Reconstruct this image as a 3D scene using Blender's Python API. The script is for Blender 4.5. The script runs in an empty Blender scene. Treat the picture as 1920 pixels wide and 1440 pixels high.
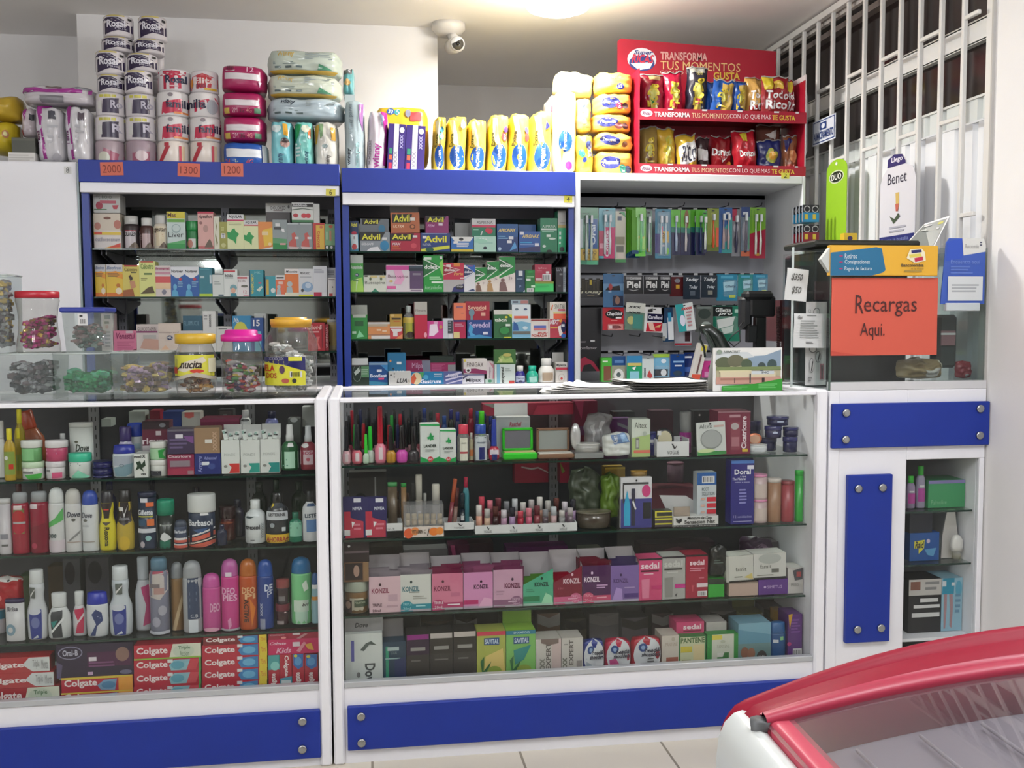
import bpy, bmesh, math, random
from mathutils import Vector, Matrix, noise, geometry
random.seed(7)
S = bpy.context.scene
COL = S.collection
# ------------------------------------------------------------------ camera
FPX = 1850.0
YAW, PIT, ROL = math.radians(8.37), math.radians(3.74), math.radians(.25)
CAMZ = 1.33
_F = Vector((math.sin(YAW)*math.cos(PIT), math.cos(YAW)*math.cos(PIT), -math.sin(PIT)))
_R = Vector((math.cos(YAW), -math.sin(YAW), 0))
_D = _F.cross(_R)
_R2 = _R*math.cos(ROL) + _D*math.sin(ROL)
_D2 = -_R*math.sin(ROL) + _D*math.cos(ROL)
cam = bpy.data.cameras.new('camera'); co = bpy.data.objects.new('camera', cam); COL.objects.link(co)
cam.sensor_width = 36; cam.lens = 36*FPX/1920; cam.clip_start = .02
m = Matrix((_R2, -_D2, -_F)).transposed().to_4x4(); m.translation = Vector((0, 0, CAMZ)); co.matrix_world = m
S.camera = co
CO = Vector((0, 0, CAMZ))
def ray(px, py): return _R2*((px-960)/FPX) + _D2*((py-720)/FPX) + _F
def PY(px, py, Y): d = ray(px, py); return CO + d*(Y/d.y)
def PZ(px, py, z): d = ray(px, py); return CO + d*((z-CAMZ)/d.z)
def PX(px, py, x): d = ray(px, py); return CO + d*(x/d.x)
# ------------------------------------------------------------------ world, lamps, exposure
w = bpy.data.worlds.new('world'); S.world = w; w.use_nodes = True
w.node_tree.nodes['Background'].inputs[0].default_value = (.6, .65, .8, 1)
w.node_tree.nodes['Background'].inputs[1].default_value = .05
S.view_settings.view_transform = 'Standard'; S.view_settings.look = 'None'
S.view_settings.exposure = -0.3; S.view_settings.gamma = 1; S.view_settings.use_curve_mapping = False
BULB = Vector((.755, 3.86, 2.49))
def lamp(name, loc, watts, size, col=(1, 1, 1), rot=None, shape='DISK', sy=None):
    l = bpy.data.lights.new(name, 'AREA'); l.energy = watts; l.color = col; l.shape = shape; l.size = size
    if sy: l.size_y = sy
    o = bpy.data.objects.new(name, l); o.location = loc
    if rot: o.rotation_euler = rot
    COL.objects.link(o); return o
def plamp(name, loc, watts, r, col=(1, 1, 1)):
    l = bpy.data.lights.new(name, 'POINT'); l.energy = watts; l.color = col; l.shadow_soft_size = r
    o = bpy.data.objects.new(name, l); o.location = loc; COL.objects.link(o); return o
lamp('bulb_light', BULB, 36, .2, (1, .985, .96))
plamp('bulb_glow', BULB, 18, .08, (1, .985, .96))
for _x, _y in ((1.25, 1.2), (-1.2, .6), (-1.9, -1.5)):  # third pair shines from the added lamps behind the camera
    for _s in (-.4, .4): plamp('tube_light', (_x+_s, _y, 2.34 if _y > 0 else 1.98), (34 if _x > 0 else 37) if _y > 0 else 28, .1, (.955, .97, 1))
# ------------------------------------------------------------------ materials
_mats = {}
def lin(c):
    return tuple(((v/12.92) if v <= .04045 else ((v+.055)/1.055)**2.4) for v in c)
def hexc(h):
    if len(h) == 3: h = ''.join(a+a for a in h)
    return lin(tuple(int(h[i:i+2], 16)/255 for i in (0, 2, 4)))
def M(h, rough=.45, metal=0, spec=.5, bump=0, emit=0, name=None):
    k = (h, rough, metal, spec, bump, emit)
    if k in _mats: return _mats[k]
    m = bpy.data.materials.new(name or 'mat_'+h); m.use_nodes = True
    nt = m.node_tree; b = nt.nodes['Principled BSDF']
    b.inputs['Base Color'].default_value = (*[v*(.8 if not emit else 1) for v in hexc(h)], 1)
    b.inputs['Roughness'].default_value = rough; b.inputs['Metallic'].default_value = metal
    b.inputs['Specular IOR Level'].default_value = spec
    if emit:
        b.inputs['Emission Color'].default_value = (*hexc(h), 1); b.inputs['Emission Strength'].default_value = emit
    if bump:
        n = nt.nodes.new('ShaderNodeTexNoise'); n.inputs['Scale'].default_value = 60
        g = nt.nodes.new('ShaderNodeTexCoord'); nt.links.new(g.outputs['Object'], n.inputs['Vector'])
        bp = nt.nodes.new('ShaderNodeBump'); bp.inputs['Strength'].default_value = bump; bp.inputs['Distance'].default_value = .004
        nt.links.new(n.outputs[0], bp.inputs['Height']); nt.links.new(bp.outputs[0], b.inputs['Normal'])
    _mats[k] = m; return m
def GLASS(tint='ffffff', ior=1.45, rough=0.0, haze=0.0, hcol='ffffff', spec=1.0):
    k = ('glass', tint, ior, rough, haze, hcol, spec)
    if k in _mats: return _mats[k]
    m = bpy.data.materials.new('glass_'+tint); m.use_nodes = True; nt = m.node_tree
    for n in list(nt.nodes): nt.nodes.remove(n)
    o = nt.nodes.new('ShaderNodeOutputMaterial'); mx = nt.nodes.new('ShaderNodeMixShader')
    t = nt.nodes.new('ShaderNodeBsdfTransparent'); t.inputs[0].default_value = (*hexc(tint), 1)
    g = nt.nodes.new('ShaderNodeBsdfGlossy'); g.inputs['Roughness'].default_value = rough
    fr = nt.nodes.new('ShaderNodeFresnel'); gm = nt.nodes.new('ShaderNodeNewGeometry'); ma = nt.nodes.new('ShaderNodeMath')
    ma.operation = 'MULTIPLY_ADD'; ma.inputs[1].default_value = 1/ior-ior; ma.inputs[2].default_value = ior
    nt.links.new(gm.outputs['Backfacing'], ma.inputs[0]); nt.links.new(ma.outputs[0], fr.inputs[0])
    mu = nt.nodes.new('ShaderNodeMath'); mu.operation = 'MULTIPLY'; mu.inputs[1].default_value = spec
    nt.links.new(fr.outputs[0], mu.inputs[0]); nt.links.new(mu.outputs[0], mx.inputs[0])
    src = t.outputs[0]
    if haze:
        d = nt.nodes.new('ShaderNodeBsdfDiffuse'); d.inputs[0].default_value = (*hexc(hcol), 1)
        m2 = nt.nodes.new('ShaderNodeMixShader'); m2.inputs[0].default_value = haze
        nt.links.new(t.outputs[0], m2.inputs[1]); nt.links.new(d.outputs[0], m2.inputs[2]); src = m2.outputs[0]
    nt.links.new(src, mx.inputs[1]); nt.links.new(g.outputs[0], mx.inputs[2])
    nt.links.new(mx.outputs[0], o.inputs[0])
    _mats[k] = m; return m
def paint(h, scale=3, amt=.06, rough=.6, bump=.02, name='paint'):
    k = ('paint', h, scale, amt, rough)
    if k in _mats: return _mats[k]
    m = bpy.data.materials.new(name); m.use_nodes = True; nt = m.node_tree; b = nt.nodes['Principled BSDF']
    n = nt.nodes.new('ShaderNodeTexNoise'); n.inputs['Scale'].default_value = scale; n.inputs['Detail'].default_value = 6
    g = nt.nodes.new('ShaderNodeTexCoord'); nt.links.new(g.outputs['Object'], n.inputs['Vector'])
    r = nt.nodes.new('ShaderNodeValToRGB'); c = hexc(h)
    r.color_ramp.elements[0].position = .3; r.color_ramp.elements[1].position = .7
    r.color_ramp.elements[0].color = (*[v*(1-amt) for v in c], 1); r.color_ramp.elements[1].color = (*[min(1, v*(1+amt)) for v in c], 1)
    nt.links.new(n.outputs[0], r.inputs[0]); nt.links.new(r.outputs[0], b.inputs['Base Color'])
    b.inputs['Roughness'].default_value = rough
    n2 = nt.nodes.new('ShaderNodeTexNoise'); n2.inputs['Scale'].default_value = 180
    nt.links.new(g.outputs['Object'], n2.inputs['Vector'])
    bp = nt.nodes.new('ShaderNodeBump'); bp.inputs['Strength'].default_value = bump*5; bp.inputs['Distance'].default_value = .002
    nt.links.new(n2.outputs[0], bp.inputs['Height']); nt.links.new(bp.outputs[0], b.inputs['Normal'])
    _mats[k] = m; return m
# ------------------------------------------------------------------ mesh builder
class MB:
    def __init__(s): s.v = []; s.f = []; s.m = []; s.mats = []; s.sm = []
    def mi(s, mat):
        if isinstance(mat, str): mat = M(mat)
        if mat not in s.mats: s.mats.append(mat)
        return s.mats.index(mat)
    def add(s, vs, fs, mat, smooth=False):
        b = len(s.v); s.v += [tuple(p) for p in vs]; i = s.mi(mat)
        for f in fs: s.f.append(tuple(b+k for k in f)); s.m.append(i); s.sm.append(smooth)
        return s
    def box(s, x0, x1, y0, y1, z0, z1, mat, c=0):
        if c <= 0:
            vs = [(x, y, z) for z in (z0, z1) for y in (y0, y1) for x in (x0, x1)]
            return s.add(vs, [(0, 1, 5, 4), (1, 3, 7, 5), (3, 2, 6, 7), (2, 0, 4, 6), (4, 5, 7, 6), (0, 2, 3, 1)], mat)
        c = min(c, abs(x1-x0)/3, abs(y1-y0)/3, abs(z1-z0)/3)
        vs = []
        for sx in (0, 1):
            for sy in (0, 1):
                for sz in (0, 1):
                    X, Y, Z = (x1 if sx else x0), (y1 if sy else y0), (z1 if sz else z0)
                    dx, dy, dz = (-c if sx else c), (-c if sy else c), (-c if sz else c)
                    vs += [(X, Y+dy, Z+dz), (X+dx, Y, Z+dz), (X+dx, Y+dy, Z)]
        bm = bmesh.new(); bv = [bm.verts.new(p) for p in vs]
        bmesh.ops.convex_hull(bm, input=bv)
        bmesh.ops.dissolve_limit(bm, angle_limit=.01, verts=bm.verts, edges=bm.edges)
        bm.verts.ensure_lookup_table(); bm.verts.index_update()
        V = [tuple(v.co) for v in bm.verts]; Fc = [tuple(v.index for v in f.verts) for f in bm.faces]; bm.free()
        return s.add(V, Fc, mat)
    def tube(s, pts, r, mat, n=8, cap=True):
        pts = [Vector(p) for p in pts]; vs = []; fs = []
        for i, p in enumerate(pts):
            t = (pts[min(i+1, len(pts)-1)]-pts[max(i-1, 0)]).normalized()
            a = t.cross(Vector((0, 0, 1)));
            if a.length < .1: a = t.cross(Vector((0, 1, 0)))
            a.normalize(); b = t.cross(a); rr = r[i] if isinstance(r, (list, tuple)) else r
            vs += [p + (a*math.cos(k*2*math.pi/n)+b*math.sin(k*2*math.pi/n))*rr for k in range(n)]
        for i in range(len(pts)-1):
            for k in range(n): fs.append((i*n+k, i*n+(k+1) % n, (i+1)*n+(k+1) % n, (i+1)*n+k))
        if cap: fs += [tuple(range(n-1, -1, -1)), tuple((len(pts)-1)*n+k for k in range(n))]
        return s.add(vs, fs, mat, True)
    def rev(s, cx, cy, z0, h, rad, prof, mat, dy=1, n=24, sx=1):
        vs = []; fs = []
        for (r, t) in prof:
            for k in range(n):
                a = k*2*math.pi/n; vs.append((cx+rad*r*math.cos(a), cy+rad*r*dy*math.sin(a), z0+h*t))
        L = len(prof)
        for i in range(L-1):
            for k in range(n): fs.append((i*n+k, i*n+(k+1) % n, (i+1)*n+(k+1) % n, (i+1)*n+k))
        if prof[0][0] > 0: fs.append(tuple(range(n-1, -1, -1)))
        if prof[-1][0] > 0: fs.append(tuple((L-1)*n+k for k in range(n)))
        return s.add(vs, fs, mat, True)
    def prism(s, poly, y0, y1, mat):  # poly of (x, z)
        n = len(poly); vs = [(x, y0, z) for x, z in poly]+[(x, y1, z) for x, z in poly]
        fs = [tuple(range(n)), tuple(range(2*n-1, n-1, -1))]+[(i, n+i, n+(i+1) % n, (i+1) % n) for i in range(n)]
        return s.add(vs, fs, mat)
    def build(s, name, parent=None, mat=None):
        me = bpy.data.meshes.new(name); me.from_pydata(s.v, [], s.f)
        for k in s.mats: me.materials.append(k)
        me.polygons.foreach_set('material_index', s.m); me.polygons.foreach_set('use_smooth', s.sm); me.update()
        bm = bmesh.new(); bm.from_mesh(me); bmesh.ops.recalc_face_normals(bm, faces=bm.faces); bm.to_mesh(me); bm.free()
        o = bpy.data.objects.new(name, me); COL.objects.link(o)
        if parent:
            o.parent = parent; o.matrix_parent_inverse = parent.matrix_basis.inverted()
        return o
def tag(o, label=None, cat=None, group=None, kind=None):
    if label: o['label'] = label
    if cat: o['category'] = cat
    if group: o['group'] = group
    if kind: o['kind'] = kind
    return o
def empty(name, loc=(0, 0, 0)):
    o = bpy.data.objects.new(name, None); o.location = loc; o.empty_display_size = .05; COL.objects.link(o)
    return o
# ------------------------------------------------------------------ flat print: text, rectangles, shapes on a face
_tx = {}
def glyphs(s, st):
    k = (s, st)
    if k in _tx: return _tx[k]
    c = bpy.data.curves.new('t', 'FONT'); c.body = s; c.resolution_u = 2; c.size = 1
    if st in 'TiVK': c.offset = .028
    if st in 'i': c.shear = .28
    o = bpy.data.objects.new('t', c); me = bpy.data.meshes.new_from_object(o)
    vs = [(v.co.x, v.co.y) for v in me.vertices]; fs = [tuple(p.vertices) for p in me.polygons]
    bpy.data.objects.remove(o); bpy.data.curves.remove(c); bpy.data.meshes.remove(me)
    if vs:
        x0 = min(v[0] for v in vs); x1 = max(v[0] for v in vs); y0 = min(v[1] for v in vs); y1 = max(v[1] for v in vs)
        vs = [((x-x0)/max(1e-6, x1-x0), (y-y0)/max(1e-6, y1-y0)) for x, y in vs]
    _tx[k] = (vs, fs); return _tx[k]
def subdiv(vs, fs, n):
    for _ in range(n):
        vs = list(vs); out = []; mid = {}
        def md(a, b):
            k = (min(a, b), max(a, b))
            if k not in mid: mid[k] = len(vs); vs.append(((vs[a][0]+vs[b][0])/2, (vs[a][1]+vs[b][1])/2))
            return mid[k]
        for f in fs:
            for i in range(1, len(f)-1):
                a, b, c = f[0], f[i], f[i+1]; ab, bc, ca = md(a, b), md(b, c), md(c, a)
                out += [(a, ab, ca), (ab, b, bc), (ca, bc, c), (ab, bc, ca)]
        fs = out
    return vs, fs
def decals(mb, spec, surf, curved=0, rough=.45):
    """surf(u, v, off) -> point; u right, v DOWN, both 0..1"""
    if not spec: return
    off = .0004
    for d in spec.split('|'):
        t = d.split()
        if not t: continue
        c = t[0]; off += .00025
        if c == 'r':
            a = [float(x) for x in t[1:5]]; vs = [(a[0], a[1]), (a[2], a[1]), (a[2], a[3]), (a[0], a[3])]; fs = [(0, 1, 2, 3)]
            if curved: vs, fs = subdiv(vs, fs, curved)
            items = [(vs, fs, t[5])]
        elif c == 'e':
            a = [float(x) for x in t[1:5]]; n = 20
            vs = [(a[0]+a[2]*math.cos(k*2*math.pi/n), a[1]+a[3]*math.sin(k*2*math.pi/n)) for k in range(n)]+[(a[0], a[1])]
            fs = [(k, (k+1) % n, n) for k in range(n)]
            if curved > 1: vs, fs = subdiv(vs, fs, 1)
            items = [(vs, fs, t[5])]
        elif c == 'p':
            a = [float(x) for x in t[2:]]; vs = [(a[i], a[i+1]) for i in range(0, len(a), 2)]
            fs = [tuple(f) for f in geometry.tessellate_polygon([[Vector((x, y, 0)) for x, y in vs]])]
            if curved: vs, fs = subdiv(vs, fs, curved)
            items = [(vs, fs, t[1])]
        elif c in 'tTivVK':
            a = [float(x) for x in t[1:5]]; g, fs = glyphs(t[5].replace('_', ' '), c)
            if c in 'vV': vs = [(a[2]-(a[2]-a[0])*p[1], a[3]-(a[3]-a[1])*p[0]) for p in g]
            elif c == 'K': vs = [(a[0]+(a[2]-a[0])*p[1], a[1]+(a[3]-a[1])*p[0]) for p in g]
            else: vs = [(a[0]+(a[2]-a[0])*p[0], a[3]-(a[3]-a[1])*p[1]) for p in g]
            items = [(vs, fs, t[6])]
        elif c == 'l':
            a = [float(x) for x in t[1:5]]; n = int(t[5]); vs = []; fs = []
            hh = (a[3]-a[1])/n
            for k in range(n):
                y0 = a[1]+k*hh; e = a[2]-(a[2]-a[0])*random.random()*.35; b = len(vs)
                vs += [(a[0], y0), (e, y0), (e, y0+hh*.5), (a[0], y0+hh*.5)]; fs.append((b, b+1, b+2, b+3))
            items = [(vs, fs, t[6])]
        elif c == 'b':
            a = [float(x) for x in t[1:5]]; vs = [(a[0], a[1]), (a[2], a[1]), (a[2], a[3]), (a[0], a[3])]
            items = [(vs, [(0, 1, 2, 3)], 'ddd')]
            v2 = []; f2 = []; W = a[2]-a[0]; H = a[3]-a[1]
            for k in range(9):
                x = a[0]+W*(.1+.09*k); b = len(v2); ww = W*(.03 if k % 3 else .06)
                v2 += [(x, a[1]+H*.15), (x+ww, a[1]+H*.15), (x+ww, a[3]-H*.15), (x, a[3]-H*.15)]; f2.append((b, b+1, b+2, b+3))
            items.append((v2, f2, '333'))
        for j, (vs, fs, col) in enumerate(items):
            mb.add([surf(u, v, off+.0002*j) for u, v in vs], fs, M(col, rough), curved > 0)
# ------------------------------------------------------------------ product makers (x and height read at the shelf-front plane)
class Ctx: pass
K = Ctx(); K.Y = 4.06; K.z = 1.6; K.on = ''; K.cat = 'box'; K.name = 'medicine_box'; K.d = .07; K.g = None
def row(Y, z, on, cat='box', name='medicine_box', d=.07, g=None):
    K.Y = Y; K.z = z+.0006; K.on = on; K.cat = cat; K.name = name; K.d = d; K.g = g
PLACED = []
Z6 = (1.611, 1.425, 1.207); Z4 = (1.606, 1.443, 1.253)
def ext(x0, x1, yt, yb, Y, d=.05, ds=None, thin=False):
    """world extents of a thing from where it shows on the plane Y; keeps neighbours, shelves and side panels clear"""
    for _ in range(7):
        xm = (x0+x1)/2; ym = (yt+(yb or yt+40))/2
        X0 = PY(x0, ym, Y).x; X1 = PY(x1, ym, Y).x; Z1 = PY(xm, yt, Y).z
        Z0 = K.z if yb is None else max(PY(xm, yb, Y).z, K.z)
        lim = None; lv = ()
        if Y > 3.9 and Z1 < 1.83:
            lim = (-1.040, -.12) if X1 < -.08 else (-.060, .824) if X1 < .85 else (.878, 1.833); lv = (Z6 if X1 < -.08 else Z4 if X1 < .85 else ())
        elif Y < 3.45 and Z1 < 1.1: lim = (-1.9, -.155) if X0 < -.1 else (-.079, 1.400) if X0 < 1.42 else (1.47, 1.964); lv = (.398, .656, .872, 1.086) if X0 < -.1 else (.432, .667, .893, 1.086) if X0 < 1.42 else ()
        if lim: X0 = max(X0, lim[0]); X1 = min(X1, lim[1])
        for L in lv:
            if Z0 < L-.012 and Z1 > L-.0075: Z1 = L-.0085
        dd = (X1-X0)*ds if ds else d; hit = None
        for (a0, a1, b0, b1, c0, c1) in PLACED:
            ox = min(X1, a1)-max(X0, a0); oy = min(Y+dd, b1)-max(Y, b0); oz = min(Z1, c1)-max(Z0, c0)
            if ox > 0 and oy > .0003 and oz > 0:
                if ox < .34*min(X1-X0, a1-a0):
                    if a0 < X0: X0 = a1+.0004
                    else: X1 = a0-.0004
                elif oz < .3*min(Z1-Z0, c1-c0) and c0 < Z0: Z0 = c1+.0003
                elif oz < .3*min(Z1-Z0, c1-c0) and c1 > Z1: Z1 = c0-.0003
                elif Y < b0-.012: dd = b0-Y-.0008; ds = ds and dd/(X1-X0); d = dd
                else: hit = b1; break
        ymax = 4.36 if Y > 3.9 else 3.40
        if hit is None or hit+dd > ymax+.02: break
        Y = hit+.0008
    dd = (X1-X0)*ds if ds else d
    PLACED.append((X0, X1, Y, Y+dd, Z0, Z1)); K.lastY = Y; K.lastD = dd; K.lift = (X1-X0)/2
    return X0, X1, Z0, Z1
SHORT = ((' on the upper tier of the red snack rack', ' on the rack upper tier'), (' on the lower tier of the red snack rack', ' on the rack lower tier'), (' on top of the tall white cabinet', ' on the tall cabinet'),
         (' at the back of the right counter second shelf', ' behind on the right second shelf'), (' in the shade at the back of the right counter bottom', ' at the right counter bottom'), (' behind the white cosmetic tray', ' behind the trays'),
         ('cosmetic stick, ', 'stick, '), (' on the right counter top shelf', ' on the right top shelf'), (' on the left counter top shelf', ' on the left top shelf'), (' on the left unit top shelf', ' on the unit top shelf'), (' in the bottom row of the slatwall unit', ' in the bottom slatwall row'),
         (' on the white slatwall unit', ''), (' on the middle wall unit', ' on the middle unit'), (' on the left wall unit', ' on the unit'), (' on the left counter bottom', ' at the counter bottom'), (' price label', ' label'), (' on the unit top shelf', ' on the top shelf'))
def short(l):
    for a, b in SHORT:
        if len(l.split()) > 16: l = l.replace(a, b)
    return l
ORD = ('foremost', 'second', 'third', 'fourth', 'fifth', 'rearmost')
def finish(root, rz, cx, cy, cz, lab, cat, g, ry=0):
    tag(root, short((lab+' '+K.on).strip()), cat or K.cat, g or K.g)
    if rz or ry:
        R = Matrix.Translation((cx, cy, cz)) @ Matrix.Rotation(math.radians(ry), 4, 'Y') @ Matrix.Rotation(math.radians(rz), 4, 'Z') @ Matrix.Translation((-cx, -cy, -cz))
        root.matrix_basis = Matrix.Translation((0, 0, K.lift*abs(math.sin(math.radians(ry))))) @ R @ root.matrix_basis
    return root
def B(x0, x1, yt, yb, col, lab, dec='', dy=0, d=None, cat=None, n=None, g=None, rz=0, ry=0, side=None, rough=.4, flap=None, openc=None):
    """printed carton"""
    d = d or K.d; X0, X1, Z0, Z1 = ext(x0, x1, yt, yb, K.Y+dy, d); Y = K.lastY; d = K.lastD
    mb = MB(); cx = (X0+X1)/2; cy = Y+d/2
    o3 = (cx, cy, Z0)
    W, H = X1-X0, Z1-Z0
    mb.box(-W/2, W/2, -d/2, d/2, 0, H, M(side or col, rough))
    if side: mb.add([(-W/2, -d/2-.0002, 0), (W/2, -d/2-.0002, 0), (W/2, -d/2-.0002, H), (-W/2, -d/2-.0002, H)], [(0, 1, 2, 3)], M(col, rough))
    # closing flap seam on top
    mb.add([(-W/2+.001, -d/2+.002, H+.0004), (W/2-.001, -d/2+.002, H+.0004), (W/2-.003, d/2-.004, H+.0012), (-W/2+.003, d/2-.004, H+.0012)], [(0, 1, 2, 3)], M(flap or side or col, rough))
    if flap: mb.add([(-W/2, d/2, H), (W/2, d/2, H), (W/2, d/2+.002, H+.04), (-W/2, d/2+.002, H+.04)], [(0, 1, 2, 3)], M(flap, rough))
    decals(mb, dec, lambda u, v, o: ((u-.5)*W, -d/2-o, (1-v)*H))
    ob = mb.build(n or K.name); ob.location = o3
    return finish(ob, rz, cx, cy, Z0, lab, cat, g, ry)
def pillow(mb, W, H, d, mat, p=2.6, q=2.2, crimp=0, wr=.0, rc=8, seed=0, nu=14, nv=16):
    def out(u, v):
        a = abs(2*u-1); b = abs(2*v-1)
        D = d/2*max(0, 1-a**p)**(1/p)*max(0, 1-b**q)**(1/q)
        Sx = max(0, 1-b**rc)**(1/rc) if not crimp else 1-.06*(1-b)*4*(b)
        x = (u-.5)*W*Sx
        Sz = max(0, 1-a**rc)**(1/rc) if not crimp else 1
        z = H/2+(.5-v)*H*(.9+.1*Sz)
        if wr:
            nn = noise.noise(Vector((u*5+seed, v*6, seed*3.1)))*wr; D += nn*(1-a**4)*(1-b**4)
            x += noise.noise(Vector((v*4, seed*1.7, 5)))*wr*.4; z += (noise.noise(Vector((u*4, seed, 9)))*.9-.35*abs(noise.noise(Vector((u*9, seed, 2)))))*wr*(1-v)
        return x, max(D, 0), z
    for sgn in (-1, 1):
        vs = []; fs = []
        for j in range(nv+1):
            for i in range(nu+1):
                x, D, z = out(i/nu, j/nv); vs.append((x, sgn*D, z))
        for j in range(nv):
            for i in range(nu):
                a = j*(nu+1)+i; fs.append((a, a+1, a+nu+2, a+nu+1))
        mb.add(vs, fs, mat, True)
    def surf(u, v, o):
        x, D, z = out(min(1, max(0, u)), min(1, max(0, v))); return (x, -D-o*2.5, z)
    return surf
def P(x0, x1, yt, yb, col, lab, dec='', dy=0, d=None, cat=None, n=None, g=None, rz=0, ry=0, p=3.5, q=5, wr=.01, crimp=0, rough=.3, seed=None):
    """soft plastic pack"""
    d = d or K.d; X0, X1, Z0, Z1 = ext(x0, x1, yt, yb, K.Y+dy, d); Y = K.lastY; d = K.lastD; W, H = X1-X0, Z1-Z0
    mb = MB(); cx = (X0+X1)/2; cy = Y+d/2
    sf = pillow(mb, W, H, d, M(col, rough), p, q, crimp, wr, 8, seed if seed is not None else random.random()*50)
    decals(mb, dec, sf, 3, rough)
    ob = mb.build(n or K.name); ob.location = (cx, cy, Z0)
    return finish(ob, rz, cx, cy, Z0, lab, cat, g, ry)
PROF = {
 'bottle': ([(.9, 0), (1, .02), (1, .6), (.9, .69), (.5, .77), (.42, .8)], [(.45, .79), (.47, .8), (.47, .99), (.4, 1)]),
 'slim': ([(.9, 0), (1, .02), (1, .66), (.8, .74), (.6, .78)], [(.62, .77), (.62, .99), (.55, 1)]),
 'can': ([(.95, 0), (1, .015), (1, .78), (.86, .83)], [(.84, .82), (.84, .96), (.7, 1)]),
 'dome': ([(.95, 0), (1, .015), (1, .74), (.93, .77)], [(.93, .765), (.95, .78), (.9, .9), (.7, .97), (.3, 1)]),
 'tall': ([(.95, 0), (1, .01), (1, .68)], [(1.0, .68), (1.0, .95), (.93, .985), (.7, 1)]),
 'jar': ([(.85, 0), (.95, .03), (.95, .62), (.85, .68)], [(.97, .66), (1, .68), (1, .98), (.95, 1)]),
 'pill': ([(.9, 0), (1, .02), (1, .66), (.82, .74), (.7, .76)], [(.76, .75), (.78, .76), (.78, .98), (.7, 1)]),
 'rollon': ([(.6, 0), (.72, .02), (.92, .3), (1, .5), (.97, .56)], [(.98, .55), (1, .62), (.98, .9), (.8, .99), (.5, 1)]),
 'lotion': ([(.82, 0), (.95, .03), (1, .3), (.94, .52), (.66, .66), (.56, .7)], [(.6, .69), (.62, .71), (.64, .98), (.55, 1)]),
 'flip': ([(.8, 0), (.93, .03), (1, .35), (.97, .7), (.9, .74)], [(.92, .73), (.94, .75), (.86, .98), (.6, 1)]),
 'pump': ([(.85, 0), (1, .03), (1, .5), (.8, .58), (.4, .64)], [(.46, .63), (.46, .76), (.4, .78), (.36, .98), (.3, 1)]),
 'nail': ([(.8, 0), (1, .06), (1, .26), (.6, .33), (.45, .35)], [(.5, .34), (.55, .36), (.42, .96), (.34, 1)]),
 'tubelip': ([(.9, 0), (1, .02), (1, .5)], [(.95, .5), (.95, .97), (.85, 1)]),
 'hourglass': ([(.86, 0), (.94, .03), (1, .2), (.97, .42), (.7, .55), (.66, .62), (.74, .72), (.7, .8)], [(.66, .79), (.68, .81), (.66, .99), (.55, 1)]),
 'roll': ([(.9, 0), (1, .06), (1, .9), (.93, .99), (.32, 1)], [(.32, .995), (.3, .9)]),
 'canister': ([(.95, 0), (1, .02), (1, .92)], [(1.03, .91), (1.03, .99), (.95, 1)]),
}
def V(x0, x1, yt, yb, kind, col, cap, lab, dec='', dy=0, ds=.8, cat='bottle', n='bottle', g=None, rz=0, ry=0, rough=.3, glass=False, crough=.3, capname='cap', fill=None):
    """turned container: body + cap"""
    X0, X1, Z0, Z1 = ext(x0, x1, yt, yb, K.Y+dy, .05, ds); Y = K.lastY; ds = K.lastD/(X1-X0); R = (X1-X0)/2; H = Z1-Z0; cx = (X0+X1)/2; cy = Y+R*ds
    root = empty(n, (cx, cy, Z0)); pb, pc = PROF[kind]
    mb = MB(); mt = GLASS(col, 1.45, .02, .12) if glass else M(col, rough)
    mb.rev(0, 0, 0, H, R, pb, mt, ds)
    if fill: mb.rev(0, 0, .002, H, R*.93, [(r, t) for r, t in pb if t < .62], M(fill, .3), ds)
    def rad(t):
        for (a, ta), (b, tb) in zip(pb, pb[1:]):
            if ta <= t <= tb: return a+(b-a)*(t-ta)/max(1e-6, tb-ta)
        return pb[-1][0]
    def surf(u, v, o):
        t = (1-v)*pb[-1][1]; rr = R*rad(t)+o; s = max(-.98, min(.98, (2*u-1)))
        return (rr*s, -rr*ds*math.sqrt(1-s*s)-o, H*t)
    decals(mb, dec, surf, 2, rough)
    b = mb.build('body'); b.parent = root
    c = MB().rev(0, 0, 0, H, R, pc, M(cap, crough), ds if kind not in ('lotion', 'pump', 'bottle') else max(ds, .7)).build(capname); c.parent = root
    return finish(root, rz, cx, cy, Z0, lab, cat, g, ry)
# ================================================================== the room
WH = paint('e0dedd', 2.5, .03, .7, .02, 'wall_paint')
CE = paint('f2efec', 2, .03, .8, .02, 'ceiling_paint')
def st(name, mb, kind='structure', parent=None): o = mb.build(name, parent); o['kind'] = kind; return o
XR, YR = 1.99, 2.95
tile = bpy.data.materials.new('floor_tile'); tile.use_nodes = True
nt = tile.node_tree; bs = nt.nodes['Principled BSDF']; br = nt.nodes.new('ShaderNodeTexBrick'); tc = nt.nodes.new('ShaderNodeTexCoord')
br.offset = 0; br.inputs['Scale'].default_value = 1; br.inputs['Brick Width'].default_value = .45; br.inputs['Row Height'].default_value = .45
br.inputs['Mortar Size'].default_value = .004; br.inputs['Color1'].default_value = (*hexc('d6cfbf'), 1); br.inputs['Color2'].default_value = (*hexc('cfc8b8'), 1)
br.inputs['Mortar'].default_value = (*hexc('8a8272'), 1)
nt.links.new(tc.outputs['Object'], br.inputs['Vector']); nt.links.new(br.outputs['Color'], bs.inputs['Base Color']); bs.inputs['Roughness'].default_value = .25
st('floor', MB().box(-3.2, 2.3, -2.6, 5.8, -.05, 0, tile))
st('ceiling', MB().box(-3.2, 2.3, -2.6, 5.8, 2.65, 2.7, CE))
st('wall_left', MB().box(-3.2, -3.1, -2.6, 5.0, 0, 2.65, WH))
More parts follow.
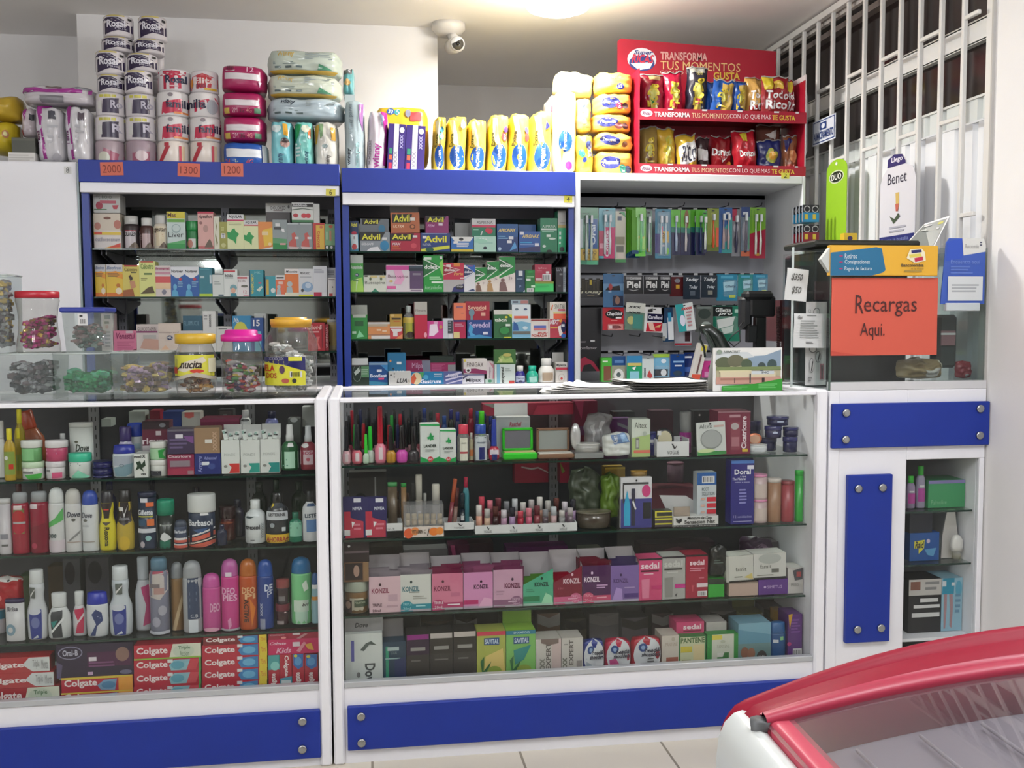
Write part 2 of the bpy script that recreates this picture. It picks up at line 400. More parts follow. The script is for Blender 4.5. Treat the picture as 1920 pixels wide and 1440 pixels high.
st('wall_front', MB().box(-3.1, 2.1, -2.6, -2.5, 0, 2.65, paint('a5a5a2', 1.2, .1, .6, .02, 'front_paint')).box(-3.1, 2.1, -2.5, -2.49, 0, 1.15, M('2a2624', .6)))  # dark lower band added unseen, to keep counter glass reflections dark
st('added_door_1', MB().box(-.5, .85, -2.5, -2.47, 0, 2.3, M('1c1917', .4)).box(-.56, -.5, -2.5, -2.45, 0, 2.36, M('5a5450', .4)).box(.85, .91, -2.5, -2.45, 0, 2.36, M('5a5450', .4)))  # unseen dark doorway added so the unit mirrors reflect dark
st('wall_back', MB().box(-3.1, -1.215, 4.92, 5.8, 0, 2.65, WH).box(-1.215, .337, 4.564, 5.8, 0, 2.65, WH).box(.337, 2.3, 5.65, 5.8, 0, 2.65, paint('c8c6c4', 2.5, .03, .7, .02, 'recess_grey')))  # recess wall takes a darker grey than the other walls
st('wall_right', MB().box(XR, 2.3, -2.5, YR, 0, 2.65, WH).box(2.16, 2.3, YR, 5.8, 0, 2.65, M('2a2422', .5)))
st('trim_1', MB().box(XR-.004, XR+.012, YR, YR+.035, 1.1, 2.65, M('e8e6e2', .4), .003).box(XR-.01, XR, YR-.012, YR-.004, 0, 2.65, M('b9b6b2', .5)))
# the shutter window behind the grille
shut = MB(); ribs = []
y = YR+.035; k = 0
def rib(mb, z0, z1, x, col, yb=5.6):
    y = YR+.035; pts = []
    while y < yb:
        pts += [(x+.012, y), (x, y+.012), (x, y+.085), (x+.012, y+.097)]; y += .105
    vs = [(a, b, z) for a, b in pts for z in (z0, z1)]
    mb.add(vs, [(2*i, 2*i+1, 2*i+3, 2*i+2) for i in range(len(pts)-1)], col)
rib(shut, .0, 1.985, XR+.035, M('f6f8fc', .5))
rib(shut, 1.985, 2.07, XR+.05, M('dfe4e2', .5))
shut.box(XR+.033, XR+.06, YR+.035, 5.6, 1.98, 1.987, M('e4e6e8', .5))
shut.box(XR+.045, XR+.055, YR+.035, 5.6, 2.25, 2.32, M('ececea', .5))
shut.box(XR+.045, XR+.07, YR+.035, 5.6, 2.064, 2.072, M('dfe0dc', .5)).box(XR+.045, XR+.07, YR+.035, 5.6, 2.247, 2.254, M('dfe0dc', .5)).box(XR+.045, XR+.07, YR+.035, 5.6, 2.316, 2.325, M('c9c6c0', .5))
w1 = st('window_1', shut)
dk = M('2b2322', .12, 0, .5)  # night outside is put into the pane colour as a glossy dark
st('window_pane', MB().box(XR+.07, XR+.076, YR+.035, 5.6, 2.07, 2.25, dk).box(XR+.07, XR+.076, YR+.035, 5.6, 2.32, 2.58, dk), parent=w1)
st('window_frame', MB().box(XR+.03, XR+.09, YR+.035, 5.6, 2.56, 2.585, M('7a706c', .5)).box(XR+.0, XR+.02, YR+.035, 5.6, 2.6, 2.65, M('cfcac4', .5)), parent=w1)
gr = empty('security_grille', (1.962, 3.0, 1.1)); tag(gr, 'white square-tube security grille in front of the shuttered side window', 'grille')
GT = M('e6e4e0', .35)
bars = []
for px in (1460, 1483.5, 1508, 1534.5, 1562, 1591, 1621.5, 1654, 1689, 1726, 1765.5, 1808): bars.append(PX(px, 100, 1.965).y)
bars = sorted(bars, reverse=True)
for b in [5.1]+bars: MB().box(1.956, 1.972, b-.0075, b+.0075, 1.0 if b > 3.42 else 1.565, 2.62, GT, .002).build('grille_bar', gr)
MB().box(1.95, 1.976, YR, 5.6, 2.612, 2.64, GT, .002).build('grille_rail', gr)
def link_(i, j, z):
    a, b = bars[i], (bars[j] if j < len(bars) else YR+.03); MB().box(1.957, 1.971, b+.0075, a-.0075, z-.007, z+.007, GT, .002).build('grille_link', gr)
for i, j in ((3, 4), (5, 6), (7, 8), (9, 10), (11, 12)): link_(i, j, 2.312)
for i, j in ((2, 3), (4, 5), (6, 7), (8, 9), (10, 11)): link_(i, j, 1.994)
link_(11, 12, 1.668)
# ------------------------------------------------------------------ ceiling lamps and camera
lp = empty('ceiling_lamp', (.755, 3.86, 2.65)); tag(lp, 'round glowing ceiling lamp above the packs on the wall unit', 'lamp')
MB().rev(.755, 3.86, 2.595, .055, .055, [(.8, 0), (1, .3), (1, 1)], 'e8e8e8').build('lamp_base', lp)
em = M('fff8ec', .5, emit=24)
MB().rev(.755, 3.86, 2.515, .09, .14, [(0, 0), (.5, .06), (.85, .25), (1, .6), (.96, 1), (.4, 1)], em, n=32).build('lamp_globe', lp)
for nm, (x, y) in (('a', (1.25, 1.2)), ('b', (-1.2, .6))):
    t = empty('tube_lamp', (x, y, 2.65)); tag(t, 'white twin tube lamp on the ceiling '+('over the right counter' if nm == 'a' else 'left of the camera'), 'lamp')
    MB().box(x-.62, x+.62, y-.09, y+.09, 2.625, 2.65, 'eeeeee', .005).build('lamp_body', t)
    for s in (-.04, .04):
        MB().tube([(x-.58, y+s, 2.612), (x+.58, y+s, 2.612)], .012, M('f4f8ff', .4, emit=6)).build('tube', t)
hl = empty('added_lamp', (-1.9, -1.5, 2.1)); tag(hl, 'low added white tube lamp over the shop front, seen in the unit mirrors', 'lamp')  # added pair, out of view, for mirror reflections and frontal light
for x in (-2.2, -1.35):
    MB().box(x-.3, x+.3, -1.56, -1.44, 2.06, 2.1, 'eeeeee', .005).build('lamp_body', hl); MB().tube([(x-.27, -1.5, 2.03), (x+.27, -1.5, 2.03)], .03, M('f4f8ff', .4, emit=9)).build('tube', hl)
    MB().tube([(x, -1.5, 2.1), (x, -1.5, 2.65)], .003, '888').build('cord', hl)
cc = PY(857, 82, 4.42); cx, cz = cc.x, cc.z
cct = empty('security_camera', (cx, 4.42, 2.65)); tag(cct, 'white dome-mount security camera on the ceiling beside the recess', 'camera')
MB().rev(cx-.03, 4.5, 2.6, .05, .075, [(.7, 0), (1, .5), (1, 1)], 'dedad4').build('mount', cct)
MB().tube([(cx-.02, 4.5, 2.61), (cx, 4.46, cz+.02)], .022, 'd8d4ce').build('arm', cct)
MB().tube([(cx-.012, 4.55, cz+.02), (cx, 4.41, cz-.004)], .034, 'dcd8d2', 20).build('body', cct)
lf = MB(); lf.tube([(cx, 4.41, cz-.004), (cx+.001, 4.398, cz-.006)], .03, 'e8e8e8', 20); lf.tube([(cx+.001, 4.402, cz-.006), (cx+.001, 4.396, cz-.006)], .026, M('4a4844', .2), 20); lf.tube([(cx+.001, 4.398, cz-.006), (cx+.001, 4.39, cz-.006)], .008, M('111', .1), 12)
lf.build('lens', cct)
# ================================================================== wall units
BL = M('1d3b9a', .35); BLs = paint('062a8c', 8, .05, .5, .01, 'blue_panel'); WP = paint('e2e2e7', 4, .02, .35, .005, 'white_laminate'); AL = M('b8bcc2', .3, .6)
mirror = M('b4bab6', .04, 1, name='mirror'); gpan = M('bcbcc2', .45); SG = GLASS('f3f6f4', 1.5, .0, .015, 'a8c8b8')
EDG = M('16362c', .15)
def gshelf(root, x0, x1, y0, y1, z, name='glass_shelf'):
    m = MB().box(x0, x1, y0, y1, z-.006, z, SG); m.box(x0, x1, y0-.0015, y0, z-.006, z, EDG); return m.build(name, root)
def upright(root, x, y, z0, z1, col='9a9aa0'):
    m = MB().box(x-.016, x+.016, y-.012, y, z0, z1, M(col, .4, .4)); z = z0+.02
    while z < z1-.03:
        for s in (-.006, .006): m.add([(x+s-.0016, y-.0125, z), (x+s+.0016, y-.0125, z), (x+s+.0016, y-.0125, z+.014), (x+s-.0016, y-.0125, z+.014)], [(0, 1, 2, 3)], M('2a2a2c'))
        z += .03
    return m.build('upright', root)
def bracket(root, x, y0, y1, z):
    for s in (-.009, .009):
        MB().add([(x+s-.002, y1, z-.007), (x+s-.002, y0, z-.007), (x+s-.002, y0, z-.02), (x+s-.002, y1, z-.07),
                  (x+s+.002, y1, z-.007), (x+s+.002, y0, z-.007), (x+s+.002, y0, z-.02), (x+s+.002, y1, z-.07)],
                 [(0, 1, 2, 3), (7, 6, 5, 4), (0, 4, 5, 1), (1, 5, 6, 2), (2, 6, 7, 3)], M('8f8f9a', .3, .5)).build('shelf_bracket', root)
def unit(x0, x1, zt, zf, zh, shelves, lab, ups, zb=1.066):
    r = empty('shelf_unit', ((x0+x1)/2, 4.0, 0)); tag(r, lab, 'shelf unit', 'blue and white wall shelf units')
    for a, b, c, d in ((x0, x0+.014, x0, x0+.026), (x1-.014, x1, x1-.022, x1)): MB().box(a, b, 4.02, 4.4, 0, zt-.026, M('77787e', .25, .6)).box(c, d, 4.0, 4.02, 0, zh, BL).build('side_panel', r)
    MB().box(x0+.014, x1-.014, 4.385, 4.4, 0, zt-.006, mirror).build('back_mirror', r)
    MB().box(x0, x1, 3.985, 4.4, zt-.025, zt-.004, WP).build('top_board', r)
    MB().box(x0, x1, 3.968, 3.985, zf, zt, BLs, .002).build('fascia', r)
    MB().box(x0+.002, x1-.002, 3.975, 4.02, zh, zf, WP, .002).build('header_rail', r)
    MB().box(x0+.014, x1-.014, 3.985, 4.385, zb-.03, zb, WP).build('base_board', r)
    MB().box(x0+.014, x1-.014, 4.37, 4.385, zh-.01, zt-.03, gpan).build('back_rail', r)
    for z in shelves: gshelf(r, x0+.016, x1-.016, 4.02, 4.33, z)
    for u in ups:
        upright(r, u, 4.384, zb, zh)
        for z in shelves: bracket(r, u, 4.1, 4.37, z)
    return r
unit(-1.068, -.096, 1.94, 1.857, 1.819, Z6, 'left blue-fronted wall unit with mirror back and orange price cards', (PY(228, 500, 4.38).x, PY(425, 500, 4.38).x, PY(625, 600, 4.38).x))
unit(-.088, .848, 1.926, 1.832, 1.785, Z4, 'middle blue-fronted wall unit with mirror back above the paper stack', (PY(662, 500, 4.38).x, PY(846, 500, 4.38).x, PY(1025, 500, 4.38).x))
# white unit with slat board
u2 = empty('slatwall_unit', (1.35, 4.0, 0)); tag(u2, 'white open unit with grey slotted back board of hanging goods', 'shelf unit')
x0, x1 = .852, 1.85; zt = 1.93
WF = M('e4e6e8', .35); sd = M('b4b6ba', .4)
MB().box(x0, x0+.024, 4.0, 4.44, 0, zt, WF, .003).build('side_panel', u2)
mr = MB().box(x1-.014, x1, 4.0, 4.44, 0, zt, WF, .003)
mr.build('side_panel', u2)
MB().box(x0+.024, x1-.014, 4.0, 4.44, zt-.032, zt, WF, .003).build('top_board', u2)
MB().box(x0+.024, x1-.014, 4.0, 4.42, 1.03, 1.05, WF).build('base_board', u2)
MB().box(x0+.024, x1-.014, 4.425, 4.44, 1.05, zt-.03, M('3a3a3e', .5)).build('slot_backing', u2)
Yb = 4.40
cuts = [PY(1300, p, Yb).z for p in (352, 364, 389, 393, 512, 516, 572, 576, 657, 661, 722)]
bd = M('b6b6be', .42)
for a, b in ((1, 2), (3, 4), (5, 6), (7, 8), (9, 10)):
    MB().box(x0+.03, PY(1437, 500, Yb).x, Yb, Yb+.018, cuts[b], cuts[a], bd, .001).build('slat_board', u2)
MB().box(x0+.024, x1-.014, Yb-.0, Yb+.02, zt-.05, zt-.032, bd).build('slat_board', u2)
upright(u2, PY(1450, 500, Yb).x, Yb+.01, 1.05, zt-.04, 'a8a8ac')
for px, py in ((1120, 530), (1165, 530), (1260, 392), (1340, 392), (1400, 392), (1140, 392), (1190, 392), (1240, 528), (1300, 528), (1375, 528), (1160, 575), (1230, 575), (1290, 575), (1350, 575), (1130, 628), (1180, 628), (1224, 630), (1150, 662), (1200, 662), (1250, 662), (1290, 662)):
    p = PY(px, py, Yb); MB().tube([(p.x, Yb, p.z), (p.x, Yb-.17, p.z-.004), (p.x, Yb-.18, p.z+.008)], .0022, M('2c2c30', .3, .6), 5).build('hook', u2)
# white cabinet far left, marked 8
c8 = empty('tall_cabinet', (-1.5, 4.0, 0)); tag(c8, 'tall plain white cabinet numbered 8 at the left edge', 'cabinet')
X8 = -1.076
MB().box(-2.1, X8-.006, 4.0, 4.45, 0, 1.935, WP, .004).build('body', c8)
MB().box(X8-.006, X8, 4.0, 4.45, 0, 1.93, M('9fb0b4', .3)).build('edge_trim', c8)
# small number cards and orange price cards
def card(px0, px1, py0, py1, Y, col, dec, lab, cat='price card', name='price_card', rz=0, ry=0, g=None, t=.0008):
    a = PY(px0, (py0+py1)/2, Y); b = PY(px1, (py0+py1)/2, Y); z1 = PY((px0+px1)/2, py0, Y).z; z0 = PY((px0+px1)/2, py1, Y).z
    W, H = b.x-a.x, z1-z0; mb = MB().box(-W/2, W/2, 0, t, -H/2, H/2, M(col, .6))
    decals(mb, dec, lambda u, v, o: ((u-.5)*W, -o, (.5-v)*H), 0, .6)
    ob = mb.build(name); ob.location = ((a.x+b.x)/2, Y, (z0+z1)/2); ob.rotation_euler = (0, math.radians(ry), math.radians(rz))
    return tag(ob, lab, cat, g)
card(188, 231, 304, 329, 3.9665, 'd9705a', 't .1 .2 .9 .8 2000 8a3a30', 'orange price card reading 2000 on the blue fascia', ry=-2)
card(333, 375, 306, 331, 3.9665, 'dd705c', 't .12 .25 .9 .8 1300 8a3a30', 'orange price card reading 1300, middle of the three', ry=2)
card(415, 456, 306, 331, 3.9665, 'd9735f', 't .12 .2 .88 .8 1200 8a3a30', 'orange price card reading 1200 under the blue pack')
card(611, 629, 354, 367, 3.974, 'e3d860', 't .35 .15 .65 .85 6 222', 'small yellow card numbered 6 at the right end of the left unit header', ry=2)
card(1058, 1073, 367, 380, 3.974, 'ece44e', 't .3 .15 .7 .85 4 222', 'small yellow card numbered 4 at the right end of the middle unit header', ry=2)
card(1465, 1480, 324, 335, 3.999, 'e3dc50', 't .3 .15 .7 .85 2 222', 'small yellow card numbered 2 under the snack rack')
card(120, 134, 312, 326, 3.999, 'e6e6e4', 't .3 .15 .7 .85 8 222', 'small white card numbered 8 on the tall white cabinet')
# ================================================================== counters
PANE = GLASS('fbfcfb', 1.45, .0, .004, 'c8d8d0', .5)
def panel_screws(root, pts, Y):
    for px, py in pts:
        p = PY(px, py, Y); MB().tube([(p.x, Y, p.z), (p.x, Y-.007, p.z), (p.x, Y-.008, p.z)], [.0125, .0125, .008], M('b4b6b8', .25, .9), 16).build('stud', root)
def counter(xa, xb, shelves, lab, fx0, fx1, fz0, fz1, screws, ups, label_x=None):
    r = empty('display_counter', ((xa+xb)/2, 2.93, 0)); tag(r, lab, 'display counter', 'white glass-fronted display counters')
    for a, b in ((xa, xa+.032), (xb-.034, xb)): MB().box(a, b, 2.917, 3.47, 0, 1.105, WP, .006).build('end_panel', r)
    a, b = xa+.032, xb-.034
    MB().box(a, b, 2.935, 3.46, .02, .19, WP).box(a, b, 2.93, 2.95, .0, .232, WP).build('base', r)
    MB().box(a, b, 2.925, 2.95, .232, .25, M('c4c8cc', .25, .3), .002).build('bottom_rail', r)
    MB().box(fx0, fx1, 2.912, 2.93, fz0, fz1, BLs, .002).build('blue_plinth', r)
    panel_screws(r, screws, 2.912)
    MB().box(a, b, 2.93, 2.975, 1.088, 1.1, WP, .002).build('front_rail', r)
    MB().box(a, b, 3.40, 3.47, 1.085, 1.1, WP, .002).build('rear_rail', r)
    MB().box(a, b, 2.975, 3.40, 1.089, 1.095, GLASS('f6f8f7', 1.5, .0, .03, 'd8e8e0')).build('top_glass', r)
    MB().box(a, b, 2.945, 2.950, .25, 1.088, PANE).build('front_glass', r)
    MB().box(a, b, 3.44, 3.455, .19, 1.085, M('48454a', .5)).build('back_panel', r)
    for z in shelves: gshelf(r, a+.002, b-.002, 2.985, 3.42, z)
    for u in ups: upright(r, u, 3.439, .2, 1.08, 'a6a6aa')
    return r
CZ1, CZ2, CZ3, CZ4 = .893, .667, .432, .2
counter(-1.95, -.119, (.872, .656, .398), 'left white display counter of toiletries under the sweet jars', -1.9, -.152, .03, .175, [(567, 1352), (567, 1404)], (PY(178, 850, 3.43).x, PY(470, 850, 3.43).x))
counter(-.113, 1.436, (CZ1, CZ2, CZ3), 'right white display counter of cosmetics with papers on top', -.072, 1.40, .045, .178, [(677, 1343), (678, 1392)], (PY(655, 850, 3.43).x, PY(1038, 850, 3.43).x, PY(1422, 850, 3.43).x))
# narrow cabinet at the right wall
c3 = empty('narrow_cabinet', (1.72, 2.93, 0)); tag(c3, 'narrow white cabinet with blue panels beside the right wall', 'cabinet')
X0, X1 = 1.443, 1.985
gx0, gx1, gz0, gz1 = 1.718, 1.968, .25, .874
bm_ = MB()
bm_.box(X0, gx0-.006, 2.93, 2.95, .02, 1.1, WP, .002)
bm_.box(gx0-.006, X1, 2.93, 2.95, gz1, 1.1, WP, .002).box(gx1, X1, 2.93, 2.95, .02, gz1, WP, .002).box(gx0-.006, gx1, 2.93, 2.95, .02, gz0, WP, .002)
bm_.box(X0, X0+.018, 2.95, 3.4, .02, 1.1, WP).box(X1-.018, X1, 2.95, 3.4, .02, 1.1, WP).box(X0, X1, 3.39, 3.4, .02, 1.1, M('8a8a8c', .5)).box(X0, X1, 2.95, 3.4, 1.085, 1.1, WP)
bm_.build('carcass', c3)
MB().box(X0, X0+.035, 2.925, 2.93, 0, 1.1, WP, .003).build('corner_post', c3)
MB().box(X0+.005, X1+.002, 2.912, 2.93, .919, 1.06, BLs, .002).build('blue_panel', c3)
MB().box(1.505, 1.656, 2.912, 2.93, .289, .832, BLs, .002).build('blue_panel', c3)
panel_screws(c3, [(1586, 774), (1837, 766), (1585, 824), (1836, 816), (1609, 916), (1654, 914), (1607, 1180), (1651, 1177)], 2.912)
MB().box(gx0, gx1, 2.938, 2.943, gz0, gz1, PANE).build('glass_door', c3)
for z in (.716, .598-.01, .28):
    if z > .3: gshelf(c3, X0+.02, X1-.02, 2.96, 3.38, {.716: PY(1780, 952, 3.0).z}.get(z, PY(1780, 1050, 3.0).z))
MB().box(X0+.02, X1-.02, 2.95, 3.38, .27, .28, WP).build('shelf', c3)
# glass case standing on it
gc = empty('glass_case', (1.7, 2.94, 1.1)); tag(gc, 'clear glass case on the narrow cabinet with an orange notice', 'glass case')
MB().box(1.45, 1.985, 2.932, 2.96, 1.101, 1.127, M('d8d8da', .35)).build('base_rail', gc)
CG = GLASS('f2f6f5', 1.45, 0, .008, 'c0ccd0', .7)
MB().box(1.452, 1.978, 2.938, 2.943, 1.127, 1.552, CG).build('front_glass', gc)
MB().box(1.447, 1.452, 2.938, 3.3, 1.101, 1.552, CG).box(1.4465, 1.4525, 2.936, 2.942, 1.101, 1.552, M('56685f', .2)).build('side_glass', gc)
MB().box(1.977, 1.982, 2.938, 3.3, 1.105, 1.552, CG).build('side_glass', gc)
MB().box(1.372, 1.447, 3.05, 3.055, 1.106, 1.548, CG).box(1.37, 1.374, 3.047, 3.057, 1.106, 1.56, M('c8d4d4', .2)).build('wing_glass', gc)
# ================================================================== goods on top of the units
row(4.06, 1.936, 'on top of the tall white cabinet', 'pack', 'pad_pack', .16)
P(-34, 22, 222, 285, 'd3bb2c', 'lower yellow bag at the left edge', 'e .75 .45 .1 .12 c88a6a|e .75 .45 .06 .07 e6dfa0', cat='bag', n='bag', p=2.4, q=2.4, d=.2, dy=.02)
P(-32, 28, 174, 222, 'c9a834', 'upper dark yellow bag at the left edge', '', cat='bag', n='bag', p=2.4, q=2.4, d=.2, dy=.02)
B(16, 66, 286, None, 'e4e2de', 'folded white paper bundle under the small dark box', 'l .02 .2 .98 .9 3 c9c6c2', d=.12, cat='paper bundle', n='paper_bundle')
B(22, 66, 258, 286, '4b4d44', 'small dark olive box on the white paper bundle', 'r .03 .06 .97 .2 5b5d52', d=.1, n='small_box', cat='box')
P(28, 66, 198, 257, 'd8ccd2', 'short clear-wrapped pad pack with purple corner', 'p a53a8e .15 0 .45 0 .3 .5|r .62 .25 .9 .45 55555c|r 0 .75 .2 .95 b0405a', dy=.06, rough=.15)
P(63, 118, 195, None, 'd6d4d8', 'upright clear pad pack with purple stripe, left of two', 'p ddd8e4 0 0 .3 .1 .4 1 .15 1|p a0328c .1 0 .32 0 .3 .35 .42 1 .28 1 .25 .45|r .55 .12 .78 .26 50505a|V .05 .45 .2 .7 Tena 6a2a62|l .5 .35 .95 .7 4 bdbcc2|e .75 .9 .15 .06 b8b6bc', rough=.12, ry=-2)
P(112, 166, 195, None, 'd2d0d4', 'upright clear pad pack with purple stripe, right of two', 'p ddd8e4 0 0 .3 .1 .4 1 .15 1|p a0328c .1 0 .32 0 .3 .35 .42 1 .28 1 .25 .45|r .6 .12 .84 .26 5a505a|V .05 .45 .2 .7 Tena 6a2a62|l .5 .35 .95 .7 4 b5b4ba', rough=.12, ry=-1)
P(32, 170, 158, 198, 'cfc9cf', 'long pad pack lying across the top of the upright packs', 'p a83c96 0 .02 .35 .25 .98 .1 .98 .4 .35 .45 0 .4|r .38 .02 .6 .18 7a6a6a|r .3 .6 .62 .95 8c8a90|e .88 .15 .1 .1 8a8a92', rough=.15, d=.2)
# ---- toilet rolls
def RL(x0, x1, yt, yb, dec, lab, col='e3dde0', dy=0, g='toilet rolls stacked on the left wall unit', rz=0):
    V(x0, x1, yt, yb, 'roll', col, 'b9a98c', lab, dec, dy, 1, 'toilet roll', 'toilet_roll', g, rz, 0, .25, capname='core')
row(4.08, 1.936, 'on the left wall unit')
DKR = 'p 352a4a 0 .3 .2 .14 .6 .14 1 .42 1 .8 .6 .75 0 1|r .02 .03 .8 .1 d8c878|T .22 .28 .82 .62 Rosal e8e6f0|t .5 .62 .84 .72 Plus c8c4d4|r .88 .14 .97 .25 333'
RL(172, 229, 215, 262, 'p 352c46 .35 .3 1 .22 1 .9 .3 .9|r 0 .1 1 .22 c9c25a|T .66 .35 .95 .7 R b9b4c4|r .18 .42 .34 .78 dcdcd8', 'dark purple wrapped roll with bar code, third layer up left')
RL(230, 287, 217, 262, 'p 352c46 .35 .3 1 .22 1 .9 .3 .9|r 0 .1 1 .22 c9c25a|T .66 .35 .95 .7 R b9b4c4|r .18 .42 .34 .78 dcdcd8', 'dark purple wrapped roll with bar code, third layer up right')
RL(172, 229, 172, 215, 'p 3a304c .35 .3 1 .22 1 .9 .3 .9|r 0 .1 1 .22 d2ca5a|T .6 .35 .95 .7 Ro b9b4c4|r .15 .4 .3 .75 e0e0dc', 'dark purple wrapped roll with bar code, fourth layer up left')
RL(229, 287, 174, 217, 'p 3a304c .35 .3 1 .22 1 .9 .3 .9|r 0 .1 1 .22 d2ca5a|T .6 .35 .95 .7 Ro b9b4c4|r .15 .4 .3 .75 e0e0dc', 'dark purple wrapped roll with bar code, fourth layer up right')
RL(177, 230, 138, 172, DKR, 'purple lettered roll in the fifth layer, left one')
RL(222, 281, 130, 174, DKR, 'purple lettered roll in the fifth layer, right one', dy=-.02)
RL(173, 229, 93, 138, DKR, 'purple lettered roll in the sixth layer, left one')
RL(227, 290, 98, 132, DKR, 'purple lettered roll in the sixth layer, right one', dy=.03)
RL(184, 245, 67, 94, DKR, 'purple lettered roll in the seventh layer, left one', dy=.04)
RL(246, 303, 71, 98, DKR, 'purple lettered roll in the seventh layer, right one', dy=.04)
RL(187, 244, 26, 68, DKR, 'topmost purple lettered roll, left of the two near the ceiling', dy=.03)
RL(254, 308, 28, 72, DKR, 'topmost purple lettered roll, right of the two near the ceiling', dy=.05)
RL(172, 228, 262, None, 'p a85a70 .4 .3 1 .6 1 1 .3 1|e .4 .7 .2 .25 d2d2c0', 'clear wrapped roll with pink print at the stack bottom left', 'b4a3aa')
RL(229, 288, 262, None, 'p 9a5068 .3 .5 1 .4 1 1 .3 1|e .6 .6 .2 .2 c8b4b8', 'clear wrapped roll with pink print at the stack bottom right', 'ab98a2')
RL(280, 306, 98, 150, '', 'plain white roll behind the purple stack, upper', dy=.16); RL(276, 304, 150, 176, '', 'plain white roll behind the purple stack, lower', dy=.16)
RDR = 'p c02a4a 0 .35 .5 .08 1 .3 1 .85 0 .95'
FAM = 'p c42a4c .2 .95 .25 .45 1 .25 1 .8|T .35 .35 1 .68 famili 38344e|r .6 .84 .98 .92 e08a50|e .5 .15 .08 .08 8a8086'
FA2 = 'p c42a4c 0 .5 .9 .2 1 .45 0 .95|T 0 .3 .62 .66 nilia 38344e|e .8 .6 .16 .3 a9adb4'
RL(291, 353, 128, 170, RDR+'|r .05 .1 .9 .2 c02a4a|T .3 .3 .92 .65 Rosal 26304e|r .4 .75 .7 .8 e8c0c8', 'red roll with dark lettering on top of the white rolls')
RL(354, 406, 131, 172, 'p c23a44 .05 .9 .1 .3 .5 .15 1 .35 1 .75|T .15 .35 .95 .62 Elite f0dcd8|t .25 .66 .6 .8 DUO 5a2a50|r .55 .82 .95 .92 d8b040|e .08 .6 .06 .2 d8862a', 'red and orange roll on top of the white rolls, right side')
for i, (a, b, c, d, dc, l) in enumerate(((289, 350, 170, 216, FAM, 'upper left'), (349, 408, 172, 218, FA2, 'upper right'), (290, 350, 216, 263, FAM, 'middle left'), (351, 411, 218, 263, FAM, 'middle right'))):
    RL(a, b, c, d, dc, 'white roll with red band and navy lettering, '+l, 'e8e4e4')
for a, b, l in ((290, 350, 'left'), (352, 411, 'right')): RL(a, b, 263, None, 'p b8303e 0 1 .35 .2 .5 .2 .15 1|r .3 .08 .45 .22 b83040|r .75 .2 .82 1 c8485a|r .82 .2 .9 1 e0c8a8', 'white roll with red streak at the stack bottom '+l, 'e9dfd6')
# ---- packs
row(4.06, 1.936, 'on the left wall unit', 'pack', 'soft_pack', .2)
MG = 'r 0 .36 1 .6 ded6da|'
P(413, 500, 264, None, '1f55a8', 'blue and white sanitary pack below the magenta ones', 'r 0 .3 1 .62 dfe2e6|t .1 .7 .2 .9 24 d8503a|t .3 .7 .38 .9 3c b9c9a0|t .55 .7 .7 .9 4G d04a4a|r .9 .1 1 .95 d8dadc', wr=.004)
P(413, 496, 216, 265, 'a81e5a', 'magenta pack with size chips, lowest of the three', MG+'t .28 .7 .4 .88 2M e0b0c0|t .45 .7 .55 .88 3G 444|t .6 .7 .72 .88 4G e89a9a|r .1 .7 .22 .92 c8b050|r .78 .7 .92 .9 5a8a6a', wr=.004)
P(411, 495, 170, 218, 'a81e5a', 'magenta pack with size chips, middle of the three', MG+'t .28 .7 .4 .88 2M e0b0c0|t .45 .7 .55 .88 3G 444|t .6 .7 .72 .88 4G e89a9a|r .1 .7 .22 .92 c8b050|r .78 .7 .92 .9 5a8a6a', wr=.004)
P(409, 496, 121, 172, 'a81e5a', 'magenta pack with bar code, topmost of the three', MG+'b .14 .05 .34 .28|t .6 .1 .75 .3 12 e8c8d8|p e0b8cc .85 .65 .92 .65 .88 .85', wr=.004, ry=2)
def diaper_side(seed=0): return 'l .1 .55 .45 .68 2 8a9a9a|r .12 .72 .2 .8 5a6a6a|r .26 .72 .34 .8 4a5a5a|r .4 .72 .48 .8 6a7a7a|l .52 .15 .92 .45 4 98a4a4'
P(496, 645, 181, 222, 'b4c4cc', 'blue-grey nappy pack lying lowest of three', 'i .2 .12 .38 .4 winny 3a424c|'+diaper_side(), d=.24, rough=.15, wr=.01)
P(496, 640, 137, 182, 'c8d0c0', 'pale green nappy pack lying in the middle of three', 'T .15 .12 .38 .38 Winny d2b464|'+diaper_side()+'|p 5a9a78 .68 .85 .7 .6 .8 .75 .88 .85|r .05 .88 .95 .98 d6b04a', d=.24, rough=.15, wr=.01)
P(494, 640, 90, 138, 'c0cbbf', 'pale green nappy pack lying on top near the ceiling', 'T .15 .12 .38 .38 Winny d2b464|'+diaper_side()+'|p 5a9a78 .68 .85 .7 .6 .8 .75 .88 .85|r .05 .88 .95 .98 d6b04a', d=.24, rough=.15, wr=.01)
P(504, 549, 215, None, '7cc4cc', 'upright turquoise nappy pack with baby picture', 'V .3 .7 .62 .95 winny 3a5a74|e .65 .5 .2 .09 c09a90|e .65 .45 .17 .05 4a3a38|p e0a83a .55 .12 .75 .1 .8 .35 .6 .35|e .3 .2 .2 .08 cfe0e0', rough=.15, wr=.008)
P(550, 588, 222, None, '78c0b8', 'upright green-cornered nappy pack', 'p 2a9a5a 0 .12 .4 .1 .25 .35 .05 .5|V .5 .65 .75 .92 winny 2a4a5e|r .72 .2 .85 .4 d8703a|e .6 .2 .2 .08 d8dcc8|l .1 .5 .4 .8 4 e0eeea', rough=.15, wr=.008)
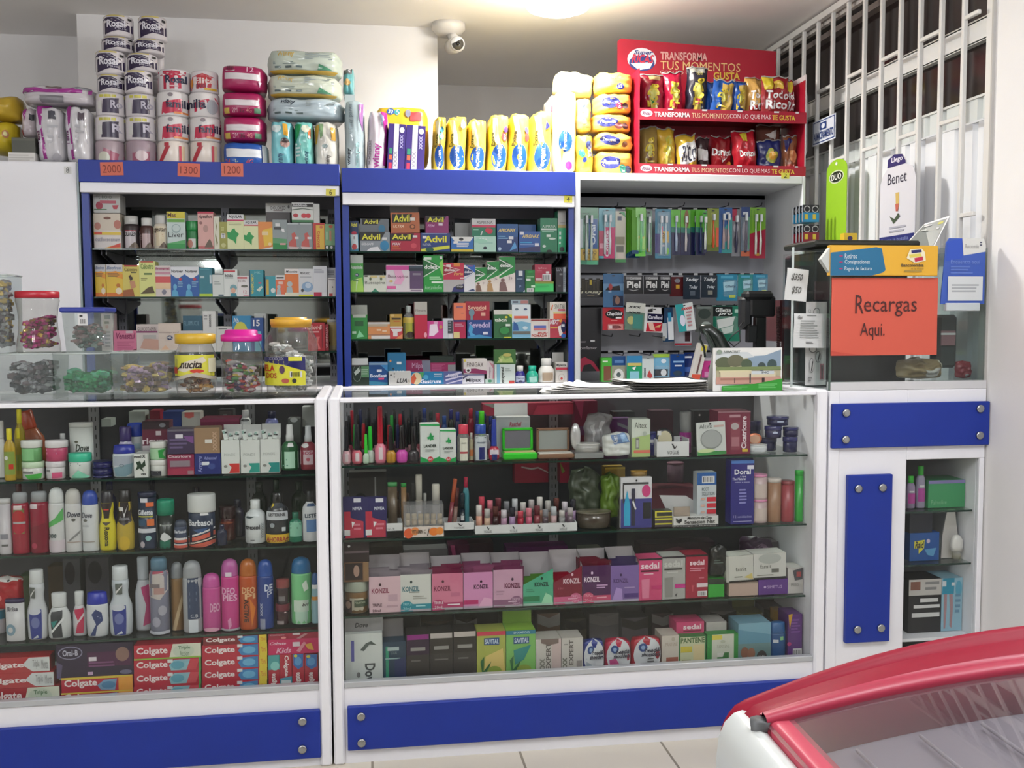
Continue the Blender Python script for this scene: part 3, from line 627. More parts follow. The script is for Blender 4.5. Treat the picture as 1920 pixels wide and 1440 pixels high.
P(587, 634, 217, None, 'd4d2c8', 'upright cream nappy pack with yellow corner', 'p d8a83c 0 .12 .25 .12 .1 .5 0 .5|p 7a9a72 .2 .1 .4 .1 .35 .35 .25 .4|r .7 .15 .88 .42 cfa24a|V .45 .72 .7 .98 winny 5a5450|e .45 .55 .12 .04 8a9a9a', rough=.15, wr=.008)
P(640, 665, 126, 177, '6fb4ba', 'small teal nappy pack behind the stack', 'r .1 .03 .8 .25 6a7474|e .6 .12 .12 .06 dde|e .4 .55 .25 .12 d8b070', dy=.16, rough=.15)
row(4.06, 1.922, 'on the middle wall unit', 'pack', 'soft_pack', .2)
B(640, 665, 175, None, 'b7c4c8', 'plain pale pack behind the tall nappy pack', '', dy=.16, cat='pack', n='soft_pack', d=.08)
P(640, 684, 180, None, 'aebfc4', 'tall blue-grey nappy pack at the left end', 'V .1 .68 .3 .9 winny 2a3038|V .5 .6 .75 .95 etapa a8d0d0|p a070a8 .7 .1 .95 .08 .9 .45 .75 .3|V .2 .1 .45 .5 winny_pants 8a9aa0', rough=.12, wr=.008)
P(677, 724, 202, None, 'd9d0d8', 'white nappy pack with magenta stripe', 'p a02c84 .62 .06 .95 .04 .98 1 .8 1 .85 .4|p 8a96b4 .55 .1 .75 .12 .7 .3|V .3 .55 .72 .93 winny a02c84|V .1 .5 .2 .9 xxxxx 8a8088', rough=.12, wr=.008, ry=3)
P(702, 806, 194, 320, 'e9b92e', 'wide yellow nappy pack standing behind the purple ones', 'e .42 .12 .05 .05 3aa0a0|t .4 .08 .46 .16 5 fff|e .3 .12 .07 .05 2a5a9a|t .26 .09 .34 .15 30 fff|r .66 .12 .86 .25 d04a4a|e .62 .14 .05 .06 8a8a9a', dy=.13, d=.16, n='nappy_pack', cat='pack')
for a, b, l in ((722, 757, 'left'), (758, 794, 'right')):
    B(a, b, 233 if a < 750 else 236, None, '3d2a7a', 'purple pad carton with white centre stripe, '+l+' of two', 'r .33 0 .6 1 e8e6ea|V .35 .55 .55 .9 xxxx 9a96a4|e .78 .12 .14 .06 dcd8e8|r .08 .5 .26 .62 2a8a6a|r .08 .64 .26 .74 d8603a|r .08 .8 .26 .95 c02a4a|V .68 .22 .86 .5 xxxx a8a0d0', rough=.25, cat='pack', n='pad_pack', d=.15, ry=3)
PQ = '|e .52 .72 .36 .2 2456a4|V .38 .53 .68 .93 Pequenin f4f4f8|p e89a5a .4 .5 .52 .53 .42 .6'
def pq(x0, x1, yt, l, extra='', ry=4): P(x0, x1, yt, None, 'f0d24a', 'yellow nappy pack with blue oval, '+l, 'p f6eeb8 .1 .1 .35 .12 .6 .6 .3 .5|V .12 .34 .28 .56 Extra 5a5630'+PQ+extra, ry=ry, rough=.25, p=3, q=6, n='nappy_pack', g='yellow nappy packs on the middle wall unit', wr=.012)
pq(799, 834, 212, 'first from the left', '|e .55 .38 .18 .06 3aa68a|t .48 .35 .62 .41 1 fff|e .6 .27 .15 .05 3a8aa8', 3)
pq(835, 874, 213, 'second from the left', '|e .75 .2 .12 .06 eef', 3); pq(875, 912, 218, 'third from the left', '|r .05 .25 .15 .5 e8b03a', 3)
pq(913, 952, 208, 'fourth from the left', '|e .78 .4 .15 .07 d84a4a|t .72 .36 .84 .44 3 fff|e .82 .28 .12 .05 6a4a9a', 3); pq(953, 992, 208, 'fifth from the left', '|e .8 .4 .12 .07 d84a4a|e .76 .3 .1 .05 4a4a9a', 3)
pq(993, 1036, 202, 'sixth and tallest of the row', '|p 3a3a8a .6 .2 .8 .28 .6 .34', 3)
P(1018, 1042, 170, None, 'd8d2c8', 'white and red striped pack leaning behind the tall yellow one', 'r .2 .1 .4 .5 c03a4a', dy=.06, ry=5)
P(1038, 1082, 165, None, 'f4e096', 'tallest pale yellow nappy pack at the unit end', 'e .5 .6 .3 .12 2456a4|V .38 .48 .6 .7 Pequenin f4f4f8|e .65 .88 .15 .05 b83a8a|p e8a05a .3 .7 .45 .68 .35 .85', rough=.25, p=3, q=5)
row(4.06, 1.93, 'on the white slatwall unit', 'pack', 'nappy_pack', .2)
P(1080, 1118, 247, None, 'efd04a', 'small upright yellow pack with green disc', 'e .3 .5 .16 .09 3aa68a|t .24 .45 .36 .55 1 fff|e .7 .3 .2 .1 5a6aa8|e .4 .66 .1 .06 2a3a8a|V .6 .3 .8 .6 xxx 8a8aa0', rough=.25, p=2.8, ry=-2)
P(1076, 1113, 180, 248, 'f0cf70', 'upright pale yellow pack with faint blue lettering', 'e .4 .35 .15 .1 8aa0c8|e .45 .7 .12 .08 8aa0c8|r .85 .4 .95 .7 6a4aa0', rough=.25, p=2.8)
P(1042, 1116, 136, 181, 'f6ecb4', 'pale pack lying slanted at the top beside the stack', '', rough=.25, p=2.8, ry=8, dy=.01)
SP = 'e .35 .5 .24 .26 3a3e84|T .18 .38 .54 .62 Pequenin f0f0f8|'
for yt, yb, a, b, dc, l in ((281, 320, 1120, 1193, 'e .66 .75 .1 .18 2a9a80|t .62 .65 .7 .85 1 fff|e .8 .75 .08 .15 2a3a5a', 'bottom'), (246, 283, 1115, 1193, 'e .7 .7 .07 .14 8a5a3a', 'fourth from the top'), (212, 248, 1113, 1191, 'e .62 .7 .1 .16 c87a7a|e .78 .7 .08 .16 6a4a4a', 'middle'), (172, 214, 1112, 1191, 'e .58 .66 .1 .16 c83a5a|t .54 .56 .62 .76 3 fff|e .74 .68 .08 .14 5a4a4a', 'second from the top'), (131, 173, 1110, 1192, 'e .58 .75 .1 .14 3a3a9a|t .53 .68 .63 .82 12 fff', 'topmost')):
    P(a, b, yt, yb if yb < 320 else None, 'f2c75a', 'orange-yellow nappy pack in the snack-side stack, '+l, SP+dc if yt > 131 else 't .3 .25 .6 .4 Pequenin 6a7aa8|'+dc, rough=.25, p=3, q=4, g='stacked orange-yellow nappy packs', wr=.012, ry=random.uniform(-2, 2))
# ---- red snack rack
rk = empty('snack_rack', (1.5, 4.1, 1.93)); tag(rk, 'red cardboard two-tier snack rack with slogan header', 'display rack')
RD = M('a8142e', .35); RDD = M('8a1024', .4)
def quad(px, py, Y): return PY(px, py, Y)
ya, yb_ = 4.03, 4.27
xa = PY(1197, 260, ya).x; xb = PY(1511, 260, ya).x
bx0, bx1 = PY(1158, 90, yb_).x, PY(1455, 105, yb_).x; bz1 = PY(1158, 72, yb_).z; bz2 = PY(1455, 105, yb_).z
hb = MB(); hb.prism([(bx0, 1.931), (bx1, 1.931), (bx1, bz2+.02), (bx0+.012, bz1), (bx0, bz1-.012)], yb_, yb_+.006, RD)
Wb, Hb = bx1-bx0, bz1-1.931
decals(hb, 'e .15 .14 .09 .08 d8d8e0|e .15 .165 .08 .055 2c3a78|p d8d8e0 .08 .17 .22 .155 .2 .2 .13 .215|i .1 .075 .22 .115 Super 2c3a78|i .085 .105 .225 .165 RICAS c42a44|T .265 .08 .56 .138 TRANSFORMA e0a8a0|t .265 .145 .77 .205 TUS_MOMENTOS e8c080|t .262 .212 .5 .24 CON_LO_QUE e0b0a0|T .6 .21 .768 .262 GUSTA d8b440', lambda u, v, o: (bx0+u*Wb, yb_-o, bz1-v*Hb))
hb.build('header_board', rk)
MB().box(xa, xa+.005, ya, yb_, 1.931, PY(1197, 128, ya).z, RD).build('side_board', rk)
MB().box(xb-.005, xb, ya, yb_, 1.931, PY(1511, 140, ya).z, M('d8d0d0', .4)).box(xb-.0065, xb-.005, ya, yb_, 1.931, PY(1511, 150, ya).z, RD).build('side_board', rk)
MB().add([(xb-.002, ya+.01, 2.0), (xb+.03, ya+.05, 2.05), (xb+.028, ya+.05, 2.28), (xb+.004, ya+.01, 2.3)], [(0, 1, 2, 3)], M('e8e6e4', .4)).build('loose_flap', rk)
zs1 = PY(1350, 212, ya).z
MB().box(xa+.005, xb-.0065, ya+.01, yb_, zs1-.01, zs1-.004, RDD).build('shelf', rk)
MB().box(xa+.005, xb-.0065, ya+.01, yb_, 1.931, 1.937, RDD).build('shelf', rk)
def slog(z0, z1):
    mb = MB().box(xa, xb, ya-.004, ya, z0, z1, RD, .001); W = xb-xa; H = z1-z0
    decals(mb, 'e .045 .45 .035 .3 d8c8d0|i .02 .3 .07 .6 Ricas 6a2a4a|T .09 .3 .3 .72 TRANSFORMA f0e0e0|t .31 .32 .53 .74 TUS_MOMENTOS e8c8a0|t .535 .32 .78 .76 CON_LO_QUE_MAS f0d8d8|T .79 .32 .93 .76 TE_GUSTA e0c040|r .17 .0 .2 .12 ddd|r .37 0 .4 .14 ddd|r .58 0 .61 .14 ddd|r .8 0 .83 .14 ddd|r .93 0 .95 .14 ddd', lambda u, v, o: (xa+u*W, ya-.004-o, z1-v*H)); mb.build('slogan_strip', rk)
slog(zs1-.036, zs1+.012); slog(1.931, 1.975)
def chip(x0, x1, yt, col, lab, dec, dy=.03, ry=0): P(x0, x1, yt, None, col, lab, dec+'|r 0 0 1 .035 a8a4a0|r 0 .97 1 1 a8a4a0', dy=dy, d=.07, cat='snack bag', n='snack_bag', p=2.2, q=2, crimp=1, wr=.014, rough=.2, ry=ry)
row(4.06, zs1-.003, 'on the upper tier of the red snack rack')
TD = '|V .25 .25 .75 .8 ToDe d8c23a|e .5 .5 .1 .12 c8c86a'
chip(1203, 1249, 136, '9a1c34', 'dark red snack bag with gold band, leftmost', 'p c9c25a .35 .3 .65 .3 .7 1 .4 1|r .3 .05 .8 .15 b89a6a|V .42 .5 .6 .75 xx 3a8a4a'+TD)
chip(1245, 1287, 133, 'b3183c', 'bright red snack bag with green-yellow band', 'p c9c25a .35 .25 .68 .25 .62 1 .35 1|e .5 .75 .12 .08 c83a3a|r .3 .85 .6 .98 6a9a4a'+TD, ry=-3)
chip(1284, 1328, 124, '2c2a38', 'black snack bag with silver folded top', 'r .1 .03 .8 .14 b9b9b0|p d0c25a .3 .35 .65 .35 .7 1 .35 1|e .5 .7 .12 .07 c04a5a|t .3 .08 .65 .18 ToDo c8b85a'+TD, ry=3)
chip(1320, 1348, 152, '1e52a8', 'plain blue snack bag between black and gold ones', 'e .5 .3 .3 .1 5a8ac8', dy=.05)
chip(1332, 1372, 150, '2458a8', 'blue and gold snack bag, left of two', 'p b89a4a .45 .1 1 .1 1 .9 .5 .9'+TD, ry=6); chip(1366, 1402, 150, '2050a0', 'blue and gold snack bag, right of two', 'p b89a4a .35 .15 1 .1 1 .85 .45 .7'+TD, ry=4)
TR = '|T .15 .35 1 .55 Todo f0f0f0|T .15 .58 .95 .8 Rico f0f0f0|i .3 .85 .8 .97 parrillo e0a0a0'
chip(1400, 1438, 143, 'c89a50', 'tan-topped snack bag with white lettering', 'p a02a2a .1 .7 1 .7 1 1 .1 1'+TR); chip(1428, 1480, 142, '9c2a2e', 'yellow and red snack bag with white lettering', 'p d8c030 0 .03 .45 .03 .4 .3 .1 .35|r .45 .12 .8 .3 d0aa40'+TR, dy=.01); chip(1476, 1494, 145, '9a2430', 'yellow-topped snack bag at the rack end', 'p d8c030 0 .03 .8 .1 .6 .35 .1 .35'+TR)
row(4.06, 1.938, 'on the lower tier of the red snack rack')
chip(1200, 1237, 236, '9a8248', 'dull gold snack bag at the left end', 'e .5 .6 .15 .12 8a6a4a'+TD); chip(1232, 1272, 236, 'd2aa3a', 'bright yellow snack bag', 'p c9c25a .4 .2 .7 .2 .6 1 .3 1'+TD, ry=-2)
chip(1270, 1314, 250, 'd8b440', 'yellow snack bag with big white lettering', 'p e8e8e8 .05 .3 .9 .15 1 .6 .1 .85|i .15 .3 .9 .7 RICO 3a3a48|r .2 .85 .8 .97 a83a3a', dy=.01, ry=-4); chip(1306, 1334, 256, '4a3a3c', 'dark snack bag with white letters, half hidden', 'p ddd .1 .3 .8 .35 .8 .6 .1 .6|e .5 .85 .2 .1 2a8a4a', dy=.05)
chip(1330, 1376, 254, '8a1c24', 'dark red snack bag with white lettering and orange chip', 'T .02 .32 .9 .5 Doritos e8e8e8|p e8e8e8 .35 .5 .45 .62 .7 .5 .45 .68|e .8 .72 .15 .08 d8903a'); chip(1374, 1426, 244, 'b2202e', 'bright red snack bag tilted to the left', 'T .2 .45 .85 .6 Doritos e8e8e8|p c8b83a .3 .08 .6 .05 .55 .25 .35 .25', dy=.0, ry=-4)
chip(1422, 1470, 230, '6a4238', 'brown metallic snack bag lying at the back', 'p d0c8c4 .3 .2 .8 .1 .7 .3', dy=.07); chip(1424, 1470, 262, '28306e', 'navy snack bag with green and yellow burst', 'e .55 .45 .25 .2 a8b04a|e .55 .45 .15 .12 d8a03a|r .3 .8 .7 .9 4a8a6a', ry=-3); chip(1466, 1498, 252, '8a5236', 'orange-brown snack bag at the right end', 'p 2a2a6a 0 .1 .6 .1 .2 .4|e .6 .5 .25 .15 c88a5a|r .2 .7 .8 .85 a83a2a')
# ================================================================== left wall unit, shelf 1
row(4.05, Z6[0], 'on the left unit top shelf', 'medicine box', 'medicine_box', .07, 'boxes and jars on the left unit top shelf')
FIG = '|p 6a5a4a .4 .95 .6 .8 .75 .72 .85 .8 .95 .95'
B(166, 227, 432, None, 'e0d8d4', 'white carton with red and yellow wedge, bottom of the left stack', 'r 0 .08 1 .25 e8c84a|r .02 .08 .3 .22 d8503a|t .05 .38 .95 .6 oscillococcinum 7a7a90|p e0b040 .3 1 .98 .7 .98 1|p d84a3a .5 .95 .98 .68 .98 .92', d=.09)
B(171, 225, 400, 432, 'd8cbb8', 'cream tea carton with red flowers, middle of the left stack', 'e .15 .75 .12 .22 c08070|e .9 .65 .14 .26 c07868|e .52 .28 .14 .08 7a4a3a', d=.09, cat='tea box', n='tea_box')
B(175, 225, 364, 399, 'c4c4c0', 'grey tea carton with berry and cup, top of the left stack', 't .1 .08 .7 .28 TE_ROJO 5a6a5a|e .22 .62 .13 .22 a82a44|r .25 .35 .85 .5 c05a6a|p b83a4a .7 .6 .95 .58 .88 .8 .75 .8|r .02 .8 .5 .84 4a7a4a', d=.09, cat='tea box', n='tea_box')
V(227, 260, 404, None, 'pill', '2e2428', 'c8c8c4', 'dark jar with white label and striped lid', 'r 0 .28 1 .97 d0c8cc|r 0 .26 1 .3 a83a4a|T .05 .32 .98 .5 COLAGENO 222'+FIG, n='pill_jar', cat='jar')
V(259, 286, 408, None, 'pill', '4a2e2a', 'd8d8d4', 'brown jar with pale label, second of three', 'r 0 .35 1 .95 c4aeae|l .1 .4 .9 .65 3 8a7070'+FIG, n='pill_jar', cat='jar')
V(284, 313, 403, None, 'pill', 'dcd4c4', 'cfcfcb', 'white jar with cream label, third of three', 'r 0 .12 1 .88 ddd0b0|T .1 .16 .9 .38 gestar 4a3a2a|l .2 .42 .8 .55 2 c88a7a'+FIG, n='pill_jar', cat='jar')
B(312, 347, 397, None, 'c8d8d4', 'white and green carton with yellow top band', 'r 0 0 1 .18 d8c830|T .05 .03 .5 .14 Mas 6a3a1a|r .02 .2 .98 .28 6aa83a|e .5 .45 .25 .12 9ab0b0|e .5 .44 .2 .09 c8d8d4|t .06 .54 .9 .68 Liver 2a2a2a|r 0 .85 1 1 2a9a4a|p 5ab06a 0 .85 1 .75 1 .86')
V(345, 371, 414, None, 'jar', '1e7a3e', '1e8a44', 'squat green jar with letter on its lid', 'r 0 .45 1 1 d0d4cc|e .35 .72 .22 .22 b87a6a', n='pill_jar', cat='jar', rough=.4)
B(369, 400, 397, None, 'dba8a0', 'pink carton with red top edge', 'r 0 0 1 .05 c02a4a|i .06 .08 .92 .2 Apetifort 5a3a3a|e .5 .45 .16 .1 b89088|e .2 .3 .1 .04 9a6a6a|r 0 .92 1 1 c06060'+FIG)
B(401, 411, 406, None, 'dcdac6', 'narrow cream carton with vine drawing', 'p 8a8a5a .3 .1 .6 .3 .3 .5 .7 .8 .5 .9 .2 .6 .4 .35'); B(410, 426, 416, None, '9a9a3e', 'narrow olive carton with white square', 'r .2 .42 .75 .6 ddd|T .3 .44 .65 .58 T 222|l .2 .2 .8 .35 2 c8c87a|e .5 .85 .3 .08 c8c88a')
AQ = '|p 1c9a4c 0 .5 .18 .52 .3 .42 .45 .4 .5 .48 .72 .56 .55 .66 .52 .86 .36 .75 .02 .68'
B(424, 457, 402, None, 'dfe4b0', 'larger pale carton with green star leaf', 'r 0 0 1 .15 dedede|T .1 .02 .9 .12 AQUILAR 222|r 0 .15 1 .19 c02a5a|l .1 .24 .9 .32 2 b8b890'+AQ); B(457, 484, 413, None, 'dfe4b0', 'smaller pale carton with green star leaf', 'r 0 0 1 .15 dedede|T .1 .03 .9 .13 AQUILAR 222|r 0 .15 1 .19 c02a5a'+AQ)
B(484, 511, 416, None, 'e08a3a', 'orange carton with round mark', 'p e8c040 .3 .3 1 .2 1 .8 .4 .9|r .25 .35 .7 .48 e8d0a0|e .8 .8 .12 .06 f0d8a0|p dde4e8 0 1 1 .9 1 1')
B(499, 544, 398, None, '4c4644', 'dark brown carton behind the green one', '', dy=.08, d=.06); B(498, 546, 381, 398, 'cfd0cc', 'flat white carton lying on the dark one', 't .2 .35 .78 .7 DOLOKED 4a3a3a|l .3 .78 .7 .95 1 8a7a7a|e .9 .4 .04 .2 666', dy=.08, d=.06)
B(510, 538, 412, None, '8f9a9a', 'grey and green carton with red chip', 'p 1c8a44 0 .75 1 .8 1 1 0 1|p 5a9a6a 0 .6 1 .65 1 .82 0 .78|r .1 .25 .6 .33 3a3a3a|r .2 .12 .5 .22 ddd|r .5 .78 .9 .84 d8a0a0|p e8e8e8 .6 .3 .8 .3 .85 .42 .65 .4')
for a, b, l in ((538, 562, 'left'), (562, 586, 'right')): B(a, b, 418, None, '8c9496', 'grey carton with red torso picture, '+l+' of two', 'p c05a52 .35 .4 .6 .35 .75 .5 .7 .65 .75 .9 .1 .9 .15 .72 .4 .6|r .05 0 .9 .06 b8c0c0|r .6 .52 .9 .6 ddd|p d0c0bc .05 .88 .95 .9 .8 .98 .2 .98')
B(547, 588, 380, 417, 'd6d8d2', 'white carton with black top band lying above the torso cartons', 'r .02 .06 .98 .22 2a2624|i .06 .07 .7 .2 Inhibitmin ddd|p 5a6a5a 0 .35 .5 .28 1 .35 1 .38 .5 .32 0 .4|e .18 .65 .12 .1 b83a44|e .55 .66 .12 .12 c83a44|e .75 .66 .12 .12 c83a44|r 0 .88 1 1 3a7a4a', d=.06)
B(588, 599, 382, 418, 'c9cac6', 'narrow white carton beside the black-banded one', '', d=.05)
B(587, 609, 418, None, 'b8302c', 'red carton with yellow panel', 'r .25 .08 .95 .98 d8b040|V .35 .3 .6 .9 BRONQ c84a2a|e .7 .15 .15 .05 c86a4a'); B(609, 634, 420, None, '7aa87a', 'pale green carton with dark foot', 'e .6 .1 .2 .06 c05a3a|r .45 .25 .65 .65 c08a6a|r 0 .82 1 1 1e4a32|e .2 .9 .12 .06 ddd|e .65 .9 .12 .06 ddd|r .1 .3 .3 .6 9ac09a')
# shelf 2
row(4.05, Z6[1], 'on the left unit second shelf', 'medicine box', 'medicine_box', .07, 'cartons on the left unit second shelf')
for a, b, l in ((170, 198, 'left'), (199, 230, 'right')): B(a, b, 496, None, 'e8c23a', 'yellow and orange carton with pale top, '+l+' of two', 'r 0 0 1 .22 d0cfd0|i .05 .05 .9 .15 Bisolvon 6a7a9a|p e89a30 0 .25 .6 .2 1 .3 1 .45 0 .3|r 0 .88 1 1 e07a2a|l .1 .27 .8 .4 3 8a6a3a|e .75 .82 .2 .1 f0e0c0|e .72 .65 .12 .06 c87a2a')
B(229, 261, 497, None, 'd8c860', 'yellow carton with seated woman and red flap', 'r .1 .0 .9 .05 a8302a|T .1 .08 .9 .2 Calostro 8a7a2a|e .5 .42 .1 .06 3a2a22|p c8906a .4 .5 .7 .5 .8 .7 .5 .75|p 4a3020 .35 .35 .5 .3 .5 .55|p a05a2a 0 .8 .6 .75 .7 1 0 1|l .5 .22 .9 .28 1 4a4a2a')
B(260, 291, 490, None, 'dde08a', 'taller yellow-green carton with brown figure', 'r .1 0 .9 .03 b8402a|T .1 .06 .9 .22 Calostro 6a8a3a|r .3 .33 .8 .38 5a7a3a|l .1 .48 .6 .56 2 8a8a4a|p 5a4a2a .05 .92 .5 .75 .8 .7 .95 .9')
B(290, 320, 498, None, 'dcd0cc', 'white carton with pink and orange bands', 'r 0 .06 1 .16 c8a8b0|r 0 .2 1 .28 c890a0|r 0 .35 1 .55 d85a5a|r 0 .55 1 .75 e8c8a0|e .55 .85 .15 .08 7a7a8a|T .05 .06 .9 .15 Fromprial a84a6a')
for a, b, l in ((320, 346, 'left'), (346, 373, 'right')): B(a, b, 500, None, '1d5aa8', 'blue carton with white head and figure, '+l+' of two', 'r 0 0 1 .25 e4e6ea|T .06 .1 .9 .2 Noraver 222|p e4e6ea 0 .25 1 .25 .6 .38 .4 .38|e .3 .68 .14 .1 6ab0d8|p 5aa8d0 .05 1 .1 .8 .3 .74 .5 .85 .55 1|e .7 .42 .12 .05 b83a4a|l .5 .5 .95 .7 4 8ab8d8')
B(372, 398, 502, None, '2a7a8a', 'teal carton with lime foot', 'r .1 .03 .8 .08 4a9aa8|r .1 .28 .4 .36 b8d0d4|r 0 .9 1 1 a8c83a|r .8 .25 .95 .55 c8d8dc'); B(397, 420, 515, None, 'd4dad6', 'low pale carton without picture', 'l .15 .3 .8 .5 2 a8b0ac|r .5 .9 .95 .97 3a5a6a')
KD = '|e .7 .68 .26 .12 7aa8b0|e .68 .78 .18 .1 d8a890|p 3a8a9a .45 1 .5 .88 .9 .88 .95 1'
B(419, 445, 505, None, 'dfe4e0', 'white carton with child in a hat', 'r 0 .04 .85 .1 c03a44|T .08 .16 .7 .28 kids 4a4a4a|l .1 .3 .8 .36 1 8a9a9a'+KD); B(445, 467, 517, None, 'e2dede', 'small white carton with pink number', 'r 0 .06 .85 .14 c03a44|t .08 .18 .7 .3 kids 9a8a8a|e .6 .5 .3 .06 6a6a60|t .5 .7 .8 .85 12 c05a6a|r .5 .93 .95 .97 d88a9a')
B(467, 494, 506, None, '2e92a0', 'teal carton with yellow vertical lettering', 'r 0 .02 .08 1 1e3a5a|K .15 .15 .32 .9 LORATADINA d8c84a|t .4 .06 .8 .14 MK 9ad0d8|p d0d8c8 .5 .75 .85 .6 .95 .65 .7 .82|r .65 .46 .85 .52 c85a7a'); B(497, 517, 518, None, '3a98a4', 'smaller teal carton with yellow label', 'r 0 .02 .06 1 1e3a5a|r .1 .15 .35 .9 c8a84a|e .75 .7 .22 .12 cfd8d4')
MU = '|e .35 .55 .2 .1 b8c0c0|p a8b8bc .1 .9 .15 .65 .5 .65 .6 .9'
B(517, 534, 516, None, 'e0704a', 'narrow orange carton with pale figure', 'r 0 0 1 .2 e0dede|r .1 .08 .9 .15 2a2a2a|r .3 .3 .8 .42 e8c8b8'+MU+'|r 0 .9 1 1 e0dede'); B(533, 560, 504, None, 'e07a3a', 'wider orange carton with pale figure', 'r 0 0 1 .18 e4e0de|i .08 .06 .92 .14 Mucosina 222'+MU+'|r 0 .86 1 1 e4e0c8')
B(560, 587, 504, None, 'd4d6d8', 'white carton with blue orb', 'i .08 .12 .8 .2 PROXIC 333|l .1 .28 .9 .34 1 a0a4a8|e .6 .65 .4 .18 8aa8c8|e .65 .6 .2 .1 c0d0e0|r 0 .93 1 1 d8d83a|e .25 .78 .1 .06 333'); B(586, 613, 499, None, 'd0d2d6', 'tall white carton with crimson foot', 'l .08 .1 .8 .25 3 9a9ca4|r .04 .86 .6 1 b8244a|r .65 .86 .95 1 dcdcde'); B(612, 636, 502, None, 'b8bac0', 'grey-white carton behind the last small one', 'l .08 .1 .9 .28 3 7a7c84', dy=.03); B(615, 636, 521, None, 'd8d4d0', 'small white carton with red foot at the end', 'r .1 .06 .9 .12 8a8084|r .15 .84 .6 1 b03030|e .6 .5 .08 .04 444', dy=-.01)
# shelf 3
row(4.05, Z6[2], 'on the left unit lower shelf', 'medicine box', 'medicine_box', .07, 'cartons on the left unit lower shelf')
B(190, 211, 588, None, 'd8c8c6', 'tall white carton beside the blue-lidded tub', 'r .3 .04 .8 .14 7a7a7a|r .3 .2 .7 .26 444|e .5 .34 .15 .05 c89090|l .3 .45 .8 .9 5 8a8080'); B(213, 256, 620, None, 'd87a9a', 'pink carton with purple lettering', 'i .12 .1 .95 .38 Venastul 8a2a5a|r .55 0 .85 .12 d0b8c0|l .15 .5 .9 .9 5 b85a80|p 7a1a3a .8 .9 1 .82 1 .95'); B(256, 297, 608, None, 'd4c8c4', 'white carton with tan foot and purple line', 't .05 .1 .9 .24 GLUCOTAMIN 5a4a4a|r 0 .24 .96 .3 8a3a6a|p c8a090 .15 .85 .35 .5 1 .55 1 .95|r .3 .38 .9 .52 b8b4b0'); B(297, 339, 606, None, 'dccdc0', 'cream carton with navy oval', 't .05 .28 .9 .36 esomeprazol 8a7a7a|e .5 .5 .14 .08 1c2a5a|T .4 .46 .6 .54 MK ddd|p e8c0a0 0 1 .3 .75 .6 1'); B(338, 381, 620, None, 'd6d0cc', 'low white carton behind the yellow-lidded jar', 't .08 .1 .9 .2 esomeprazol 8a8484'); B(343, 379, 592, 620, '2c5a6e', 'dark teal carton lying on the low white one', 't .05 .35 .85 .65 FLUIMUCIL 7aa0b0'); B(377, 404, 583, None, 'd8d8d4', 'tall white carton with upright writing', 'l .1 .1 .4 .25 2 9a9a9a|V .5 .08 .65 .4 xxxxxx 555', dy=.0)
B(404, 436, 612, None, 'd4d4d0', 'plain white carton above the pink lid', 'l .15 .08 .7 .14 1 666', dy=.01); B(436, 470, 592, None, '2f86b4', 'blue carton with yellow disc', 'e .45 .45 .38 .28 c8c44a|t .05 .06 .35 .2 Ab e0e8ec'); B(470, 493, 596, None, '1e4a8a', 'dark blue carton reading 15', 'T .2 .06 .75 .25 15 e8e8e8|r .3 .4 .85 1 6ab4c8'); B(477, 499, 588, None, 'c9ccc6', 'grey-white carton behind the blue one', 'r .75 .06 .8 .12 333', dy=.04)
B(577, 609, 605, None, 'b01e2c', 'red carton with pale outlined figure', 'i .05 .08 .85 .24 Shot-B e8b8b0|l .1 .3 .9 .4 1 e0a0a0|p d86a6a .5 .5 .7 .5 .6 .7 .75 .95 .45 .95|r .82 .1 .88 .9 7a101c'); B(608, 616, 608, None, '9a1c2e', 'narrow red carton with upright writing', 'K .2 .1 .7 .9 VITAMINA e0b0b0', dy=.01); V(613, 637, 599, None, 'canister', 'd8c8a0', 'dcdcd8', 'white-lidded tub with cream label', 'r 0 .1 .9 .85 e0c88a|r .2 .7 .3 .8 4a4a4a', n='tub', cat='tub')
# ================================================================== middle unit
row(4.05, Z4[0], 'on the middle unit top shelf', 'medicine box', 'medicine_box', .07, 'cartons on the middle unit top shelf')
B(644, 672, 414, None, '2f86a6', 'blue carton with red oval and fruit', 'r 0 0 1 .42 1c3660|T .12 .06 .85 .2 Advil e6e04a|e .48 .4 .3 .06 c02a4a|p d4e6ea .05 .45 .9 .45 .95 .9 .2 .95|e .5 .55 .18 .1 e8e8e8|t .42 .5 .58 .6 B 555|e .5 .85 .28 .1 c8484a')
AV = 'T .06 .1 .68 .4 Advil e8e23c|'
B(675, 731, 435, None, '8f979e', 'silver-grey carton with black top and blue capsule, lower', 'p 1c1c20 0 0 .85 0 .68 .45 0 .45|'+AV+'i .05 .56 .45 .68 GELCAPS e0e0e4|e .82 .7 .15 .26 2a82b0|r .74 .28 .9 .4 e0e0e0|p e8e8ec .2 1 .35 .8 .6 .75 .7 1'); B(676, 729, 410, 435, '70767c', 'silver-grey carton with black top, upper', 'p 17171a .05 0 .72 0 .6 .45 .05 .45|T .12 .08 .62 .4 Advil ddd84a|e .75 .75 .12 .3 3a7a9a', dy=.01)
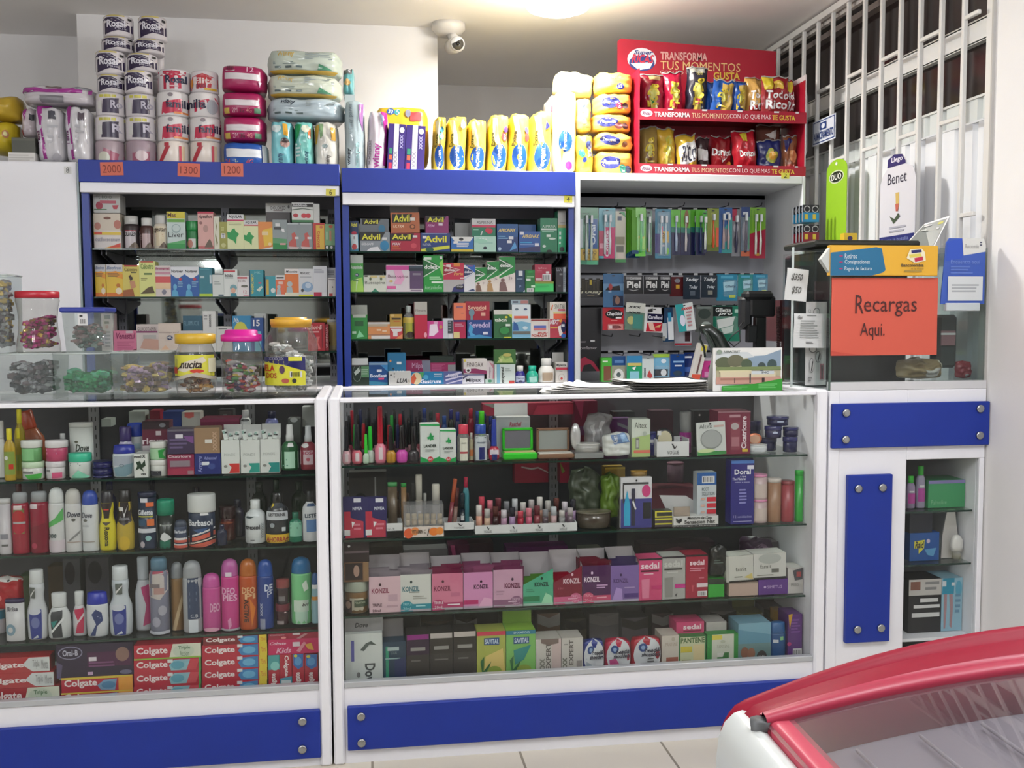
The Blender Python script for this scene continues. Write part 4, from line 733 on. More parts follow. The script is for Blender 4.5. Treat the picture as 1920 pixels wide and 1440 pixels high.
B(732, 788, 437, None, 'b01c3c', 'crimson carton with black top and red pill', 'p 1c1416 0 .02 .8 .02 .7 .42 0 .42|T .06 .06 .68 .34 Advil e8e23c|i .06 .52 .35 .66 MAX e8c8c8|e .78 .68 .1 .14 d04a5a|l .06 .72 .4 .92 3 d87a3a|r .75 .12 .9 .24 e0d8d8'); B(733, 787, 399, 437, 'b8663c', 'copper carton with black top, leaning open', 'p 1c1614 .05 .08 .75 .08 .68 .5 .05 .5|T .1 .1 .66 .46 Advil e8e23c|i .08 .6 .45 .75 ULTRA e8c8a8|e .75 .7 .1 .12 6a3a1a|e .75 .7 .06 .07 c87a4a|r .68 .25 .84 .4 e0d8d0', ry=-1, dy=.0, flap='c8c4c0')
B(789, 844, 437, None, '1c3a7c', 'navy carton with yellow stripe', 'r .05 .02 .9 .05 9ab0d8|T .12 .14 .88 .5 Advil e8e23c|r .06 .15 .2 .3 e8e8e8|t .06 .56 .35 .68 FASTGEL c8d0e0|p d8dc3c 0 .85 .98 .65 .98 .82 .2 1 0 1|e .3 .88 .14 .12 1a5a3c'); B(798, 841, 405, 437, '8c2068', 'magenta carton with black top', 'p 1c1418 0 0 .9 0 .75 .36 0 .36|T .08 .06 .78 .36 Advil e8e23c|i .08 .5 .4 .66 FEM d8a0c8|r .56 .42 .74 .56 e0d0dc', dy=.0)
B(846, 888, 444, None, '2a6eb8', 'low blue and white carton with yellow foot', 'p e4e4e0 0 0 1 0 .85 .3 .15 .3|r 0 .82 1 1 e0c83a|e .45 .16 .1 .1 3a3a3a|l .25 .4 .8 .72 3 d8e4ec|r .1 .3 .3 .45 e8e8e8'); B(853, 887, 418, None, '9a9c98', 'plain grey carton behind the low blue one', '', dy=.05)
B(889, 930, 443, None, 'b4dccb', 'mint carton with navy oval', 'T .2 .1 .6 .28 Alka f0f4f0|r .2 .35 .85 .48 a0ccbc|e .5 .74 .09 .09 1a2a3a|e .3 .3 .3 .14 a0d4bc'); B(885, 929, 410, 443, '1c7a5a', 'green and grey carton with pink heart', 'r 0 0 1 .36 cccccb|t .2 .14 .88 .3 ASPIRINA 3a3a3a|r 0 .36 1 .5 c83a5a|e .74 .7 .14 .16 c8304a|e .66 .66 .1 .14 c8304a|l .05 .6 .3 .72 1 8ac0a8|p d8e0dc .35 .95 .42 .7 .46 .72 .4 .95', side='c4c4c2')
B(932, 971, 420, None, '15528e', 'blue carton with gold lettering and arrow', 'p 1a3a72 0 .55 1 .45 1 1 0 1|i .06 .16 .9 .28 APRONAX e0c878|l .06 .42 .55 .56 2 7ab0d8|r .56 .44 .78 .54 e0e0e4|r .48 .58 .7 .68 e0e0e4|p 5aa0d8 .6 .95 .85 .62 .95 .85 .8 .9|e .12 .88 .08 .06 a8c0dc'); B(973, 1013, 434, None, '2456a0', 'blue carton with gold lettering and violet foot', 'i .15 .14 .95 .32 APRONAX e0c878|p 3a3a6a 0 .8 1 .7 1 .95 0 .95|r .05 .5 .6 .56 3a9ad0|r .74 .56 .94 .7 dcdce4|r .04 .02 .22 .16 dcdce4|l .05 .62 .7 .68 1 8aa8d8'); B(972, 1005, 421, None, '1c5a9c', 'plain blue carton behind the violet-footed one', '', dy=.03)
B(1012, 1045, 409, None, '147a52', 'tall green carton with white capsule', 't .12 .2 .9 .28 ASPIRINA cfe0d4|r .06 .3 .96 .35 c8d8d0|r .1 .38 .8 .41 8ac0a4|r .36 .48 .6 .55 d8e4dc|e .7 .6 .2 .03 c8dcd0|e .22 .82 .1 .04 d0e0d8|e .52 .97 .16 .05 10221a'); B(1046, 1067, 395, None, '16a46e', 'narrow carton, grey above and bright green below', 'r 0 0 1 .34 b4b2aa|r 0 .34 1 .41 b8a468|r .15 .5 .4 .58 cfe8dc|r .15 .62 .4 .68 cfe8dc|r .15 .74 .35 .8 cfe8dc|e .5 .92 .3 .06 14241c|r .3 .28 .9 .3 8a8880')
row(4.05, Z4[1], 'on the middle unit second shelf', 'medicine box', 'medicine_box', .07, 'cartons on the middle unit second shelf')
B(645, 681, 478, None, '4aa646', 'green carton with white folded top', 'r 0 0 1 .22 cfd2cc|p bcc4ba .0 .22 .2 .0 1 0 1 .2|T .05 .28 .95 .38 Acetaminofen dfe8dc|p a8d85a 0 1 0 .7 .9 .6 1 .9 1 1|e .5 .54 .14 .05 1c2a5a|t .4 .51 .6 .57 MK ddd|p d8ecc0 .4 1 .45 .65 .6 .65|l .2 .68 .8 .74 1 5a8a4a'); B(682, 724, 516, None, 'd8dcce', 'low white carton with green arrow foot', 't .06 .35 .96 .58 Buscapina 4a4640|p 3a8a6a .35 1 .5 .78 .68 1|r .3 .02 .6 .16 d8c88a|r .72 .02 .95 .16 d8c88a|e .3 .22 .05 .1 5a6a4a|e .78 .22 .05 .1 5a6a4a|r .04 .02 .18 .1 3a3a2a')
B(724, 793, 497, None, 'dcd2d8', 'wide carton, white and pink with purple end', 'r 0 .02 .64 .18 d04a9a|r .62 .02 1 .22 1e2a3a|r .64 .22 1 .88 5c4468|r .64 .02 .98 .12 3a4a5a|p e8a8cc .2 .18 .28 .5 .2 .7 .4 .72 .5 .5 .42 .18|t .05 .36 .6 .5 Buscopina 6a2a4a|r .02 .78 .26 .88 d85a9a|r .72 .3 .94 .38 8a8090|e .13 .6 .05 .04 d8b870|r .66 .92 .96 .96 8a7a90')
DX = 'T .06 {0} .72 {1} dolex f0f4f0|'
B(794, 831, 479, None, '1f9a3c', 'tall bright green carton with dark arrow', 'p 0f6a30 0 .12 .5 .18 .8 .32 .5 .45 0 .58|p d8e8d8 0 .08 .85 .32 0 .6 0 .57 .78 .32 0 .12|T .05 .26 .72 .37 dolex f0f4f0|p 8ad85a .8 .2 1 .1 1 .6 .85 .4|l .3 .58 .95 .68 2 a8e0b0|r .4 .71 1 .76 e0f0e0|t .06 .82 .92 .93 Acetaminofen b0e0b8|r .04 .05 .4 .12 d8e8d8|r .82 .02 .95 .1 e8e8e8')
B(831, 870, 524, None, 'b4b0b0', 'grey carton under the red one', 'p 2a2a6a .4 1 .5 .6 1 .35 1 1|e .8 .6 .2 .2 1c1c22|t .65 .5 .95 .68 sopp ddd'); B(831, 870, 493, 524, 'c4284a', 'red carton with arrow and gold lettering', 'p 9a1430 0 .15 .6 .3 .8 .42 0 .7|p e8c8c8 0 .12 .85 .42 0 .75 0 .7 .76 .42 0 .18|T .04 .34 .6 .5 dolex f0e8e8|r .5 0 .8 .22 e08a3a|i .5 .56 .95 .75 Forte e8b060|r .14 .1 .36 .24 e8d8d8|r .8 .88 1 .96 f0d0d0')
B(869, 891, 497, None, 'e0e0e4', 'white carton with blue arrow head', 'p 2a62b8 .1 0 1 0 1 .3|p 1a2a5a 0 .1 .6 .18 .85 .26 .5 .36 0 .42|T .04 .2 .75 .3 dolex e8e8f0|p b8c4dc 0 .5 .95 .28 .9 .3 0 .55|p 2a3a6a .3 .96 .8 .88 1 .95|r .3 .02 .8 .05 c05a6a')
def bear(c, x): return '|e %s .66 .13 .04 %s|e %s .8 .2 .1 %s|p %s %s .72 %s .72 %s .98 %s .98' % (x, c, x, c, c, float(x)-.15, float(x)+.15, float(x)+.3, float(x)-.22)
GT2 = 'p 1c8a3c 0 .02 1 0 1 .45 0 .62|p 0f5a2c 0 .1 .5 .14 .82 .28 0 .45|p dfe8df 0 .07 .88 .28 0 .56 0 .52 .8 .28 0 .1|'
B(891, 913, 501, None, 'e0d6cc', 'small green and cream carton with brown animal', GT2+'T .04 .26 .72 .36 dolex f0f4f0|t .62 .6 .85 .68 2+ 7a5a6a'+bear('7a5a4a', .25)); B(913, 936, 490, None, 'e2d8ce', 'middle green and cream carton with tan animal', GT2+'T .04 .16 .72 .27 dolex f0f4f0|t .6 .54 .85 .62 7+ 7a5a6a'+bear('b08a5a', .22)); B(936, 966, 481, None, 'e4d8d2', 'tall green and cream carton with brown animal', GT2+'T .06 .2 .72 .3 dolex f0f4f0|t .58 .56 .82 .66 2+ 6a4a5a'+bear('7a5a58', .22))
B(967, 984, 507, None, '22405e', 'narrow navy carton with white sticker', 'r .3 .02 .75 .25 d8dce0|l .1 .38 .9 .44 1 9ab0c0|t .4 .7 .6 .8 P 9ac|p c8d8e0 .8 1 1 .9 1 1'); B(985, 1003, 506, None, '1c7a34', 'narrow green carton with bar code', 'l .15 .3 .9 .36 1 a8d0a8|r .1 .4 .55 .5 dfe8df|b .15 .83 .85 1|r .6 .7 1 .8 cde8cd|e .5 .1 .3 .05 2a9a44'); B(1003, 1038, 528, None, '3abf62', 'low bright green carton', 'r 0 0 1 .2 8a9a3a|p 2a9a44 0 .95 1 .9 1 1 0 1|l .05 .4 .9 .6 2 2a9a50', d=.09); B(1002, 1034, 496, 528, 'b02a48', 'crimson carton with bar code', 't .2 .15 .7 .28 iplex e0a8b0|b .45 .55 .95 .95|r .66 .4 .86 .52 e8dcdc|r .04 .8 .4 .95 d8c0c0|l .1 .35 .55 .5 2 c85a70')
B(1042, 1056, 501, None, '26222a', 'narrow black carton with grey letters', 'T .1 .04 .9 .16 LUV 8a8a92|r .5 .25 .9 .32 888|e .5 .75 .2 .04 555'); B(1056, 1070, 501, None, 'b4bcc4', 'narrow grey carton with fine print at the end', 'r .08 .04 .92 .17 c8d0d8|l .1 .22 .9 .9 9 8a929c')
row(4.05, Z4[2], 'on the middle unit third shelf', 'medicine box', 'medicine_box', .07, 'cartons on the middle unit third shelf')
B(650, 689, 590, None, '2f8a3e', 'open green carton with glossy front', 'r .1 .0 .9 .12 b8bcb0|r .2 .26 .75 .46 1e5a2c|p 8ad8a0 .3 .95 .5 .65 .8 .9|r .05 .68 .3 .78 c0e0c4', flap='b8bcb0'); B(690, 731, 604, None, 'd89058', 'orange carton with grey top and white foot', 'r 0 0 1 .12 c8c4c0|r 0 .12 .9 .26 b8a890|r .4 .42 .6 .52 e8c8a8|r .65 .48 .85 .58 e8c8a8|r .0 .74 1 .78 8a6a5a|r .15 .8 1 1 d8d4d0')
B(731, 755, 612, None, 'c8444a', 'red carton with white T shape', 'p e0d8d8 .05 .2 .95 .2 .9 .4 .6 .45 .6 .8 .25 .8 .25 .45|r 0 0 1 .12 d8ccc8|p e08a5a .4 1 1 .6 1 1'); B(731, 754, 589, 612, 'b8923c', 'mustard carton lying on the red one', 'r .15 .3 .9 .45 3a2a1a|r .3 .55 .8 .62 c05a2a|r .05 .02 .35 .2 d0b070')
V(756, 777, 573, None, 'bottle', 'b8c0b8', 'a8b0ac', 'clear bottle with yellow label and dark eye', 'r 0 .2 1 1 a8a83a|e .6 .85 .35 .12 3a2a22|r 0 .2 1 .4 c8b04a', glass=True, n='bottle'); B(777, 801, 566, None, 'bc2040', 'tall carton, grey top over crimson', 'r 0 0 1 .35 b4b0a8|t .1 .2 .9 .28 Migraine 5a4a4a|e .85 .9 .12 .07 e8a0b0'); B(801, 831, 602, None, 'c83a8a', 'magenta carton with painted white glare patch', 'p f0dcec .15 .2 .6 .15 .7 .6 .4 .85 .1 .85|e .85 .35 .1 .12 c88a5a|r .4 .02 .65 .18 e0a8cc'); B(831, 850, 597, None, 'c8ccd4', 'white carton with dark printed side', 'r .45 .1 .95 .75 3a3e48|l .5 .15 .9 .7 4 8a8e98|r .55 .78 .85 1 d8d8dc')  # pale polygon on the magenta carton paints its glare
B(850, 873, 600, None, 'b4204c', 'crimson carton with yellow chip', 'l .1 .2 .9 .4 2 c88aa0|r 0 0 1 .1 3a2a6a|r .02 .65 .5 .98 d8c88a'); B(851, 873, 568, 600, 'e07a5a', 'salmon carton on the crimson one', 'i .2 .18 .8 .3 xxxxxx 5a5a8a|l .6 .6 .9 .66 1 6a5a5a')
B(876, 922, 600, None, '1f4486', 'blue carton with lilac lettering and blue figure', 'T .08 .12 .92 .42 Sevedol c8b8e0|p 4aa0d0 .1 .2 .25 .4 .2 .7 .45 .95 .15 .95 .05 .6|r .64 .65 .84 .8 dcdce8|p 3a8aba 0 .9 .5 .8 1 .95 1 1 0 1'); B(873, 918, 565, 600, 'a01c34', 'red carton with cream lettering and grey figure', 'T .1 .22 .85 .44 Sevedol e8b8a0|e .25 .6 .12 .2 6a8a98|r .2 .7 .3 1 6a8a98|r .64 .6 .82 .78 d8a090|r .4 .46 .75 .5 d8a090', dy=.0)
B(926, 960, 581, None, '2f6a3e', 'dark green carton with big green capsule', 'r 0 0 1 .16 d0cfc4|p c8d03a .75 .16 1 .16 1 .3|T .05 .3 .7 .42 tabcin e8ece0|e .6 .75 .34 .2 1c5a2c|e .58 .73 .26 .13 2f8a44|r .65 .5 .9 .58 dde8dd|r .55 .96 .95 1 c8c83a|e .68 .26 .08 .04 e0d03a'); B(957, 991, 562, None, 'b0c4cc', 'pale blue carton behind the tall white one', 'r .55 .02 .98 .1 c88a84|r .1 .04 .4 .08 556', dy=.03); B(959, 995, 571, None, 'd4dce0', 'tall white and blue carton with red lettering', 'e .25 .14 .1 .03 6a7a84|e .72 .14 .1 .03 4a5a7a|r .1 .34 .86 .42 d8644a|p 7ab0cc 0 1 0 .55 .5 .5 1 .55 1 1|p 2a5a9a .05 .78 .08 .5 .3 .6 .35 .78|r .02 .8 .98 .89 6a6a64|e .7 .7 .14 .05 c8dce4')
B(994, 1031, 598, None, 'e0d8d2', 'white carton in red frame with red lettering', 'r .02 .03 .98 .1 8a2a2a|r .15 .35 .8 .6 5a6ab8|r .15 .48 .8 .6 d07a7a|i .35 .68 .88 .8 Bufu c03a2a|T .04 .82 .86 .96 POMADA b02a1a|r .9 .1 .97 1 d0b8b0'); B(1031, 1068, 598, None, 'b8384a', 'red and white carton with navy circle', 'i .0 .04 .6 .28 NEXT e8e8ec|p e8dcd8 .5 .4 .8 .3 .8 .9 .6 .9|e .85 .42 .16 .3 1c2456|e .85 .9 .15 .1 2a6ac0|l .02 .45 .55 .56 1 e0c04a|r .72 .28 .92 .42 e8e8ec|p e89a2a .5 .1 .75 .0 .7 .2', ); B(1026, 1067, 566, 598, 'dcd4c8', 'white and orange carton with ribbon picture', 't .3 .14 .92 .4 SINUTAB 3a4a3a|r .5 .42 .95 .52 c83a5a|r .2 .62 1 .68 d8c84a|r .22 .7 1 1 e05a3a|p d86a3a .05 .45 .15 .15 .2 .2 .12 .5', dy=.0)
row(4.02, 1.067, 'on the middle unit bottom board', 'medicine box', 'medicine_box', .08, 'goods on the middle unit bottom board')
B(653, 692, 685, None, '1e3226', 'dark green carton with round silver seal', 'e .3 .4 .26 .42 7a8a7e|e .3 .4 .24 .38 1e3226|p b8c4ba .12 .35 .4 .1 .5 .3 .2 .5|r .55 .05 1 .6 5a8a62|l .55 .2 .95 .5 3 b0c8b0|r .0 0 .5 .06 3a2a2a'); B(656, 690, 672, 686, 'd4d6d4', 'white flat carton on the dark green one', '', dy=.02, d=.05); B(692, 727, 680, None, '1c4f8e', 'navy carton with pink chip', 'p 3a8ac8 .6 .1 1 0 1 .4|T .06 .5 .95 .66 Bonfiest dce4f0|r .5 .68 .8 .76 d84a7a|r .42 .3 .68 .42 dce0e8|p 2a7a9a 0 1 0 .8 1 .9 1 1|r 0 .0 1 .1 7a9ab8')
B(727, 761, 662, None, '1c6e9a', 'teal carton with dots behind the white one', 'e .15 .25 .06 .04 d8905a|e .3 .5 .04 .03 222|r .5 .28 .75 .36 d8dce0|i .3 .56 .9 .66 LUA e0e0e0|e .15 .6 .05 .04 6aa05a', dy=.03); B(729, 771, 697, None, 'd0d0cc', 'low white carton with black italic lettering', 'i .35 .5 .82 .85 LUA 2a2a2a|t .86 .6 .94 .95 9 a8987a|e .1 .25 .04 .06 444|e .25 .15 .03 .05 444|e .25 .4 .03 .05 444', dy=-.01)
B(760, 807, 676, None, '8a1c4e', 'dark pink carton with grey lettering', 't .25 .1 .8 .4 Milpax c8a0b8|p 7a7a8a .65 0 1 0 1 .5 .7 .5', dy=.04); B(806, 854, 680, None, '9a2458', 'crimson striped carton under a dark tray', 'l .05 .08 .65 .4 6 c05a84|r .7 .1 1 .4 8a8a8a', dy=.04); B(803, 850, 668, 680, '1e2c22', 'dark green tray on the crimson striped carton', '', dy=.04, d=.06)
B(771, 832, 698, None, '1f78a8', 'long blue carton with coloured globe', 'e .16 .5 .16 .5 d8c8a0|p c85a3a 0 .4 .1 .1 .16 .5 .08 .95 0 .9|p 4aa060 .25 0 .4 0 .35 .5|T .28 .58 .92 .92 Gastrum eef|r .7 .12 .95 .2 d8e0e8|r .7 .28 .95 .34 d8e0e8|e .45 .4 .08 .2 4aa0c8'); B(832, 867, 697, None, '5a6296', 'violet striped carton', 'p c8c4dc .1 .3 .9 .0 1 .1 .1 .45|p c8c4dc .1 .6 1 .3 1 .4 .1 .75|p c8c4dc .1 .95 1 .6 1 .7 .2 1|i .2 .15 .8 .4 Lubri dcd8e8')
B(867, 908, 702, None, 'd2d2da', 'white carton with bold dark lettering', 'T .16 .42 .85 .9 Milpax 3a3a44|p 4a4a6a 0 .3 .25 0 .35 0 .02 .5|r 0 0 1 .1 5a5a84'); B(869, 913, 673, 702, 'd8d2ce', 'white and purple carton with small disc', 't .15 .22 .85 .5 FINIGAX 4a3a3a|p 8a2a5a 0 .66 .5 .62 1 .78 1 1 0 .9|e .2 .72 .12 .18 ddd|e .2 .74 .06 .08 3a2a2a|r .02 .02 .1 .18 d8c84a'); B(912, 926, 678, 710, 'd8ced0', 'small white carton with pink arc', 'p d08a98 .3 0 1 .2 1 1 .8 1 .9 .4|V .3 .3 .55 .95 Finigax 8a7a80', dy=.01); B(910, 927, 710, None, 'b8ccc4', 'pale green base carton with green seal', 'e .5 .5 .22 .3 4a8a6a', dy=.01)
B(925, 966, 683, None, 'ccd8d2', 'pale carton with upright dark lettering', 'r .1 .0 .25 1 7ab0c8|V .3 .15 .5 .98 enzymed 3a3a34|r .7 .86 .96 1 b83a34|l .5 .22 .85 .4 2 a0aca6'); B(925, 967, 656, 683, '3c6a34', 'carton top with green leaf picture', 'e .5 .6 .3 .25 8aa85a|p a8c070 .1 .9 .4 .4 .5 .7 .8 .5 .9 .9|e .6 .35 .2 .12 b8b060|p c8d090 .2 .5 .4 .7 .3 .9', dy=.0, d=.03)
V(965, 986, 686, None, 'lotion', '2a2478', 'd0cfca', 'navy bottle with grey cap and pale label', 'r .08 .4 .92 1 b4bcd4|t .15 .55 .85 .65 Magnesia 222|e .5 .88 .2 .1 3a3a5a'); V(988, 1011, 686, None, 'lotion', '1ca488', '1ab092', 'teal bottle with teal cap', 'p a8d8cc .2 .5 .8 .45 .85 1 .25 1'); V(1008, 1042, 672, None, 'lotion', 'dcdad4', 'e4e2de', 'large white bottle with tan label', 'r .2 .4 .85 1 b8a48c|l .25 .5 .8 .9 5 9a8a74')
B(1038, 1066, 680, None, 'd6d2ca', 'white carton with red bar at the unit end', 'T .06 .06 .9 .2 Mylanta 2a2a2a|r 0 .24 1 .36 c8364a|e .5 .75 .3 .2 c0bab0|e .5 .75 .25 .16 d6d2ca|e .5 .8 .1 .07 b83a34|l .3 .42 .7 .46 1 888', flap='c8c6c0')
# ================================================================== goods hanging on the slat board
def hangrow(on, cat, name, g): row(4.2, 1.1, on, cat, name, .02, g)
CARD = GLASS('e8f0f0', 1.45, .08, .1, 'd0dada')
def HG(x0, x1, yt, yb, col, lab, dec='', dy=0, d=.018, n=None, cat=None, rz=0, ry=0, blister=None, inner=None, icol='ffffff', rough=.2):
    """hanging card: printed card, hang hole, optional clear blister with the goods inside"""
    X0_, X1_, Z0, Z1 = ext(x0, x1, yt, yb, K.Y+dy-.021, .0228 if inner or blister else .002); Y = K.lastY+(.021 if inner or blister else 0); W, H = X1_-X0_, Z1-Z0; cx = (X0_+X1_)/2
    r = empty(n or K.name, (cx, Y, Z0))
    mb = MB().box(-W/2, W/2, 0, .0015, 0, H, M(col, rough)); mb.box(-.006, .006, -.0006, 0, H-.012, H-.007, '2a2a2c')
    decals(mb, dec, lambda u, v, o: ((u-.5)*W, -o-.0002, (1-v)*H), 0, rough)
    c = mb.build('card'); c.parent = r
    if inner == 'brush':
        m = MB(); nb = max(1, int(W/.03))
        for k in range(nb):
            x = (k-(nb-1)/2)*.022
            m.tube([(x, -.006, H*.08), (x, -.009, H*.35), (x, -.006, H*.6), (x, -.006, H*.86)], [.005, .006, .0028, .0045], M(icol, .3), 8)
            m.box(x-.0045, x+.0045, -.02, -.006, H*.72, H*.86, 'e8ecf0')
        b = m.build('toothbrush'); b.parent = r
    if blister:
        a = blister; m = MB(); u = GLASS('ffffff', 1.45, .03, .04)
        pp = MB(); x0b, x1b, z0b, z1b = (a[0]-.5)*W, (a[2]-.5)*W, (1-a[3])*H, (1-a[1])*H
        pp.box(x0b, x1b, -d, -.0003, z0b, z1b, u, .004); b = pp.build('blister'); b.parent = r
    return finish(r, rz, cx, Y, Z0, lab, cat, None, ry)
hangrow('hanging on the slat board', 'toothbrush pack', 'toothbrush_pack', 'toothbrush packs on the slat board')
HG(1087, 1124, 388, 496, '4a9a7a', 'wide green pack with yellow economy label, far left', 'r 0 0 1 .18 3a8a5a|r .5 .2 .95 .72 2a5aa0|V .62 .3 .85 .65 Oral e0e8f0|r .1 .72 1 .92 d0b048|T .2 .75 .9 .82 ECONO 5a4a2a|t .3 .83 .85 .9 PACK 7a6a3a|r .4 .93 .95 1 5ac090|r 0 .2 .2 .7 c8d8dc', inner='brush', icol='d8e8e0', blister=(.05, .1, .5, .7))
HG(1125, 1156, 389, 484, '4aa0b0', 'teal and pink pack with white upright lettering', 'p c82a6a .35 .38 1 .38 .95 1 .3 1|K .42 .42 .62 .95 xxxxxxx c82a6a|V .38 .44 .68 .97 Colgate f0e0ea|r 0 .45 .3 .95 b83a5a|r .05 .7 .32 .8 e0a0b0', inner='brush', icol='e8eef0', blister=(.2, .05, .95, .4))
HG(1153, 1173, 396, 492, 'c8c4b0', 'beige pack with green top and foot', 'p 3a9a5a .3 0 .9 .02 1 .12|r .2 .1 .6 .18 2a3a5a|r 0 .5 .9 .65 8a8468|r .1 .68 .8 .8 6a6a60|r .2 .82 .8 .92 d8ccc0|r 0 .94 1 1 3a8a4a', dy=.02)
for i in range(5): HG(1172+i*3, 1200+i*3, 389+i, 484-i*2, '5aa02c', 'lime green pack, '+ORD[4-i]+' in the fanned bunch', 'r 0 .92 1 1 1e4a7a|p 8ac84a .5 .1 .9 .05 .9 .3 .6 .35|e .4 .15 .08 .03 dfe8d0', dy=.03-.012*i, rz=6)
HG(1194, 1213, 388, 480, '62c83a', 'bright green pack with small yellow-green label', 'r .3 .6 .9 .85 a0e05a|r .3 .58 .85 .64 c8c84a|r 0 0 1 .2 7ac05a|r .5 .25 .8 .6 2a9a5a', dy=-.04, inner='brush', icol='4ad05a', blister=(.1, .2, .9, .9))
HG(1213, 1225, 394, 478, '6a8a7a', 'narrow grey-green pack with yellow foot', 'r .1 .6 .9 .95 4a9a5a|r .2 .85 .8 .93 c8b04a', inner='brush', icol='d0e0e0')
HG(1231, 1261, 391, 484, '3f86a4', 'blue pack with yellow tag reading 32', 'r 0 .5 .4 .9 4a4a8a|r .35 .45 .85 .68 d8b03a|T .45 .48 .75 .6 32 2a2418|e .75 .85 .12 .08 7ac83a|r .45 .72 .72 .76 d8d8e0|p e8789a .38 .35 .48 .35 .42 .9 .3 .9', inner='brush', icol='c8e0e8', blister=(.1, .05, .9, .95))
GN = 'r 0 .45 1 1 22264e|r 0 0 1 .4 62b83a|p 2a7a6a 0 .38 1 .4 1 .52 0 .5'
HG(1262, 1279, 392, 478, '62b83a', 'green over navy pack, left of the long rank', GN, inner='brush', icol='b8c8e0', ry=-1); HG(1278, 1297, 393, 478, '9a4a3a', 'green and brown pack with pale brush', GN+'|e .6 .2 .25 .2 8a5a3a', inner='brush', icol='e0d8d8')
for i in range(3): HG(1297+i*5, 1315+i*5, 392, 478, '4aa83a', 'green over navy pack, '+ORD[2-i]+' of the overlapping trio', GN, inner='brush', icol='3a4a7a', dy=.02-.012*i, rz=5)
HG(1321, 1328, 395, 474, '50b04a', 'narrow bright green pack with white brush', 'r 0 .5 1 1 22264e', inner='brush', icol='e8f0e8', dy=-.03); HG(1329, 1351, 390, 470, '8a9a3c', 'olive pack with orange-handled brush', 'r 0 .85 1 1 6a7a2a|p a8b05a .3 .1 .6 .1 .6 .8 .3 .8|r .75 .45 .98 .9 e8643a', inner='brush', icol='e8643a')
HG(1349, 1376, 388, 474, '2a5a9a', 'blue over teal pack beside the olive one', 'p 3a9a9a .3 .5 1 .2 1 1 .2 1|r .5 .1 .8 .15 dfe4ea|e .5 .6 .2 .15 8a8a94|r .3 .25 .8 .28 d8dce0', inner='brush', icol='c0a8a8'); HG(1375, 1391, 391, 480, '8a8a90', 'grey pack with red top corner', 'r .0 0 .6 .25 b8284a|e .5 .4 .3 .1 b8b8c0|e .5 .7 .3 .14 5a5a64', inner='brush', icol='3a3a54', dy=.01)
HG(1388, 1409, 387, 480, '6a7a8a', 'navy-topped grey pack with orange foot', 'r 0 0 1 .2 24407a|r .2 .1 .8 .16 dfe4ea|r 0 .9 1 1 c86a4a|r .8 .2 1 .85 4a9a7a|e .4 .5 .3 .2 9a9aa4', inner='brush', icol='3a2a4a', blister=(.1, .2, .9, .9))
HG(1408, 1439, 388, 484, '7ab030', 'wide lime over crimson pack at the right end', 'p a81c3c 0 .52 1 .42 1 1 0 1|V .6 .5 .75 .85 Colgate e0a0a8|r .05 .05 .1 .45 62a028|r .25 .05 .3 .45 62a028|r .45 .05 .5 .45 62a028|e .5 .92 .2 .03 c8943a', inner='brush', icol='e8ece0')
row(4.2, 1.1, 'on the second row of hooks', 'pack', 'hanging_pack', .02)
for i in range(6): HG(1090+i*7, 1097+i*7, 522+(i % 2)*2, 546, '2e2a20', 'narrow %s sachet, place %s in the black counter tray' % ('yellow-topped' if i == 2 else 'dark', ('one', 'two', 'three', 'four', 'five', 'six')[i]), 'r .2 .1 .5 .9 4a4434' if i != 2 else 'r .2 .1 .8 .5 c8b03a', dy=.03, n='sachet', cat='sachet')
B(1087, 1134, 540, 557, '1c1a1c', 'black tray with cream script lettering', 'i .02 .1 .95 .75 Today d8d4b8|l .3 .8 .7 .95 1 8a7a5a', n='display_tray', cat='tray', d=.05)
HG(1131, 1169, 513, 576, '3c6a96', 'open blue leaflet box with dark photo', 'r 0 .3 1 .5 6a90b4|p 14181e .2 .42 .8 .35 .85 .5 .1 .5|e .62 .78 .16 .14 8a6a64|r .48 .66 .98 .96 1e2640|e .7 .8 .12 .12 8a6a5e|r .25 .52 .4 .56 8ab0d0|e .35 .4 .1 .1 a03a3a', d=.05)
for a, b, l in ((1170, 1206, 'left'), (1207, 1236, 'middle'), (1233, 1258, 'right')): HG(a, b, 517, 551, '2c2c30', 'black condom pack with white lettering, '+l, 'r .1 .05 .9 .2 8a8a8e|t .3 .08 .9 .2 Contiene ddd|T .15 .3 .85 .68 Piel e4e4e4|p c8c8c8 .2 .75 .5 .85 .8 .75 .5 .8', dy=-.01 if l == 'left' else .01)
HG(1256, 1284, 519, 556, '5a2024', 'dark red pack with yellow chip', 'r .4 .4 .65 .6 d8a83a|e .5 .2 .2 .1 8a8a94', dy=.02)
HG(1281, 1313, 516, 561, '24303e', 'dark slate pack with white script, left of two', 'i .15 .1 .9 .3 Today e0e4e8|i .35 .42 .85 .6 Today c8d0d8|r .4 .65 .7 .85 5a6470'); HG(1315, 1345, 516, 558, '26303c', 'dark slate pack with white script, right of two', 'i .15 .1 .9 .32 Today e0e4e8|i .35 .45 .85 .62 Today c8d0d8|r .4 .68 .7 .86 8a8a80')
for a, b, c, l in ((1345, 1386, 564, 'first and largest'), (1387, 1415, 556, 'middle'), (1411, 1443, 552, 'last')): HG(a, b, 514, c, '2a86a8' if l != 'middle' else '2a8a8a', 'teal-blue razor pack, '+l, 'r .2 .05 .8 .15 5ab0d0|p a8d8e8 .3 .3 .85 .25 .8 .6 .35 .65|i .4 .4 .9 .5 Gillette 1e4a6a|r .6 .78 .9 .88 c8d84a', dy=-.01, blister=(.3, .2, .9, .85), cat='razor pack', n='razor_pack', d=.02)
row(4.2, 1.1, 'on the third row of hooks', 'pack', 'hanging_pack', .02)
